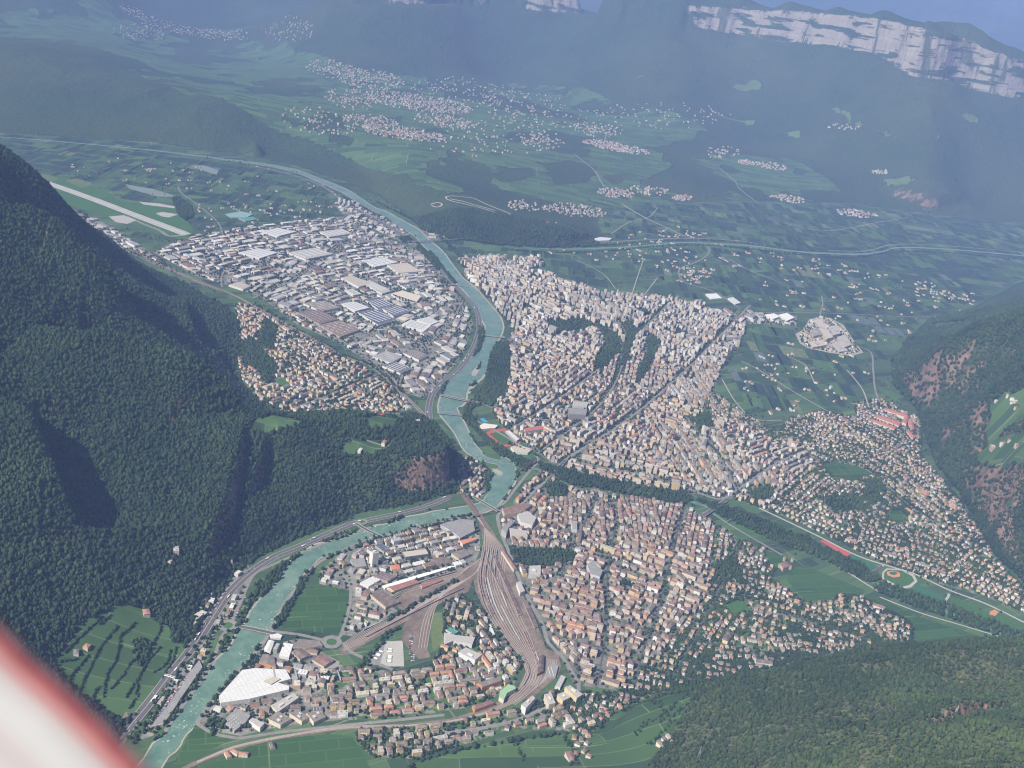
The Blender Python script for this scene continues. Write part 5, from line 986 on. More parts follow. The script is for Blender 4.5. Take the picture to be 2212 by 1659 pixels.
big('barn', 'dark grey roofed barn alone in the bottom vineyards', 'barn', None, 7, 'tan', 'dark grey', style='gable', world=rect(*un(588, 1614)[:2], 20, 12, 0.8))
for k, (u, v, w_, rc_) in enumerate([(1427,1612,22,'grey brown'), (1437,1603,20,'dark brown'), (1447,1598,24,'mid grey')]): hill_house('row_house', f'{["left", "middle", "right"][k]} building of the terrace on the slope at the bottom edge', 'house', u, v, w_, 12, 1.0, 8, 'cream', rc_, 'gable', group='terrace on the near slope')
big('castle', 'moated castle with red roofs among the town vineyards', 'castle', [(1684,1216),(1700,1212),(1708,1222),(1692,1228)], 14, 'beige', 'reddish brown', style='hip', rh=5, phrase='the moated castle'); 
for k, (u, v) in enumerate([(1683,1226),(1710,1214),(1693,1212),(1706,1230)]):
    spire('castle_turret', ['left', 'far right', 'rear', 'front right'][k]+' round turret of the moated castle', 'tower', u, v, 7, 15, 6, (0.5, 0.42, 0.33), (0.28, 0.12, 0.09))
for ph, u, v in (('the station park', 1165, 1205), ('the first river bridge', 545, 1358), ('the roundabout', 716, 1388), ('the motorway bend', 1030, 720), ('the river confluence', 1090, 1020), ('the upper footbridge', 1590, 1118), ('the baseball field', 1945, 1252), ('the red clay courts', 1805, 1186), ('the eastern tip of the villa quarter', 1970, 1365), ('the near green slope', 1400, 1500), ('the cliff foot', 800, 1105),
 ('the tree lined avenue', 1330, 925), ('the northern row of towers', 1480, 650), ('the long housing estate', 740, 800), ('the pale motorway strip', 420, 1400), ('the lower railway curve', 960, 1556), ('the green pocket vineyard', 1830, 1020), ('the west orchard edge', 1600, 800), ('the river park', 1090, 800), ('the upper bridge', 1000, 616), ('the riverside gravel bar', 1030, 800), ('the school sports field', 1580, 1000), ('the big avenue crossing', 1222, 993), ('the bottom edge estate', 830, 1590), ('the lane of the hill foot', 2130, 1200)):
    landmark(u, v, ph)
# --- orchard and vineyard parcels of the plain, each a thin sheet on the ground
PC = [(0.022, 0.045, 0.028), (0.028, 0.054, 0.036), (0.034, 0.068, 0.032), (0.046, 0.090, 0.036), (0.066, 0.122, 0.044), (0.12, 0.145, 0.07), (0.095, 0.12, 0.11), (0.025, 0.048, 0.038)]
PW = [0.20, 0.2, 0.2, 0.15, 0.09, 0.03, 0.03, 0.10]; PV = [([], []) for _ in PC]
d_ = un(1695, 903)[:2]-un(1628, 770)[:2]; pa = math.atan2(d_[1], d_[0]); c_, s_ = math.cos(pa), math.sin(pa)
smap0 = np.zeros((GW, GH), bool)
for _s, p in DISTW: reserve(p, smap0)
def cellat(x, y):
    i = int((x-GX0)/GS); j = int((y-GY0)/GS); return (i, j) if 0 <= i < GW and 0 <= j < GH else None
for ox in np.arange(-9000, 9000, 168.0):
    last_ = None
    oy = -9000.0
    while oy < 9000:
        wd = random.uniform(34, 74); x = -1500+c_*ox-s_*oy; y = -1200+s_*ox+c_*oy; oy += wd
        if not (-9500 < x < 1900 and -7500 < y < 2200): continue
        ln = 160*random.uniform(0.55, 1.0) if random.random() < .4 else 162; k_ = rng.choice(len(PC), p=PW)
        if last_ is not None and random.random() < 0.45: k_ = last_
        last_ = k_
        u_, v_, z_ = proj((x, y, 0))
        if z_ < 100 or not (-60 < u_ < 2290 and 200 < v_ < 1700): continue
        m_ = cellat(x, y)
        if m_ and (occ[m_] or smap0[m_]): continue
        Q = rect(x, y, ln, wd-3.0, pa); qa = np.array(Q)
        if not inpoly(qa[:, 0], qa[:, 1], FLOOR).all(): continue
        bad = False
        for fx_ in (-.5, -.17, .17, .5):
            for fy_ in (-.5, 0, .5):
                m_ = cellat(x+c_*fx_*ln-s_*fy_*wd, y+s_*fx_*ln+c_*fy_*wd)
                if m_ and (occ[m_] or smap0[m_]): bad = True
        if bad or random.random() < 0.08: continue
        V_, F_ = PV[k_]; n = len(V_); V_ += [(*p, 0.10) for p in Q]; F_.append((n, n+1, n+2, n+3))
for k_, (V_, F_) in enumerate(PV):
    if not F_: continue
    b = NB('parcel_green'); P = b.pos(); M_ = b.mapping(P, rot=-pa); wv = b.node('ShaderNodeTexWave', {'wave_type': 'BANDS', 'bands_direction': 'Y'}, Vector=M_, Scale=1/9.0, Distortion=0.4)
    col = PC[k_]; cc = b.mix(b.ramp(b.noise(P, 30, 4, 0.6), 0.3, 0.7), tuple(x*0.72 for x in col), tuple(x*1.28 for x in col)); cc = b.mix(b.math('MULTIPLY', wv.outputs[0], 0.3), cc, tuple(x*0.5 for x in col))
    o = obj_mesh('orchard_parcels', V_, F_, b.out(cc, 0.95)); o['kind'] = 'structure'
print('landmarks', round(time.time()-T0, 1))
# ------------------------------------------------------------------ the many buildings of the town
STY = {'o': 1, 'm': 2, 'a': 3, 'h': 4, 'v': 5, 'i': 6, 'j': 7}; INV = {v: k for k, v in STY.items()}
smap = np.zeros((GW, GH), np.int8)
for s_, p in DISTW: reserve(p, smap, STY[s_])
def at_map(x, y):
    i = int((x-GX0)/GS); j = int((y-GY0)/GS)
    return (i, j) if 0 <= i < GW and 0 <= j < GH else None
#        block w, h, street, len range, depth range, height range, gap prob, flat share
PAR = {'o': (60, 49, 4.5, (15, 27), (12.5, 14.5), (10, 18), 0.05, 0.12), 'm': (84, 60, 10, (16, 40), (12, 14.5), (12, 23), 0.35, 0.42), 'a': (100, 74, 11, (16, 58), (12, 16), (16, 34), 0.5, 0.8),
       'h': (78, 58, 9, (13, 38), (10.5, 14), (8, 15), 0.5, 0.25), 'v': (62, 52, 8, (10, 17), (9.5, 13), (7, 12), 0.85, 0.12), 'i': (126, 88, 11, (26, 90), (22, 40), (6, 13), 0.35, 0.7), 'j': (66, 52, 6, (13, 40), (12, 22), (6, 14), 0.45, 0.6)}
WPAL = {'o': ['cream', 'beige', 'pink', 'ochre', 'white', 'tan'], 'm': ['cream', 'beige', 'white', 'ochre', 'pink', 'grey', 'cream'], 'a': ['white', 'cream', 'beige', 'grey', 'pink', 'cream'], 'h': ['cream', 'white', 'ochre', 'pink', 'yellow'], 'v': ['cream', 'white', 'white', 'ochre', 'beige', 'yellow'], 'i': ['white', 'grey', 'cream', 'beige', 'white'], 'j': ['white', 'cream', 'grey', 'beige', 'ochre', 'white']}
RPIT = {'o': ['brown', 'brown', 'grey brown', 'reddish brown', 'reddish brown', 'brown', 'dark brown', 'terracotta'], 'm': ['brown', 'grey brown', 'terracotta', 'brown', 'reddish brown', 'grey brown'], 'a': ['brown', 'reddish brown', 'grey brown'], 'h': ['brown', 'reddish brown', 'brown', 'grey brown', 'terracotta', 'grey brown'], 'v': ['brown', 'grey brown', 'brown', 'reddish brown', 'grey brown', 'terracotta', 'brown'], 'i': ['brown', 'mid grey', 'pale grey', 'reddish brown'], 'j': ['brown', 'reddish brown', 'terracotta', 'grey brown', 'mid grey']}
RFLAT = ['pale grey', 'mid grey', 'beige', 'pale grey', 'grey brown']; RIND = ['pale grey', 'white', 'mid grey', 'beige', 'dark grey', 'mid grey', 'white', 'grey brown', 'brown', 'dark grey', 'beige', 'pale grey']
DIRS = []
for P in ROADS[2:]:
    for i in range(0, len(P)-3, 3): d = P[i+3][:2]-P[i][:2]; DIRS.append((P[i][0], P[i][1], math.atan2(d[1], d[0])))
DIRS = np.array(DIRS)
seeds = []
xs = np.arange(-4300, 2100, 330.0)
for x in xs:
    for y in np.arange(-4600, 2100, 330.0):
        sx = x+random.uniform(-110, 110); sy = y+random.uniform(-110, 110); k = np.argmin((DIRS[:, 0]-sx)**2+(DIRS[:, 1]-sy)**2)
        seeds.append((sx, sy, DIRS[k, 2]+random.gauss(0, 0.05)))
SD = np.array(seeds); B = []
SH = {}
def try_building(x, y, w_, d_, a, st, force=None, hm_=1.0):
    m_ = at_map(x, y)
    if m_ is None or smap[m_] == 0 or occ[m_]: return False
    Q = rect(x, y, w_+1.5, d_+1.5, a); pts = list(Q)+[((Q[i][0]+Q[(i+1) % 4][0])/2, (Q[i][1]+Q[(i+1) % 4][1])/2) for i in range(4)]
    for q in pts:
        k = at_map(*q)
        if k is None or occ[k] or smap[k] == 0: return False
    reserve(rect(x, y, w_, d_, a)); occ[m_] = True
    p = PAR[st]; h = random.uniform(*p[5])*hm_; tall = False
    if st in 'am' and random.random() < (0.12 if st == 'a' else 0.03): h = random.uniform(28, 42); tall = True
    flat = random.random() < p[7] or tall
    if st in 'ij': kind = 'warehouse' if w_*d_ > 420 or random.random() < .6 else 'house'
    else: kind = 'apartment_building' if (h > 13.5 and w_*d_ > 210) or tall else 'house'
    roof = 'flat' if flat else ('hip' if random.random() < (0.6 if st != 'i' else 0.1) else 'gable')
    rc = random.choice(RIND if st in 'ij' else RFLAT) if flat else random.choice(RPIT[st])
    B.append(dict(cx=x, cy=y, w=w_, d=d_, a=a, z0=0.1, h=h, roof=roof, wc=random.choice(WPAL[st]), rc=rc, rh=min(w_, d_)*random.uniform(0.24, 0.34) if st not in 'ij' else min(w_, d_)*0.12, kind=kind, j=random.uniform(0.82, 1.15), st=st))
    return True
for si, (sx, sy, ang) in enumerate(seeds):
    m_ = [at_map(sx+dx, sy+dy) for dx in (-150, 0, 150) for dy in (-150, 0, 150)]; ss = [smap[q] for q in m_ if q and smap[q] > 0]
    if not ss: continue
    st0 = INV[max(set(ss), key=ss.count)]; bw, bh, stt = PAR[st0][:3]; bw *= random.uniform(.85, 1.15); bh *= random.uniform(.9, 1.15)
    c, s = math.cos(ang), math.sin(ang); R_ = 300; hm_ = random.uniform(0.78, 1.3) if st0 in 'mah' else random.uniform(.9, 1.15)
    for bi in range(-int(R_/bw)-1, int(R_/bw)+2):
        for bj in range(-int(R_/bh)-1, int(R_/bh)+2):
            bx, by = bi*bw+(bj % 2)*bw*0.3, bj*bh; X0, Y0 = sx+c*bx-s*by, sy+s*bx+c*by
            if np.argmin((SD[:, 0]-X0)**2+(SD[:, 1]-Y0)**2) != si: continue
            q = at_map(X0, Y0); st = INV.get(int(smap[q]) if q else 0, st0); p = PAR[st]; L = bw-p[2]; Hh = bh-p[2]
            rows = [-1, 1] if st != 'i' or random.random() < 0.6 else [0]
            if st in 'o' and Hh > 38: rows = [-1, 0, 1]
            if st in 'omahv' and random.random() < (0.16 if st != 'v' else 0.06):     # a school, hospital or works filling its block
                ln = min(L, random.uniform(38, 60)); dp = random.uniform(14, 20)
                for (lx, ly, ww, dd) in ((bx, by+Hh/2-dp/2, ln, dp), (bx-ln/2+dp/2, by-1, dp, Hh-2*dp), (bx+ln/2-dp/2, by-1, dp, Hh-2*dp))[:random.choice((1, 2, 3))]: 
                    if dd > 6: try_building(sx+c*lx-s*ly, sy+s*lx+c*ly, ww, dd-0.6, ang, st, None, 1.15)
                if random.random() < .6: continue
            if random.random() < (0.05 if st not in 'ij' else 0.03): continue
            for rr in rows:
                x = -L/2; dpr = random.uniform(*p[4]); last = None
                while x < L/2-8:
                    ln = random.uniform(*p[3]); dp = random.uniform(*p[4]) if st in 'vij' else dpr
                    if rows == [0]: dp = random.uniform(30, Hh*0.85)
                    ln = min(ln, L/2-x)
                    if ln < 8: break
                    yy = rr*(Hh/2-dp/2)+random.uniform(-1, 1)*(0.4 if st in 'omh' else 3)
                    lx, ly = bx+x+ln/2, by+yy; aa = ang+random.gauss(0, 0.015 if st != 'v' else 0.09)+(math.pi/2 if st in 'vh' and random.random() < .2 and abs(ln-dp) < 6 else 0)
                    if st in 'omh': aa = ang
                    if random.random() > (0.06 if st in 'om' else 0.1) and try_building(sx+c*lx-s*ly, sy+s*lx+c*ly, ln-0.5, dp, aa, st, None, hm_):
                        if last and random.random() < 0.62: B[-1].update(rc=last['rc'], roof=last['roof'], h=last['h'], kind=last['kind'], rh=last['rh'], j=last['j'], wc=last['wc'] if random.random() < .6 else B[-1]['wc'])
                        last = B[-1] if st in 'omh' else None
                    x += ln+(random.uniform(4, 9) if random.random() < p[6] else 0.6)
            if st in 'omah' and Hh > 34:          # the short sides of the block
                for rr in (-1, 1):
                    dp = random.uniform(*p[4]); ly0 = random.uniform(-3, 3); lx, ly = bx+rr*(L/2-dp/2), by+ly0
                    try_building(sx+c*lx-s*ly, sy+s*lx+c*ly, dp, min(Hh-2*dp-2, 20), ang, st, None, hm_)
for s_, p in DISTW:        # fill what the grid left open
    lo, hi = p.min(0), p.max(0); ar = (hi-lo).prod(); n = int(min(3200, ar/{'o': 190, 'm': 420, 'a': 700, 'h': 520, 'v': 900, 'i': 1500, 'j': 420}[s_]))
    for k in range(n):
        x, y = rng.uniform(lo, hi); m_ = at_map(x, y)
        if m_ is None or occ[m_] or smap[m_] != STY[s_]: continue
        q = PAR[s_]; a = DIRS[np.argmin((DIRS[:, 0]-x)**2+(DIRS[:, 1]-y)**2), 2]; try_building(x, y, random.uniform(q[3][0]*.8, q[3][1]*.7), random.uniform(q[4][0]*.8, q[4][1]*.85), a, s_)
print('buildings', len(B), round(time.time()-T0, 1))
# farms and cottages out among the fields (valley floor)
def scatter_floor(poly, n, st='v'):
    P = np.array(poly_world(poly)); lo, hi = P.min(0), P.max(0); k = 0; t = 0
    while k < n and t < n*30:
        t += 1; x, y = rng.uniform(lo, hi)
        if not inpoly(np.array([x]), np.array([y]), P)[0]: continue
        m_ = at_map(x, y)
        if m_ is None or occ[m_]: continue
        for q in range(rng.integers(1, 4)):
            X_, Y_ = x+rng.uniform(-1, 1)*22*(q > 0), y+rng.uniform(-1, 1)*22*(q > 0); m2 = at_map(X_, Y_)
            if m2 is None or occ[m2] or smap[m2]: continue
            w_, d_ = rng.uniform(11, 19), rng.uniform(9, 13); reserve(rect(X_, Y_, w_+4, d_+4, 0)); occ[m2] = True
            B.append(dict(cx=X_, cy=Y_, w=w_, d=d_, a=rng.uniform(0, 3.1), z0=0.1, h=rng.uniform(6, 9), roof='hip', wc=random.choice(WPAL['v']), rc=random.choice(['brown', 'terracotta', 'reddish brown', 'pale grey']), rh=3.2, kind='house', j=1.0, st='v'))
        k += 1
scatter_floor([(1620,780),(1700,740),(1880,770),(1900,870),(1760,880),(1690,910),(1600,860),(1570,820)], 46); scatter_floor([(1650,600),(1980,620),(2080,670),(1900,760),(1860,740),(1840,700),(1640,660)], 60); scatter_floor([(1110,560),(1500,570),(1960,610),(1980,500),(1500,450),(1320,520)], 120)
scatter_floor([(420,440),(700,430),(740,460),(560,480),(440,500)], 50); scatter_floor([(0,300),(700,400),(600,430),(250,390),(60,360)], 40); scatter_floor([(1390,565),(1480,560),(1560,590),(1500,620),(1430,600)], 44)
scatter_floor([(1960,500),(2212,520),(2212,600),(2100,660),(1980,640)], 40)
# villages and farms on the terraces under the long ridge
VILL = [(400,46,140,30,270,.22),(300,70,60,20,40,.1),(800,172,75,22,120,.12),(720,150,60,20,60,.1),(905,222,120,18,230,.14),(960,262,70,14,70,.14),(870,288,95,14,150,.14),(800,262,60,14,50,.1),(690,262,90,30,36,.1),(1010,196,130,28,60,.1),(1330,318,75,9,110,.18),(1290,282,60,16,40,.1),(1170,305,50,16,30,.1),(1150,240,120,40,70,.1),
 (1400,400+12,50,10,24,.1),(1475,428,22,6,24,0),(1330,418,40,10,40,.1),(1240,455,70,14,60,.1),(1130,445,40,12,24,.1),(1620,352,26,6,20,.1),(1670,360,30,8,26,.15),(1700,430,40,8,24,.15),(1850,462,50,8,30,.1),(1820,275,40,8,10,0),(1900,372,20,5,10,0),(1560,330,40,14,18,0),(2175,870,30,20,3,0),(2180,960,22,14,3,0),(620,60,60,30,40,.1),(1050,300,160,40,50,0),(760,215,60,22,50,.1),(1420,250,160,30,44,0)]
VB = []
for (u, v, ru, rv, n, tilt) in VILL:
    P = []
    for k in range(int(n*2.3)):
        r = random.random()**0.6; th = random.random()*2*math.pi; du = r*math.cos(th)*ru; P.append((u+du, v+r*math.sin(th)*rv+du*tilt))
    for (uu, vv) in P:
        c_ = hit(uu, vv)
        if c_[2] < 2 or np.linalg.norm(c_[:2]-CAM[:2]) > 19000: 
            if not (n < 70 and c_[2] < 2): continue
        sc = 1.0 if np.linalg.norm(c_[:2]-CAM[:2]) < 9000 else 1.25
        VB.append(dict(cx=float(c_[0]), cy=float(c_[1]), w=random.uniform(11, 19)*sc, d=random.uniform(9, 13)*sc, a=random.uniform(0, 3.1), z0=float(c_[2]), h=random.uniform(7, 11)*sc, roof=random.choice(['hip', 'gable', 'gable', 'hip']), wc=random.choice(['cream', 'beige', 'white', 'pink']), rc=random.choice(['brown', 'reddish brown', 'grey brown', 'terracotta', 'beige']), rh=3.5, kind='house', j=random.uniform(.75, 1.1), st='v'))
B += VB
# near hillside houses at the foot of the green slope
for u, v in [(1262,1583),(1270,1592),(1256,1600),(1248,1611),(1268,1608),(1280,1560),(1290,1548),(1300,1540),(1262,1625),(1272,1636),(1244,1632),(1095,1574),(1338,1528),(1352,1520),(1310,1545),(1240,1596)]:
    c_ = hit(u, v); B.append(dict(cx=float(c_[0]), cy=float(c_[1]), w=random.uniform(12, 18), d=random.uniform(10, 12), a=random.uniform(0, 3), z0=float(c_[2])+.1, h=8, roof='hip', wc=random.choice(['cream', 'white', 'ochre']), rc=random.choice(['terracotta', 'reddish brown', 'brown']), rh=3.2, kind='house', j=1.0, st='v'))
for b_ in B:
    u, v, z = proj((b_['cx'], b_['cy'], b_['z0']+b_['h']/2)); vis = -15 < u < 2227 and -15 < v < 1674
    b_['uv'] = (float(u), float(v)); b_['size'] = (max(b_['w'], b_['d'])*(b_['h']+min(b_['w'], b_['d'])*0.5))/z**2*1e6 if vis else 0.0
WORD = ['nearest', 'second nearest', 'third nearest', 'fourth nearest', 'fifth nearest', 'sixth nearest', 'seventh nearest', 'eighth nearest', 'ninth nearest', 'tenth nearest']+[w_+' nearest' for w_ in ('eleventh', 'twelfth', 'thirteenth', 'fourteenth', 'fifteenth', 'sixteenth', 'seventeenth', 'eighteenth', 'nineteenth', 'twentieth', 'twenty-first', 'twenty-second', 'twenty-third', 'twenty-fourth', 'twenty-fifth')]
def sizeword(b_):
    if b_['kind'] == 'warehouse': return 'long' if max(b_['w'], b_['d']) > 50 else 'wide' if b_['w']*b_['d'] > 1000 else 'small'
    if b_['kind'] == 'apartment_building': return 'tall' if b_['h'] > 22 else 'long' if max(b_['w'], b_['d']) > 28 else 'compact'
    return 'long' if max(b_['w'], b_['d']) > 19 else 'small' if b_['w']*b_['d'] < 150 else 'square' if abs(b_['w']-b_['d']) < 2.5 else 'narrow'
KN = {'warehouse': ('warehouse', 'warehouse', 'warehouses and workshops on the works estates'), 'apartment_building': ('apartment_building', 'apartment building', 'apartment buildings of the town'), 'house': ('house', 'house', 'houses of the town')}
used = {}; singles = set()
for kind in KN:
    L = sorted([i for i, b_ in enumerate(B) if b_['kind'] == kind and b_['size'] > 0], key=lambda i: -B[i]['size'])[:290]
    for i in L:
        b_ = B[i]; d = [((b_['cx']-p[0])**2+(b_['cy']-p[1])**2, ph) for p, ph in LM]; d.sort(); b_['ph'] = d[0][1]; b_['dist'] = d[0][0]
        b_['desc'] = f"{sizeword(b_)} {b_['wc']} {KN[kind][1]} with {b_['rc']} {b_['roof'] if b_['roof'] != 'hip' else 'hipped'} roof"
        used.setdefault((b_['desc'], b_['ph']), []).append(i); singles.add(i)
for (ds, ph), L in used.items():
    L.sort(key=lambda i: B[i]['dist'])
    for r_, i in enumerate(L):
        ds2 = ds.replace(' building', '') if len((ds+' '+WORD[min(r_, 24)]+' '+ph).split()) > 16 else ds
        B[i]['label'] = f"{ds2}, {WORD[min(r_, 24)]} {ph}" if len(L) > 1 else f"{ds}, near {ph}"
for i in singles:
    b_ = B[i]; nm, cat, grp = KN[b_['kind']]; root = emp(nm, (b_['cx'], b_['cy'], b_['z0']), b_['label'], cat, grp)
    a1, a2, a3 = Acc(), Acc(), Acc(); house_geo(a1, a2, a3, b_)
    part('wall', a1, [M['facade']], root); part('roof', a2, [M['roofing']], root)
    part('chimney' if b_['roof'] != 'flat' else ('skylight' if b_['kind'] == 'warehouse' else 'stair_head'), a3, [M['facade']], root)
    if b_['kind'] == 'apartment_building':       # balcony slabs on the long sides
        bl = Acc(); n = int(b_['h']/3.05); c, s = math.cos(b_['a']), math.sin(b_['a'])
        for k in range(1, n):
            for sd in (-1, 1):
                lx, ly = 0, sd*(b_['d']/2+0.55)
                boxy(bl, rect(b_['cx']-s*ly, b_['cy']+c*ly, b_['w']*0.6, 1.1, b_['a']), b_['z0']+k*3.05-0.15, b_['z0']+k*3.05+0.75, tuple(min(.8, x*1.12) for x in WC[b_['wc']]))
        part('balcony_band', bl, [M['roofing']], root, kind='stuff')
rest = {k: (Acc(), Acc(), Acc()) for k in KN}
for i, b_ in enumerate(B):
    if i not in singles: house_geo(*rest[b_['kind']], b_)
for k, (a1, a2, a3) in rest.items():
    A_ = Acc(); A_.v = list(a1.v); A_.f = list(a1.f); A_.c = list(a1.c); A_.uv = list(a1.uv); A_.m = [0]*len(a1.f)
    for q, mi in ((a3, 0), (a2, 1)):
        n = len(A_.v); A_.v += q.v; A_.f += [tuple(x+n for x in f) for f in q.f]; A_.c += q.c; A_.uv += q.uv; A_.m += [mi]*len(q.f)
    nm = {'warehouse': 'distant_warehouses', 'apartment_building': 'distant_apartment_buildings', 'house': 'distant_houses'}[k]
    o = link(bpy.data.objects.new(nm, A_.mesh(nm, [M['facade'], M['roofing']]))); o['kind'] = 'stuff'
    o['label'] = {'warehouse': 'mass of flat and low pitched sheds across the far industrial zone', 'apartment_building': 'mass of further apartment blocks packed across the town', 'house': 'mass of further small houses across the town and the villages'}[k]
print('town', len(B), round(time.time()-T0, 1))
# ------------------------------------------------------------------ trees
def leaf_mat(name, dark, mid, light):
    b = NB(name); P = b.pos(); ti = b.attr('tint', 'INSTANCER'); n = b.noise(P, 3.0, 3, 0.7); n2 = b.noise(P, 70, 2)
    f = b.math('ADD', b.math('MULTIPLY', ti.outputs['Fac'], 0.75), b.math('MULTIPLY', b.math('SUBTRACT', n, 0.5), 0.6))
    c = b.mix(b.ramp(f, 0.0, 0.5), dark, mid); c = b.mix(b.ramp(f, 0.55, 1.0), c, light); c = b.mix(b.ramp(n2, 0.4, 0.7, 0, 0.3), c, (0.06, 0.07, 0.025))
    b.bump(n, 1.2, 0.8); return b.out(c, 0.95)
M['leaves'] = leaf_mat('leaves', (0.014, 0.032, 0.014), (0.026, 0.053, 0.021), (0.064, 0.10, 0.032))
M['scrub'] = leaf_mat('scrub_leaves', (0.020, 0.038, 0.015), (0.042, 0.070, 0.026), (0.080, 0.110, 0.038))
def tree_nodes(name, mat_, rough):
    g = bpy.data.node_groups.new(name, 'GeometryNodeTree'); g.interface.new_socket('Geometry', in_out='INPUT', socket_type='NodeSocketGeometry'); g.interface.new_socket('Geometry', in_out='OUTPUT', socket_type='NodeSocketGeometry')
    N_ = g.nodes.new; L = g.links.new; gi = N_('NodeGroupInput'); go = N_('NodeGroupOutput')
    ico = N_('GeometryNodeMeshIcoSphere'); ico.inputs['Radius'].default_value = 1.0; ico.inputs['Subdivisions'].default_value = 2
    ps = N_('GeometryNodeInputPosition'); no = N_('ShaderNodeTexNoise'); no.inputs['Scale'].default_value = 1.6; no.inputs['Detail'].default_value = 2.0; L(ps.outputs[0], no.inputs['Vector'])
    sb = N_('ShaderNodeVectorMath'); sb.operation = 'SUBTRACT'; L(no.outputs[1], sb.inputs[0]); sb.inputs[1].default_value = (.5, .5, .5)
    sc = N_('ShaderNodeVectorMath'); sc.operation = 'SCALE'; L(sb.outputs[0], sc.inputs[0]); sc.inputs['Scale'].default_value = rough
    sp = N_('GeometryNodeSetPosition'); L(ico.outputs[0], sp.inputs[0]); L(sc.outputs[0], sp.inputs['Offset'])
    sm = N_('GeometryNodeSetMaterial'); sm.inputs['Material'].default_value = M[mat_]; L(sp.outputs[0], sm.inputs[0])
    ip = N_('GeometryNodeInstanceOnPoints'); L(gi.outputs[0], ip.inputs['Points']); L(sm.outputs[0], ip.inputs['Instance'])
    a1 = N_('GeometryNodeInputNamedAttribute'); a1.data_type = 'FLOAT_VECTOR'; a1.inputs['Name'].default_value = 'sc'; L(a1.outputs[0], ip.inputs['Scale'])
    a2 = N_('GeometryNodeInputNamedAttribute'); a2.data_type = 'FLOAT_VECTOR'; a2.inputs['Name'].default_value = 'ro'; L(a2.outputs[0], ip.inputs['Rotation'])
    L(ip.outputs[0], go.inputs[0]); return g
TN = tree_nodes('crowns', 'leaves', 1.1); TN2 = tree_nodes('scrub_crowns', 'scrub', 1.2)
def scatter(name, P, r, label, tintb=0.5, ng=None):
    """P points at ground, r crown radii"""
    n = len(P); P = P.copy(); hgt_ = r*rng.uniform(1.5, 2.2, n); P[:, 2] += hgt_*0.62
    m_ = bpy.data.meshes.new(name); m_.vertices.add(n); m_.vertices.foreach_set('co', P.astype(np.float32).ravel())
    a = m_.attributes.new('sc', 'FLOAT_VECTOR', 'POINT'); a.data.foreach_set('vector', np.stack([r, r*rng.uniform(.8, 1.2, n), hgt_*0.68], 1).astype(np.float32).ravel())
    a = m_.attributes.new('ro', 'FLOAT_VECTOR', 'POINT'); a.data.foreach_set('vector', np.stack([rng.uniform(-.2, .2, n), rng.uniform(-.2, .2, n), rng.uniform(0, 6.28, n)], 1).astype(np.float32).ravel())
    big_ = fbm(P[:, 0], P[:, 1], 140, 7, 2)*0.5+fbm(P[:, 0], P[:, 1], 600, 17, 2)*0.45
    a = m_.attributes.new('tint', 'FLOAT', 'POINT'); a.data.foreach_set('value', np.clip(tintb+big_+rng.normal(0, 0.25, n), 0, 1).astype(np.float32))
    o = link(bpy.data.objects.new(name, m_)); md = o.modifiers.new('crowns', 'NODES'); md.node_group = ng or TN; o['kind'] = 'stuff'; o['label'] = label
    return o
# wooded slopes
gu = np.gradient(H, axis=0); gr = np.gradient(H, axis=1); da = np.gradient(AZ)[:, None]*RR; dr = np.gradient(RR, axis=1); slope = np.hypot(gu/da, gr/dr)
def near_idx(x, y):
    a, l = azr(np.stack([x, y], -1)); return np.clip(np.rint(np.interp(a, AZ, np.arange(NA))).astype(int), 0, NA-1), np.clip(np.rint(np.interp(l, LR, np.arange(NR))).astype(int), 0, NR-1)
FG = forest.reshape(NA, NR); RG = rocky.reshape(NA, NR)
def forest_pts(sp, rmin, rmax):
    R_ = rmax; gx = np.arange(CAM[0]-R_, CAM[0]+R_, sp); 
    xx, yy = np.meshgrid(gx, np.arange(CAM[1]-R_, CAM[1]+R_, sp), indexing='ij'); xx = (xx+rng.uniform(-.45, .45, xx.shape)*sp).ravel(); yy = (yy+rng.uniform(-.45, .45, yy.shape)*sp).ravel()
    rr = np.hypot(xx-CAM[0], yy-CAM[1]); a = (np.arctan2(xx-CAM[0], yy-CAM[1]) % (2*math.pi))-_y; k = (rr > rmin) & (rr < rmax) & (np.abs(a) < 0.72); xx, yy = xx[k], yy[k]
    ia, il = near_idx(xx, yy); fo = FG[ia, il]; sl = slope[ia, il]; rk_ = RG[ia, il]; nz_ = 1/np.sqrt(1+sl**2); thr_ = 0.22+0.55*rk_+fbm(xx, yy, 60, 15, 2)*0.16
    k = (fo > 0.5) & ((nz_ > thr_) | (rng.random(len(xx)) < 0.25+0.75*sstep(-0.3, 0.1, fbm(xx, yy, 55, 77, 3)))) & (rng.random(len(xx)) > 0.03); xx, yy = xx[k], yy[k]; zz = hgt(xx, yy); u, v, w_ = proj(np.stack([xx, yy, zz], -1)); k = (u > -120) & (u < 2330) & (v < 1760) & (v > 0)
    return np.stack([xx, yy, zz], -1)[k]
F1 = forest_pts(6.5, 900, 4300); sc_ = (F1[:, 1] > 250) & (F1[:, 0] > -300); FS = F1[sc_]; F1 = F1[~sc_]
scatter('forest', F1, np.clip(rng.gamma(6, 0.60, len(F1)), 1.8, 7.5), 'dense broadleaf forest covering the near mountain slopes', 0.42)
FS = FS[(rng.random(len(FS)) < 0.78+fbm(FS[:, 0], FS[:, 1], 90, 31, 3)*0.8)]; scatter('scrub_forest', FS, np.clip(rng.gamma(6, 0.52, len(FS)), 1.5, 6.0), 'patchy dry scrub forest on the near hill at the lower right', 0.45, TN2)
F2 = forest_pts(13.0, 4300, 7400); scatter('forest', F2, rng.uniform(5.5, 9.0, len(F2)), 'dense forest on the slopes farther down the valley', 0.42)
print('forest', len(F1), len(F2), round(time.time()-T0, 1))
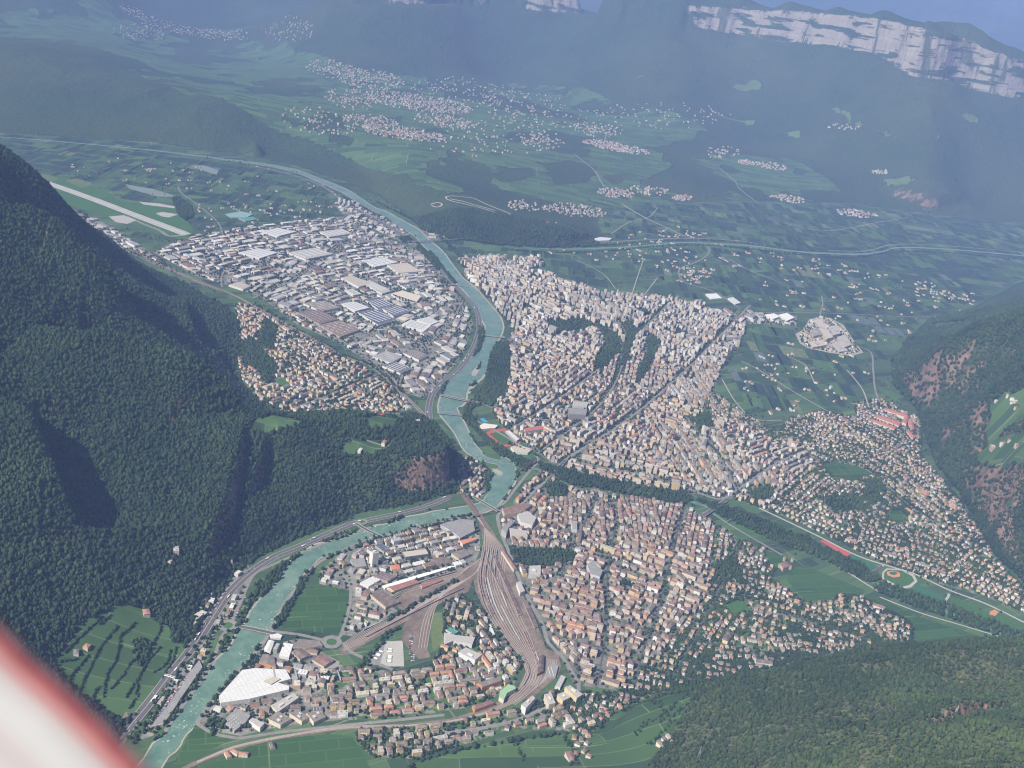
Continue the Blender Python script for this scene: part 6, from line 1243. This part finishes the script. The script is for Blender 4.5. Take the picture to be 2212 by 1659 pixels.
# trees on the valley floor
pts = []; rad = []; stype = []
def add_tree(x, y, r, s_=0): pts.append((x, y, 0.2)); rad.append(r); stype.append(s_)
for p, sp in WOOD:
    P = np.array(poly_world(p)); lo, hi = P.min(0), P.max(0); xx, yy = np.meshgrid(np.arange(lo[0], hi[0], sp), np.arange(lo[1], hi[1], sp)); xx = (xx+rng.uniform(-.4, .4, xx.shape)*sp).ravel(); yy = (yy+rng.uniform(-.4, .4, yy.shape)*sp).ravel()
    k = inpoly(xx, yy, P); 
    for x, y in zip(xx[k], yy[k]): add_tree(x, y, random.uniform(3.4, 6.2)*(sp/9)**.5, 1)
for ln, half, sp in AVEN:
    P = smooth_line([(*un(u, v)[:2], 0) for u, v in ln], sp)
    for q in P:
        for t in range(2 if half > 4 else 2): add_tree(q[0]+random.uniform(-half, half)*2, q[1]+random.uniform(-half, half)*2, random.uniform(3.2, 5.6), 1)
HEDGE = [[(263,1366),(257,1393),(250,1426),(233,1453),(227,1479),(223,1506)],[(253,1353),(233,1379),(213,1406),(197,1439),(180,1473),(170,1499)],[(347,1399),(320,1426),(300,1466),(293,1499)],[(333,1339),(347,1353),(330,1393)],[(313,1439),(293,1473),(273,1506)],[(287,1426),(260,1466),(240,1489)],[(193,1416),(157,1456),(147,1483)],[(133,1446),(130,1466),(120,1473)],[(367,1406),(360,1433),(333,1453)],[(213,1483),(200,1506)],[(290,1346),(263,1373)],[(215,1340),(175,1375),(140,1410)],[(240,1330),(215,1350)],[(380,1400),(372,1430),(352,1465)],[(300,1500),(280,1530)],[(130,1430),(165,1425)]]
for ln in HEDGE:
    P = smooth_line([(*hit(u, v)[:2], 0) for u, v in ln], 3.4)
    for q in P:
        x, y = q[0]+random.uniform(-2, 2), q[1]+random.uniform(-2, 2); pts.append((x, y, float(hgt(x, y)))); rad.append(random.uniform(1.6, 3.0)); stype.append(4)
cl_ = np.array([hit(u, v)[:2] for u, v in [(283,1383),(300,1378),(327,1392),(320,1425),(303,1440),(290,1430),(285,1405)]])
for q in rng.uniform(cl_.min(0), cl_.max(0), (160, 2)):
    if inpoly(q[0:1], q[1:2], cl_)[0]: pts.append((q[0], q[1], float(hgt(q[0], q[1])))); rad.append(random.uniform(3, 5.5)); stype.append(4)
for ln in ([(1405,1515),(1440,1540),(1400,1560),(1370,1590)],[(1490,1500),(1455,1525),(1430,1560)],[(1480,1520),(1440,1575),(1400,1610)],[(1110,1600),(1130,1640)],[(1220,1590),(1235,1625),(1240,1655)]):
    P = smooth_line([(*hit(u, v)[:2], 0) for u, v in ln], 5)
    for q in P:
        x, y = q[0]+random.uniform(-9, 9), q[1]+random.uniform(-9, 9); pts.append((x, y, float(hgt(x, y)))); rad.append(random.uniform(2.0, 4.2)); stype.append(4)
TD = {'o': 0.028, 'm': 0.085, 'a': 0.12, 'h': 0.12, 'v': 0.24, 'i': 0.036, 'j': 0.05}
gn = fbm(gxx, gyy, 120, 55, 3)
for s_, k_ in STY.items():
    q = (smap == k_) & ~occ & (rng.random((GW, GH)) < TD[s_]*(1+np.clip(gn*3, -0.8, 2.0)))
    for x, y in zip(gxx[q], gyy[q]): add_tree(x+random.uniform(-2, 2), y+random.uniform(-2, 2), random.uniform(2.4, 4.8), 2)
for P in ROADS[3:]:                      # street trees
    if len(P) < 4: continue
    T = np.gradient(P[:, :2], axis=0); T /= np.linalg.norm(T, axis=1)[:, None]+1e-9
    for i in range(len(P)):
        m_ = at_map(P[i, 0], P[i, 1])
        if not m_ or smap[m_] == 0: continue
        for sd in (-1, 1):
            if random.random() < 0.62: q = P[i, :2]+np.array([-T[i, 1], T[i, 0]])*sd*(P[i, 2]/2+3)+T[i]*random.uniform(-10, 10); add_tree(q[0], q[1], random.uniform(2.8, 4.6), 2)
# hedgerows and lone trees in the orchards
P = np.array(FLOOR); xx = rng.uniform(-5000, 1600, 9500); yy = rng.uniform(-5000, 1500, 9500); k = inpoly(xx, yy, FLOOR)
for x, y in zip(xx[k], yy[k]):
    m_ = at_map(x, y)
    if m_ and not occ[m_] and smap[m_] == 0 and fbm(np.array([x]), np.array([y]), 160, 88, 2)[0] > 0.08: add_tree(x, y, random.uniform(2.5, 4.5), 3)
pts = np.array(pts); rad = np.array(rad)
ti_ = np.clip(((pts[:, 0]-GX0)/GS).astype(int), 0, GW-1); tj_ = np.clip(((pts[:, 1]-GY0)/GS).astype(int), 0, GH-1); kr = ~(rivmap[ti_, tj_] & (np.array(stype) == 1)) | ((pts[:, 0]-gxx[0, 0]) < 0)
isl = inpoly(pts[:, 0], pts[:, 1], np.array(poly_world([(1005, 845), (1045, 770), (1052, 790), (1036, 850)]))); kr |= isl
pts = pts[kr]; rad = rad[kr]; stype = np.array(stype)[kr]; u, v, z = proj(pts); stype = np.array(stype)
k = (u > -200) & (u < 2400) & (v < 1780); pts, rad, u, v, z, stype = pts[k], rad[k], u[k], v[k], z[k], stype[k]
ps_ = np.where((u > 5) & (u < 2207) & (v > 5) & (v < 1654), rad/z, 0)+np.where(stype == 1, 0, 0.0002)
order = np.argsort(-ps_)[:300]
# crown meshes: lumpy clusters of leaf clumps
def crown_mesh(seed):
    r_ = random.Random(seed); bm = bmesh.new()
    for k in range(7):
        a = r_.uniform(0, 6.28); rr = r_.uniform(0, 0.5) if k else 0; cz = r_.uniform(-0.35, 0.55); s_ = r_.uniform(0.42, 0.66) if k else 0.7
        t = bmesh.ops.create_icosphere(bm, subdivisions=2, radius=s_)
        for v_ in t['verts']: v_.co = v_.co*(1+r_.uniform(-.16, .16)); v_.co += Vector((math.cos(a)*rr, math.sin(a)*rr, cz))
    m_ = bpy.data.meshes.new('crown'); bm.to_mesh(m_); bm.free(); m_.materials.append(M['leaves_own']); return m_
b = NB('tree_leaves'); P_ = b.pos(); n = b.noise(P_, 3.0, 3, 0.7); oi = b.node('ShaderNodeObjectInfo'); f = b.math('ADD', b.math('MULTIPLY', oi.outputs['Random'], 0.7), b.math('MULTIPLY', b.math('SUBTRACT', n, 0.5), 0.8)); b.bump(n, 1.0, 0.8)
M['leaves_own'] = b.out(b.mix(f, (0.022, 0.045, 0.016), (0.06, 0.105, 0.03)), 0.95); M['bark'] = mat_plain('bark', (0.12, 0.09, 0.065), 0.95, 0.25, 1.0)
cr = [crown_mesh(i) for i in range(6)]
bmt = bmesh.new(); bmesh.ops.create_cone(bmt, cap_ends=True, segments=7, radius1=0.09, radius2=0.05, depth=1.0); bmesh.ops.translate(bmt, verts=bmt.verts, vec=(0, 0, 0.5))
tm = bpy.data.meshes.new('trunk'); bmt.to_mesh(tm); bmt.free(); tm.materials.append(M['bark'])
tused = {}
for i in order:
    x, y, z0 = pts[i]; d = sorted([((x-p[0])**2+(y-p[1])**2, ph) for p, ph in LM])[0]
    ht = rad[i]*random.uniform(1.7, 2.4); sz = 'large' if rad[i] > 5.2 else 'medium' if rad[i] > 4.2 else 'small'; sh = 'slim' if ht/rad[i] > 2.2 else 'round' if ht/rad[i] < 1.95 else 'oval'
    tused.setdefault((sz, sh, d[1]), []).append((d[0], i, ht))
for (sz, sh, ph), L in tused.items():
    L.sort()
    for r_, (dd, i, ht) in enumerate(L):
        x, y, z0 = pts[i]; lb = f"{sz} {sh} green tree, {WORD[min(r_, 24)]} {ph}" if len(L) > 1 else f"{sz} {sh} green tree close to {ph}"
        root = emp('tree', (x, y, z0), lb, 'tree', 'broadleaf trees of the town and the river banks')
        c_ = link(bpy.data.objects.new('crown', cr[i % 6]), root); c_.scale = (rad[i], rad[i]*random.uniform(.85, 1.15), ht*0.55); c_.location = (0, 0, ht*0.62); c_.rotation_euler = (0, 0, random.uniform(0, 6))
        t_ = link(bpy.data.objects.new('trunk', tm), root); t_.scale = (rad[i], rad[i], ht*0.55)
mk = np.ones(len(pts), bool); mk[order] = False; scatter('town_trees', pts[mk], rad[mk], 'mass of further trees along streets, gardens and river banks', 0.5)
print('trees', len(pts), round(time.time()-T0, 1))
# ------------------------------------------------------------------ bridges
def bridge(label, pts, wd, z, mat='concrete', piers=3, arch=False, world=False, deck=1.2):
    P = [np.array(un(u, v, z)[:2]) if not world else np.array((u, v)) for u, v in pts]
    S_ = smooth_line([(*p, 0) for p in P], 20); T = np.gradient(S_[:, :2], axis=0); T /= np.linalg.norm(T, axis=1)[:, None]; Nn = np.stack([-T[:, 1], T[:, 0]], 1); c_ = S_[len(S_)//2]
    root = emp('bridge', (c_[0], c_[1], 0), label, 'bridge'); inv = Matrix.Translation((-c_[0], -c_[1], 0))
    def rib(name, off, w_, z0, z1, m_):
        vs = []; fs = []
        for p, n in zip(S_[:, :2], Nn):
            a = p+n*(off-w_/2); b_ = p+n*(off+w_/2); vs += [(*a, z0), (*b_, z0), (*b_, z1), (*a, z1)]
        for i in range(len(S_)-1):
            for k in range(4): a = 4*i+k; b_ = 4*i+(k+1) % 4; fs.append((a, b_, b_+4, a+4))
        e = 4*(len(S_)-1); fs += [(3, 2, 1, 0), (e, e+1, e+2, e+3)]
        o = obj_mesh(name, vs, fs, m_, root); o.matrix_parent_inverse = inv; return o
    rib('deck', 0, wd, z-deck, z, M[mat]); 
    if mat != 'rust': rib('roadway', 0, wd*0.78, z+0.01, z+0.12, M['motorway' if wd > 14 else 'asphalt'])
    for s_ in (-1, 1): rib('parapet', s_*(wd/2-0.25), 0.5, z, z+1.1, M[mat])
    for k in range(piers):
        q = S_[int((k+1)/(piers+1)*(len(S_)-1))]; t = T[int((k+1)/(piers+1)*(len(S_)-1))]; A_ = Acc(); boxy(A_, rect(q[0], q[1], 2.4, wd*0.7, math.atan2(t[1], t[0])), -1, z-deck, (0.36, 0.34, 0.31)); part('pier', A_, [M['roofing']], root)
    if arch:
        for s_ in (-1, 1):
            vs = []; fs = []; n = len(S_)
            for i in range(n):
                f = i/(n-1); hh = z+0.5+9*4*f*(1-f); a = S_[i, :2]+Nn[i]*(s_*(wd/2)-0.4); b_ = S_[i, :2]+Nn[i]*(s_*(wd/2)+0.4); vs += [(*a, hh-1), (*b_, hh-1), (*b_, hh), (*a, hh)]
            for i in range(n-1):
                for k in range(4): a = 4*i+k; b_ = 4*i+(k+1) % 4; fs.append((a, b_, b_+4, a+4))
            o = obj_mesh('arch', vs, fs, M[mat], root); o.matrix_parent_inverse = inv
    return root
bridge('concrete road bridge over the lowest river reach beside the vineyard field', [(512,1352),(545,1358),(590,1368)], 14, 6, piers=2)
bridge('road bridge over the green river at the left end of the ribbed hall estate', [(768,1130),(795,1146),(830,1162)], 13, 6, piers=2)
bridge('railway bridge crossing the river at the top of the yard', [(1032,1114),(1014,1088),(999,1066)], 14, 7.5, 'rust', piers=2); bridge('road bridge right of the railway bridge over the bend', [(1022,1072),(1045,1086),(1076,1104)], 13, 7, piers=2)
bridge('wide straight road bridge just below the gravel island', [(950,852),(990,861),(1036,870)], 16, 8, piers=3); bridge('dark narrow footbridge above the cliff hill spur', [(944,892),(970,894),(998,897)], 6, 8, 'steel', piers=0, arch=True)
bridge('slender bridge at the widest motorway bend', [(1036,722),(1060,725),(1090,729)], 9, 8, piers=2); bridge('small bridge at the top end of the town river', [(974,614),(992,616),(1014,619)], 11, 8, piers=1)
bridge('long elevated motorway link crossing the river toward the castle hill', [(880,521),(930,520),(1000,515),(1080,507),(1110,506)], 14, 11, piers=9); bridge('brown arched bridge over the side river in the park', [(1124,1014),(1140,1006),(1158,995)], 10, 7, 'rust', piers=0, arch=True)
bridge('broad avenue bridge over the tree lined side river', [(1182,1042),(1200,1018),(1222,993)], 16, 7, piers=2); bridge('pale white monument bridge over the park belt', [(1518,1114),(1542,1098),(1568,1080)], 18, 7, piers=3)
bridge('thin white footbridge above the monument bridge', [(1570,1128),(1585,1116),(1602,1107)], 6, 6, piers=1); bridge('zigzag white footbridge by the glazed museum', [(1356,1062),(1366,1052),(1372,1044)], 5, 6, 'white_paint', piers=0)
bridge('small bridge between the upper sports fields', [(1870,1244),(1888,1234),(1905,1222)], 9, 5, piers=1)
gan = bridge('white sign gantry hall spanning the motorway in the vineyards', [(355,1457),(366,1460),(378,1464)], 5, 9, 'white_paint', piers=0, deck=1.6)
# ------------------------------------------------------------------ trains
def train(label, line, col, n, h=3.6, wagon=18.0, z=1.4):
    P = smooth_line([(*un(u, v)[:2], 0) for u, v in line], 2.0)[:, :2]; D = np.concatenate([[0], np.cumsum(np.linalg.norm(np.diff(P, axis=0), axis=1))])
    mid = P[len(P)//2]; root = emp('train', (mid[0], mid[1], z), label, 'train', 'trains standing in the railway yard')
    for k in range(n):
        d0 = k*(wagon+1.2)
        if d0+wagon > D[-1]: break
        a = np.array([np.interp(d0, D, P[:, j]) for j in (0, 1)]); b_ = np.array([np.interp(d0+wagon, D, P[:, j]) for j in (0, 1)]); c_ = (a+b_)/2; an = math.atan2(*(b_-a)[::-1])
        W_ = Acc(); cc = random.choice(col); boxy(W_, rect(c_[0], c_[1], wagon, 2.9, an), z+0.5, z+h, cc, tuple(min(1, x*1.15) for x in cc), 0); boxy(W_, rect(c_[0], c_[1], wagon-2, 1.9, an), z, z+0.55, (0.05, 0.05, 0.05)); boxy(W_, rect(c_[0], c_[1], wagon*0.9, 1.6, an), z+h-0.05, z+h+0.3, (0.3, 0.3, 0.3)); part('carriage', W_, [M['roofing']], root)
def onb(i, k0, k1): return bundle[i][k0:k1]
for i, (k0, k1, col, n, lb) in enumerate([(3, 7, [(0.55, 0.55, 0.54)], 12, 'white passenger train in the middle of the main yard'), (2, 6, [(0.30, 0.09, 0.07), (0.25, 0.1, 0.08)], 14, 'red brown freight train at the left side of the main yard'), (3, 6, [(0.13, 0.1, 0.09)], 10, 'dark freight train near the left edge of the yard'), (4, 8, [(0.42, 0.42, 0.41)], 9, 'silver train toward the bend of the yard'),
    (2, 5, [(0.12, 0.22, 0.2), (0.4, 0.4, 0.4)], 8, 'short green and grey train near the upper yard'), (5, 8, [(0.32, 0.2, 0.14)], 9, 'tan wagons on the right side of the yard'), (2, 6, [(0.5, 0.48, 0.44), (0.3, 0.1, 0.08)], 16, 'mixed wagons on the third siding')]):
    train(lb, onb([4, 1, 2, 6, 7, 9, 3][i], k0, k1), col, n)
for i, k0, k1, n, cc, lb in ((0, 3, 6, 11, (0.2, 0.15, 0.12), 'brown wagons on the outermost left siding'), (5, 2, 5, 7, (0.33, 0.3, 0.27), 'short grey train beside the upper platforms'), (8, 3, 6, 8, (0.5, 0.5, 0.48), 'pale train just left of the long platform roof'), (10, 5, 8, 6, (0.28, 0.1, 0.08), 'short red train by the bend near the engine shed'), (11, 6, 9, 5, (0.45, 0.43, 0.4), 'pale short train at the outer bend'), (2, 6, 9, 8, (0.17, 0.13, 0.12), 'dark wagons in the lower left of the main yard')):
    train(lb, onb(i, k0, k1), [cc], n)
train('long line of dark red wagons beside the lower sidings', [(1000,1272),(950,1296),(870,1336),(790,1378)], [(0.25, 0.07, 0.07), (0.14, 0.11, 0.1)], 22); train('blue and white wagons on the lower sidings', [(870,1322),(820,1346),(780,1365)], [(0.15, 0.28, 0.42), (0.55, 0.55, 0.55)], 9); train('brown wagons near the freight shed', [(985,1236),(930,1252),(880,1268)], [(0.22, 0.16, 0.12)], 12)
# ------------------------------------------------------------------ vehicles
b = NB('car_paint'); oi = b.node('ShaderNodeObjectInfo'); b.put(b.b.inputs['Base Color'], oi.outputs['Color']); b.put(b.b.inputs['Roughness'], 0.3); b.b.inputs['Specular IOR Level'].default_value = 0.5; M['car'] = b.m
M['tyre'] = mat_plain('tyre', (0.03, 0.03, 0.03), 0.9, 0.1, 1)
def boxm(nm, x0, x1, y0, y1, z0, z1, m_, tx=0.0):
    v = [(x0, y0, z0), (x1, y0, z0), (x1, y1, z0), (x0, y1, z0), (x0+tx, y0+tx*.4, z1), (x1-tx, y0+tx*.4, z1), (x1-tx, y1-tx*.4, z1), (x0+tx, y1-tx*.4, z1)]
    me_ = bpy.data.meshes.new(nm); me_.from_pydata(v, [], [(0, 3, 2, 1), (4, 5, 6, 7), (0, 1, 5, 4), (1, 2, 6, 5), (2, 3, 7, 6), (3, 0, 4, 7)]); me_.materials.append(m_); return me_
CARM = [('body', boxm('car_body', -2.2, 2.2, -0.9, 0.9, 0.35, 0.95, M['car'])), ('cabin', boxm('car_cabin', -1.2, 1.3, -0.82, 0.82, 0.95, 1.5, M['glass'], 0.35)), ('roof', boxm('car_roof', -0.8, 0.9, -0.66, 0.66, 1.5, 1.55, M['car']))]
wm = bmesh.new(); bmesh.ops.create_cone(wm, cap_ends=True, segments=8, radius1=0.33, radius2=0.33, depth=0.22, matrix=Matrix.Rotation(math.pi/2, 4, 'X')); wme = bpy.data.meshes.new('wheel'); wm.to_mesh(wme); wm.free(); wme.materials.append(M['tyre'])
TRKM = [('cab', boxm('truck_cab', 4.2, 6.4, -1.2, 1.2, 0.6, 3.2, M['car'], 0.15)), ('trailer', boxm('truck_trailer', -7.5, 3.9, -1.25, 1.25, 1.0, 3.9, M['white_paint'])), ('chassis', boxm('truck_chassis', -7.2, 5.8, -0.9, 0.9, 0.5, 0.95, M['tyre']))]
CC = [('white', (0.8, 0.8, 0.8)), ('silver', (0.45, 0.46, 0.47)), ('black', (0.03, 0.03, 0.03)), ('dark blue', (0.04, 0.07, 0.18)), ('red', (0.4, 0.03, 0.03)), ('grey', (0.16, 0.16, 0.17))]
def vehicle(kind, x, y, z, a, col, label, group):
    root = emp('car' if kind == 'car' else 'truck', (x, y, z), label, kind, group); root.rotation_euler = (0, 0, a)
    for nm, me_ in (CARM if kind == 'car' else TRKM): o = link(bpy.data.objects.new(nm, me_), root); o.color = (*col, 1)
    for wx in ((-1.4, 1.4) if kind == 'car' else (-6, -4.6, 5)):
        for wy in (-0.85, 0.85): o = link(bpy.data.objects.new('wheel', wme), root); o.location = (wx, wy*(1 if kind == 'car' else 1.25), 0.34); 
vc_ = {}
def vlabel(kind, cname, x, y, where):
    d = sorted([((x-p[0])**2+(y-p[1])**2, ph) for p, ph in LM])[0]; k = (kind, cname, where, d[1]); vc_.setdefault(k, 0); vc_[k] += 1
    return f"{cname} {kind} {where}, {WORD[min(vc_[k]-1, 24)]} {d[1]}"
for PP, n in ((PA, 62), (PB, 60)):
    for k in range(n):
        t = random.uniform(0, len(PP)-2); i = int(t); p = PP[i]+(PP[i+1]-PP[i])*(t-i); d = PP[i+1][:2]-PP[i][:2]; d = d/np.linalg.norm(d); s_ = random.choice((-1, 1)); off = s_*random.choice((3.4, 7.2, 7.2)); x, y = p[0]-d[1]*off, p[1]+d[0]*off
        kd = 'truck' if random.random() < 0.3 else 'car'; cn, cl = random.choice(CC); vehicle(kd, x, y, 2.0, math.atan2(d[1], d[0])+(0 if s_ < 0 else math.pi), cl, vlabel(kd, cn, x, y, 'on motorway'), kd+'s on the motorway')
def lot(poly, rows, n, where, grp, kd='car', z=0.9):
    P = np.array(poly_world(poly)); e = P[1]-P[0]; a = math.atan2(e[1], e[0]); L = np.linalg.norm(e); W_ = np.linalg.norm(P[-1]-P[0]); k = 0
    for r_ in range(rows):
        for c in np.arange(2, L-2, 2.9 if kd == 'car' else 5.0):
            if random.random() < 0.35 or k >= n: continue
            q = P[0]+e/L*c+(P[-1]-P[0])*((r_+.5)/rows); cn, cl = random.choice(CC); vehicle(kd, q[0], q[1], z, a+math.pi/2, cl, vlabel(kd, cn, q[0], q[1], where), grp); k += 1
lot([(448,1330),(480,1285),(488,1288),(456,1334)], 2, 34, 'parked beside the motorway', 'cars parked beside the motorway'); lot([(505,1335),(530,1285),(538,1288),(514,1338)], 2, 30, 'parked by the river', 'cars parked by the river')
for k in range(3): lot([(352-k*8,1535+k*10),(425-k*3,1432+k*2),(428-k*3,1436+k*2),(356-k*8,1539+k*10)], 1, 26, 'on the parking deck', 'cars on the parking deck', z=7.9)
lot([(835,1432),(838,1396),(846,1396),(843,1432)], 1, 8, 'on the concrete yard', 'trucks in the concrete yard', 'truck', 1.0); lot([(800,1430),(820,1405),(826,1408),(808,1432)], 1, 9, 'beside the concrete yard', 'trucks beside the concrete yard', 'truck', 1.0)
lot([(882,1430),(884,1370),(898,1370),(900,1430)], 4, 60, 'in the yard by the sidings', 'cars packed in the yard beside the sidings'); lot([(410,1352),(440,1305),(448,1308),(420,1356)], 2, 30, 'under the wooded slope', 'cars parked under the wooded slope')
lot([(640,1530),(652,1524),(700,1556),(690,1562)], 1, 24, 'parked on the works forecourt', 'cars on the works forecourt')
# ------------------------------------------------------------------ pylon on the near slope
def pylon(label, u, v, hgt_):
    c_ = hit(u, v); root = emp('pylon', tuple(c_), label, 'pylon'); vs = []; fs = []
    def bar(a, b_, r=0.16):
        a = Vector(a); b_ = Vector(b_); d = (b_-a).normalized(); s1 = d.orthogonal().normalized()*r; s2 = d.cross(s1); n = len(vs)
        for q in (a, b_):
            for m_ in (s1, s2, -s1, -s2): vs.append(tuple(q+m_))
        for k in range(4): fs.append((n+k, n+(k+1) % 4, n+4+(k+1) % 4, n+4+k))
    def corner(k, z): w_ = 3.2*(1-z/hgt_)+0.5; return (w_*(1 if k in (0, 1) else -1), w_*(1 if k in (0, 3) else -1), z)
    lv = np.linspace(0, hgt_, 9)
    for k in range(4): bar(corner(k, -2), corner(k, hgt_), 0.28)
    for z0, z1 in zip(lv[:-1], lv[1:]):
        for k in range(4): bar(corner(k, z0), corner((k+1) % 4, z1)); bar(corner((k+1) % 4, z0), corner(k, z1))
    obj_mesh('lattice_tower', vs, fs, M['steel'], root); 
    for j, z in enumerate((hgt_*0.72, hgt_*0.84, hgt_*0.96)):
        vs = []; fs = []; L = (7, 5.5, 4)[j]; bar((-L, 0, z), (L, 0, z), 0.3); bar((-L, 0, z), (0, 0, z+1.8), 0.18); bar((L, 0, z), (0, 0, z+1.8), 0.18); obj_mesh('cross_arm', vs, fs, M['steel'], root)
pylon('grey lattice power pylon on the wooded slope at the bottom edge', 1508, 1640, 34); pylon('grey lattice power pylon higher on the near wooded hill', 2062, 1588-40, 30)
# ------------------------------------------------------------------ the blurred aircraft edge in front of the lens, lower left
# a streamlined wing edge: lofted ellipse sections along a curve running out of the frame
def cp(u, v, t): d = ray(u, v); return CAM+d*t
rootw = emp('wing', tuple(cp(-60, 1760, 0.62)), 'red and white striped aircraft wing edge, out of focus, in the lower left corner', 'aircraft wing')
def band_part(name, inner, outer, m_, lift):
    """a stripe of the skin between two lines on a convex, thick shell"""
    n = 24; P0 = smooth_line([(u, v, 0) for u, v in inner], 60)[:, :2]; P1 = smooth_line([(u, v, 0) for u, v in outer], 60)[:, :2]
    def res(P): D = np.concatenate([[0], np.cumsum(np.linalg.norm(np.diff(P, axis=0), axis=1))]); t = np.linspace(0, D[-1], n); return np.stack([np.interp(t, D, P[:, 0]), np.interp(t, D, P[:, 1])], 1)
    P0, P1 = res(P0), res(P1); vs = []; fs = []; K = 7
    for i in range(n):
        for j in range(K):
            f = j/(K-1); q = P0[i]*(1-f)+P1[i]*f; g = lift[0]*(1-f)+lift[1]*f; vs.append(tuple(cp(q[0], q[1], 0.52+0.03*(g**2)+0.03*i/n)))
    for i in range(n-1):
        for j in range(K-1): a = i*K+j; fs.append((a, a+1, a+K+1, a+K))
    nv = len(vs); back = [tuple(np.array(v_)+FW*0.012) for v_ in vs]; vs += back; fs += [tuple(nv+k for k in f[::-1]) for f in fs[:]]
    e = []
    for i in range(n-1): e += [(i*K, (i+1)*K, nv+(i+1)*K, nv+i*K), ((i+1)*K+K-1, i*K+K-1, nv+i*K+K-1, nv+(i+1)*K+K-1)]
    fs += e; o = obj_mesh(name, vs, fs, m_, rootw, True); l = rootw.location; o.matrix_parent_inverse = Matrix.Translation((-l[0], -l[1], -l[2]))
    sm_ = None; return o
wp = lambda nm, c: mat_plain(nm, tuple(x*0.60 for x in c), 0.6, 0.03, 0.05)
E0 = [(-80,1190),(-30,1290),(8,1352),(48,1392),(96,1440),(150,1486),(200,1530),(252,1582),(304,1636),(360,1700)]
def shift(L, d): return [(u-d-32, v+d*0.62) for u, v in L]
bands = [(0, 6, (0.58, 0.30, 0.30)), (6, 26, (0.52, 0.07, 0.08)), (27, 50, (0.70, 0.52, 0.51)), (50, 132, (0.74, 0.735, 0.74)), (132, 155, (0.72, 0.62, 0.62)), (155, 215, (0.70, 0.68, 0.69)), (215, 235, (0.76, 0.75, 0.72)), (235, 480, (0.60, 0.58, 0.60))]
Ltot = 480.0
for a, c_, col in bands:
    nm = 'red_stripe' if col[1] < 0.2 else 'pink_stripe' if col[1] < 0.55 and col[0]-col[1] > .1 else 'white_skin'
    band_part(nm, shift(E0, a), shift(E0, c_), wp(nm, col), (1-a/Ltot, 1-c_/Ltot))
print('done', round(time.time()-T0, 1), len(bpy.data.objects))
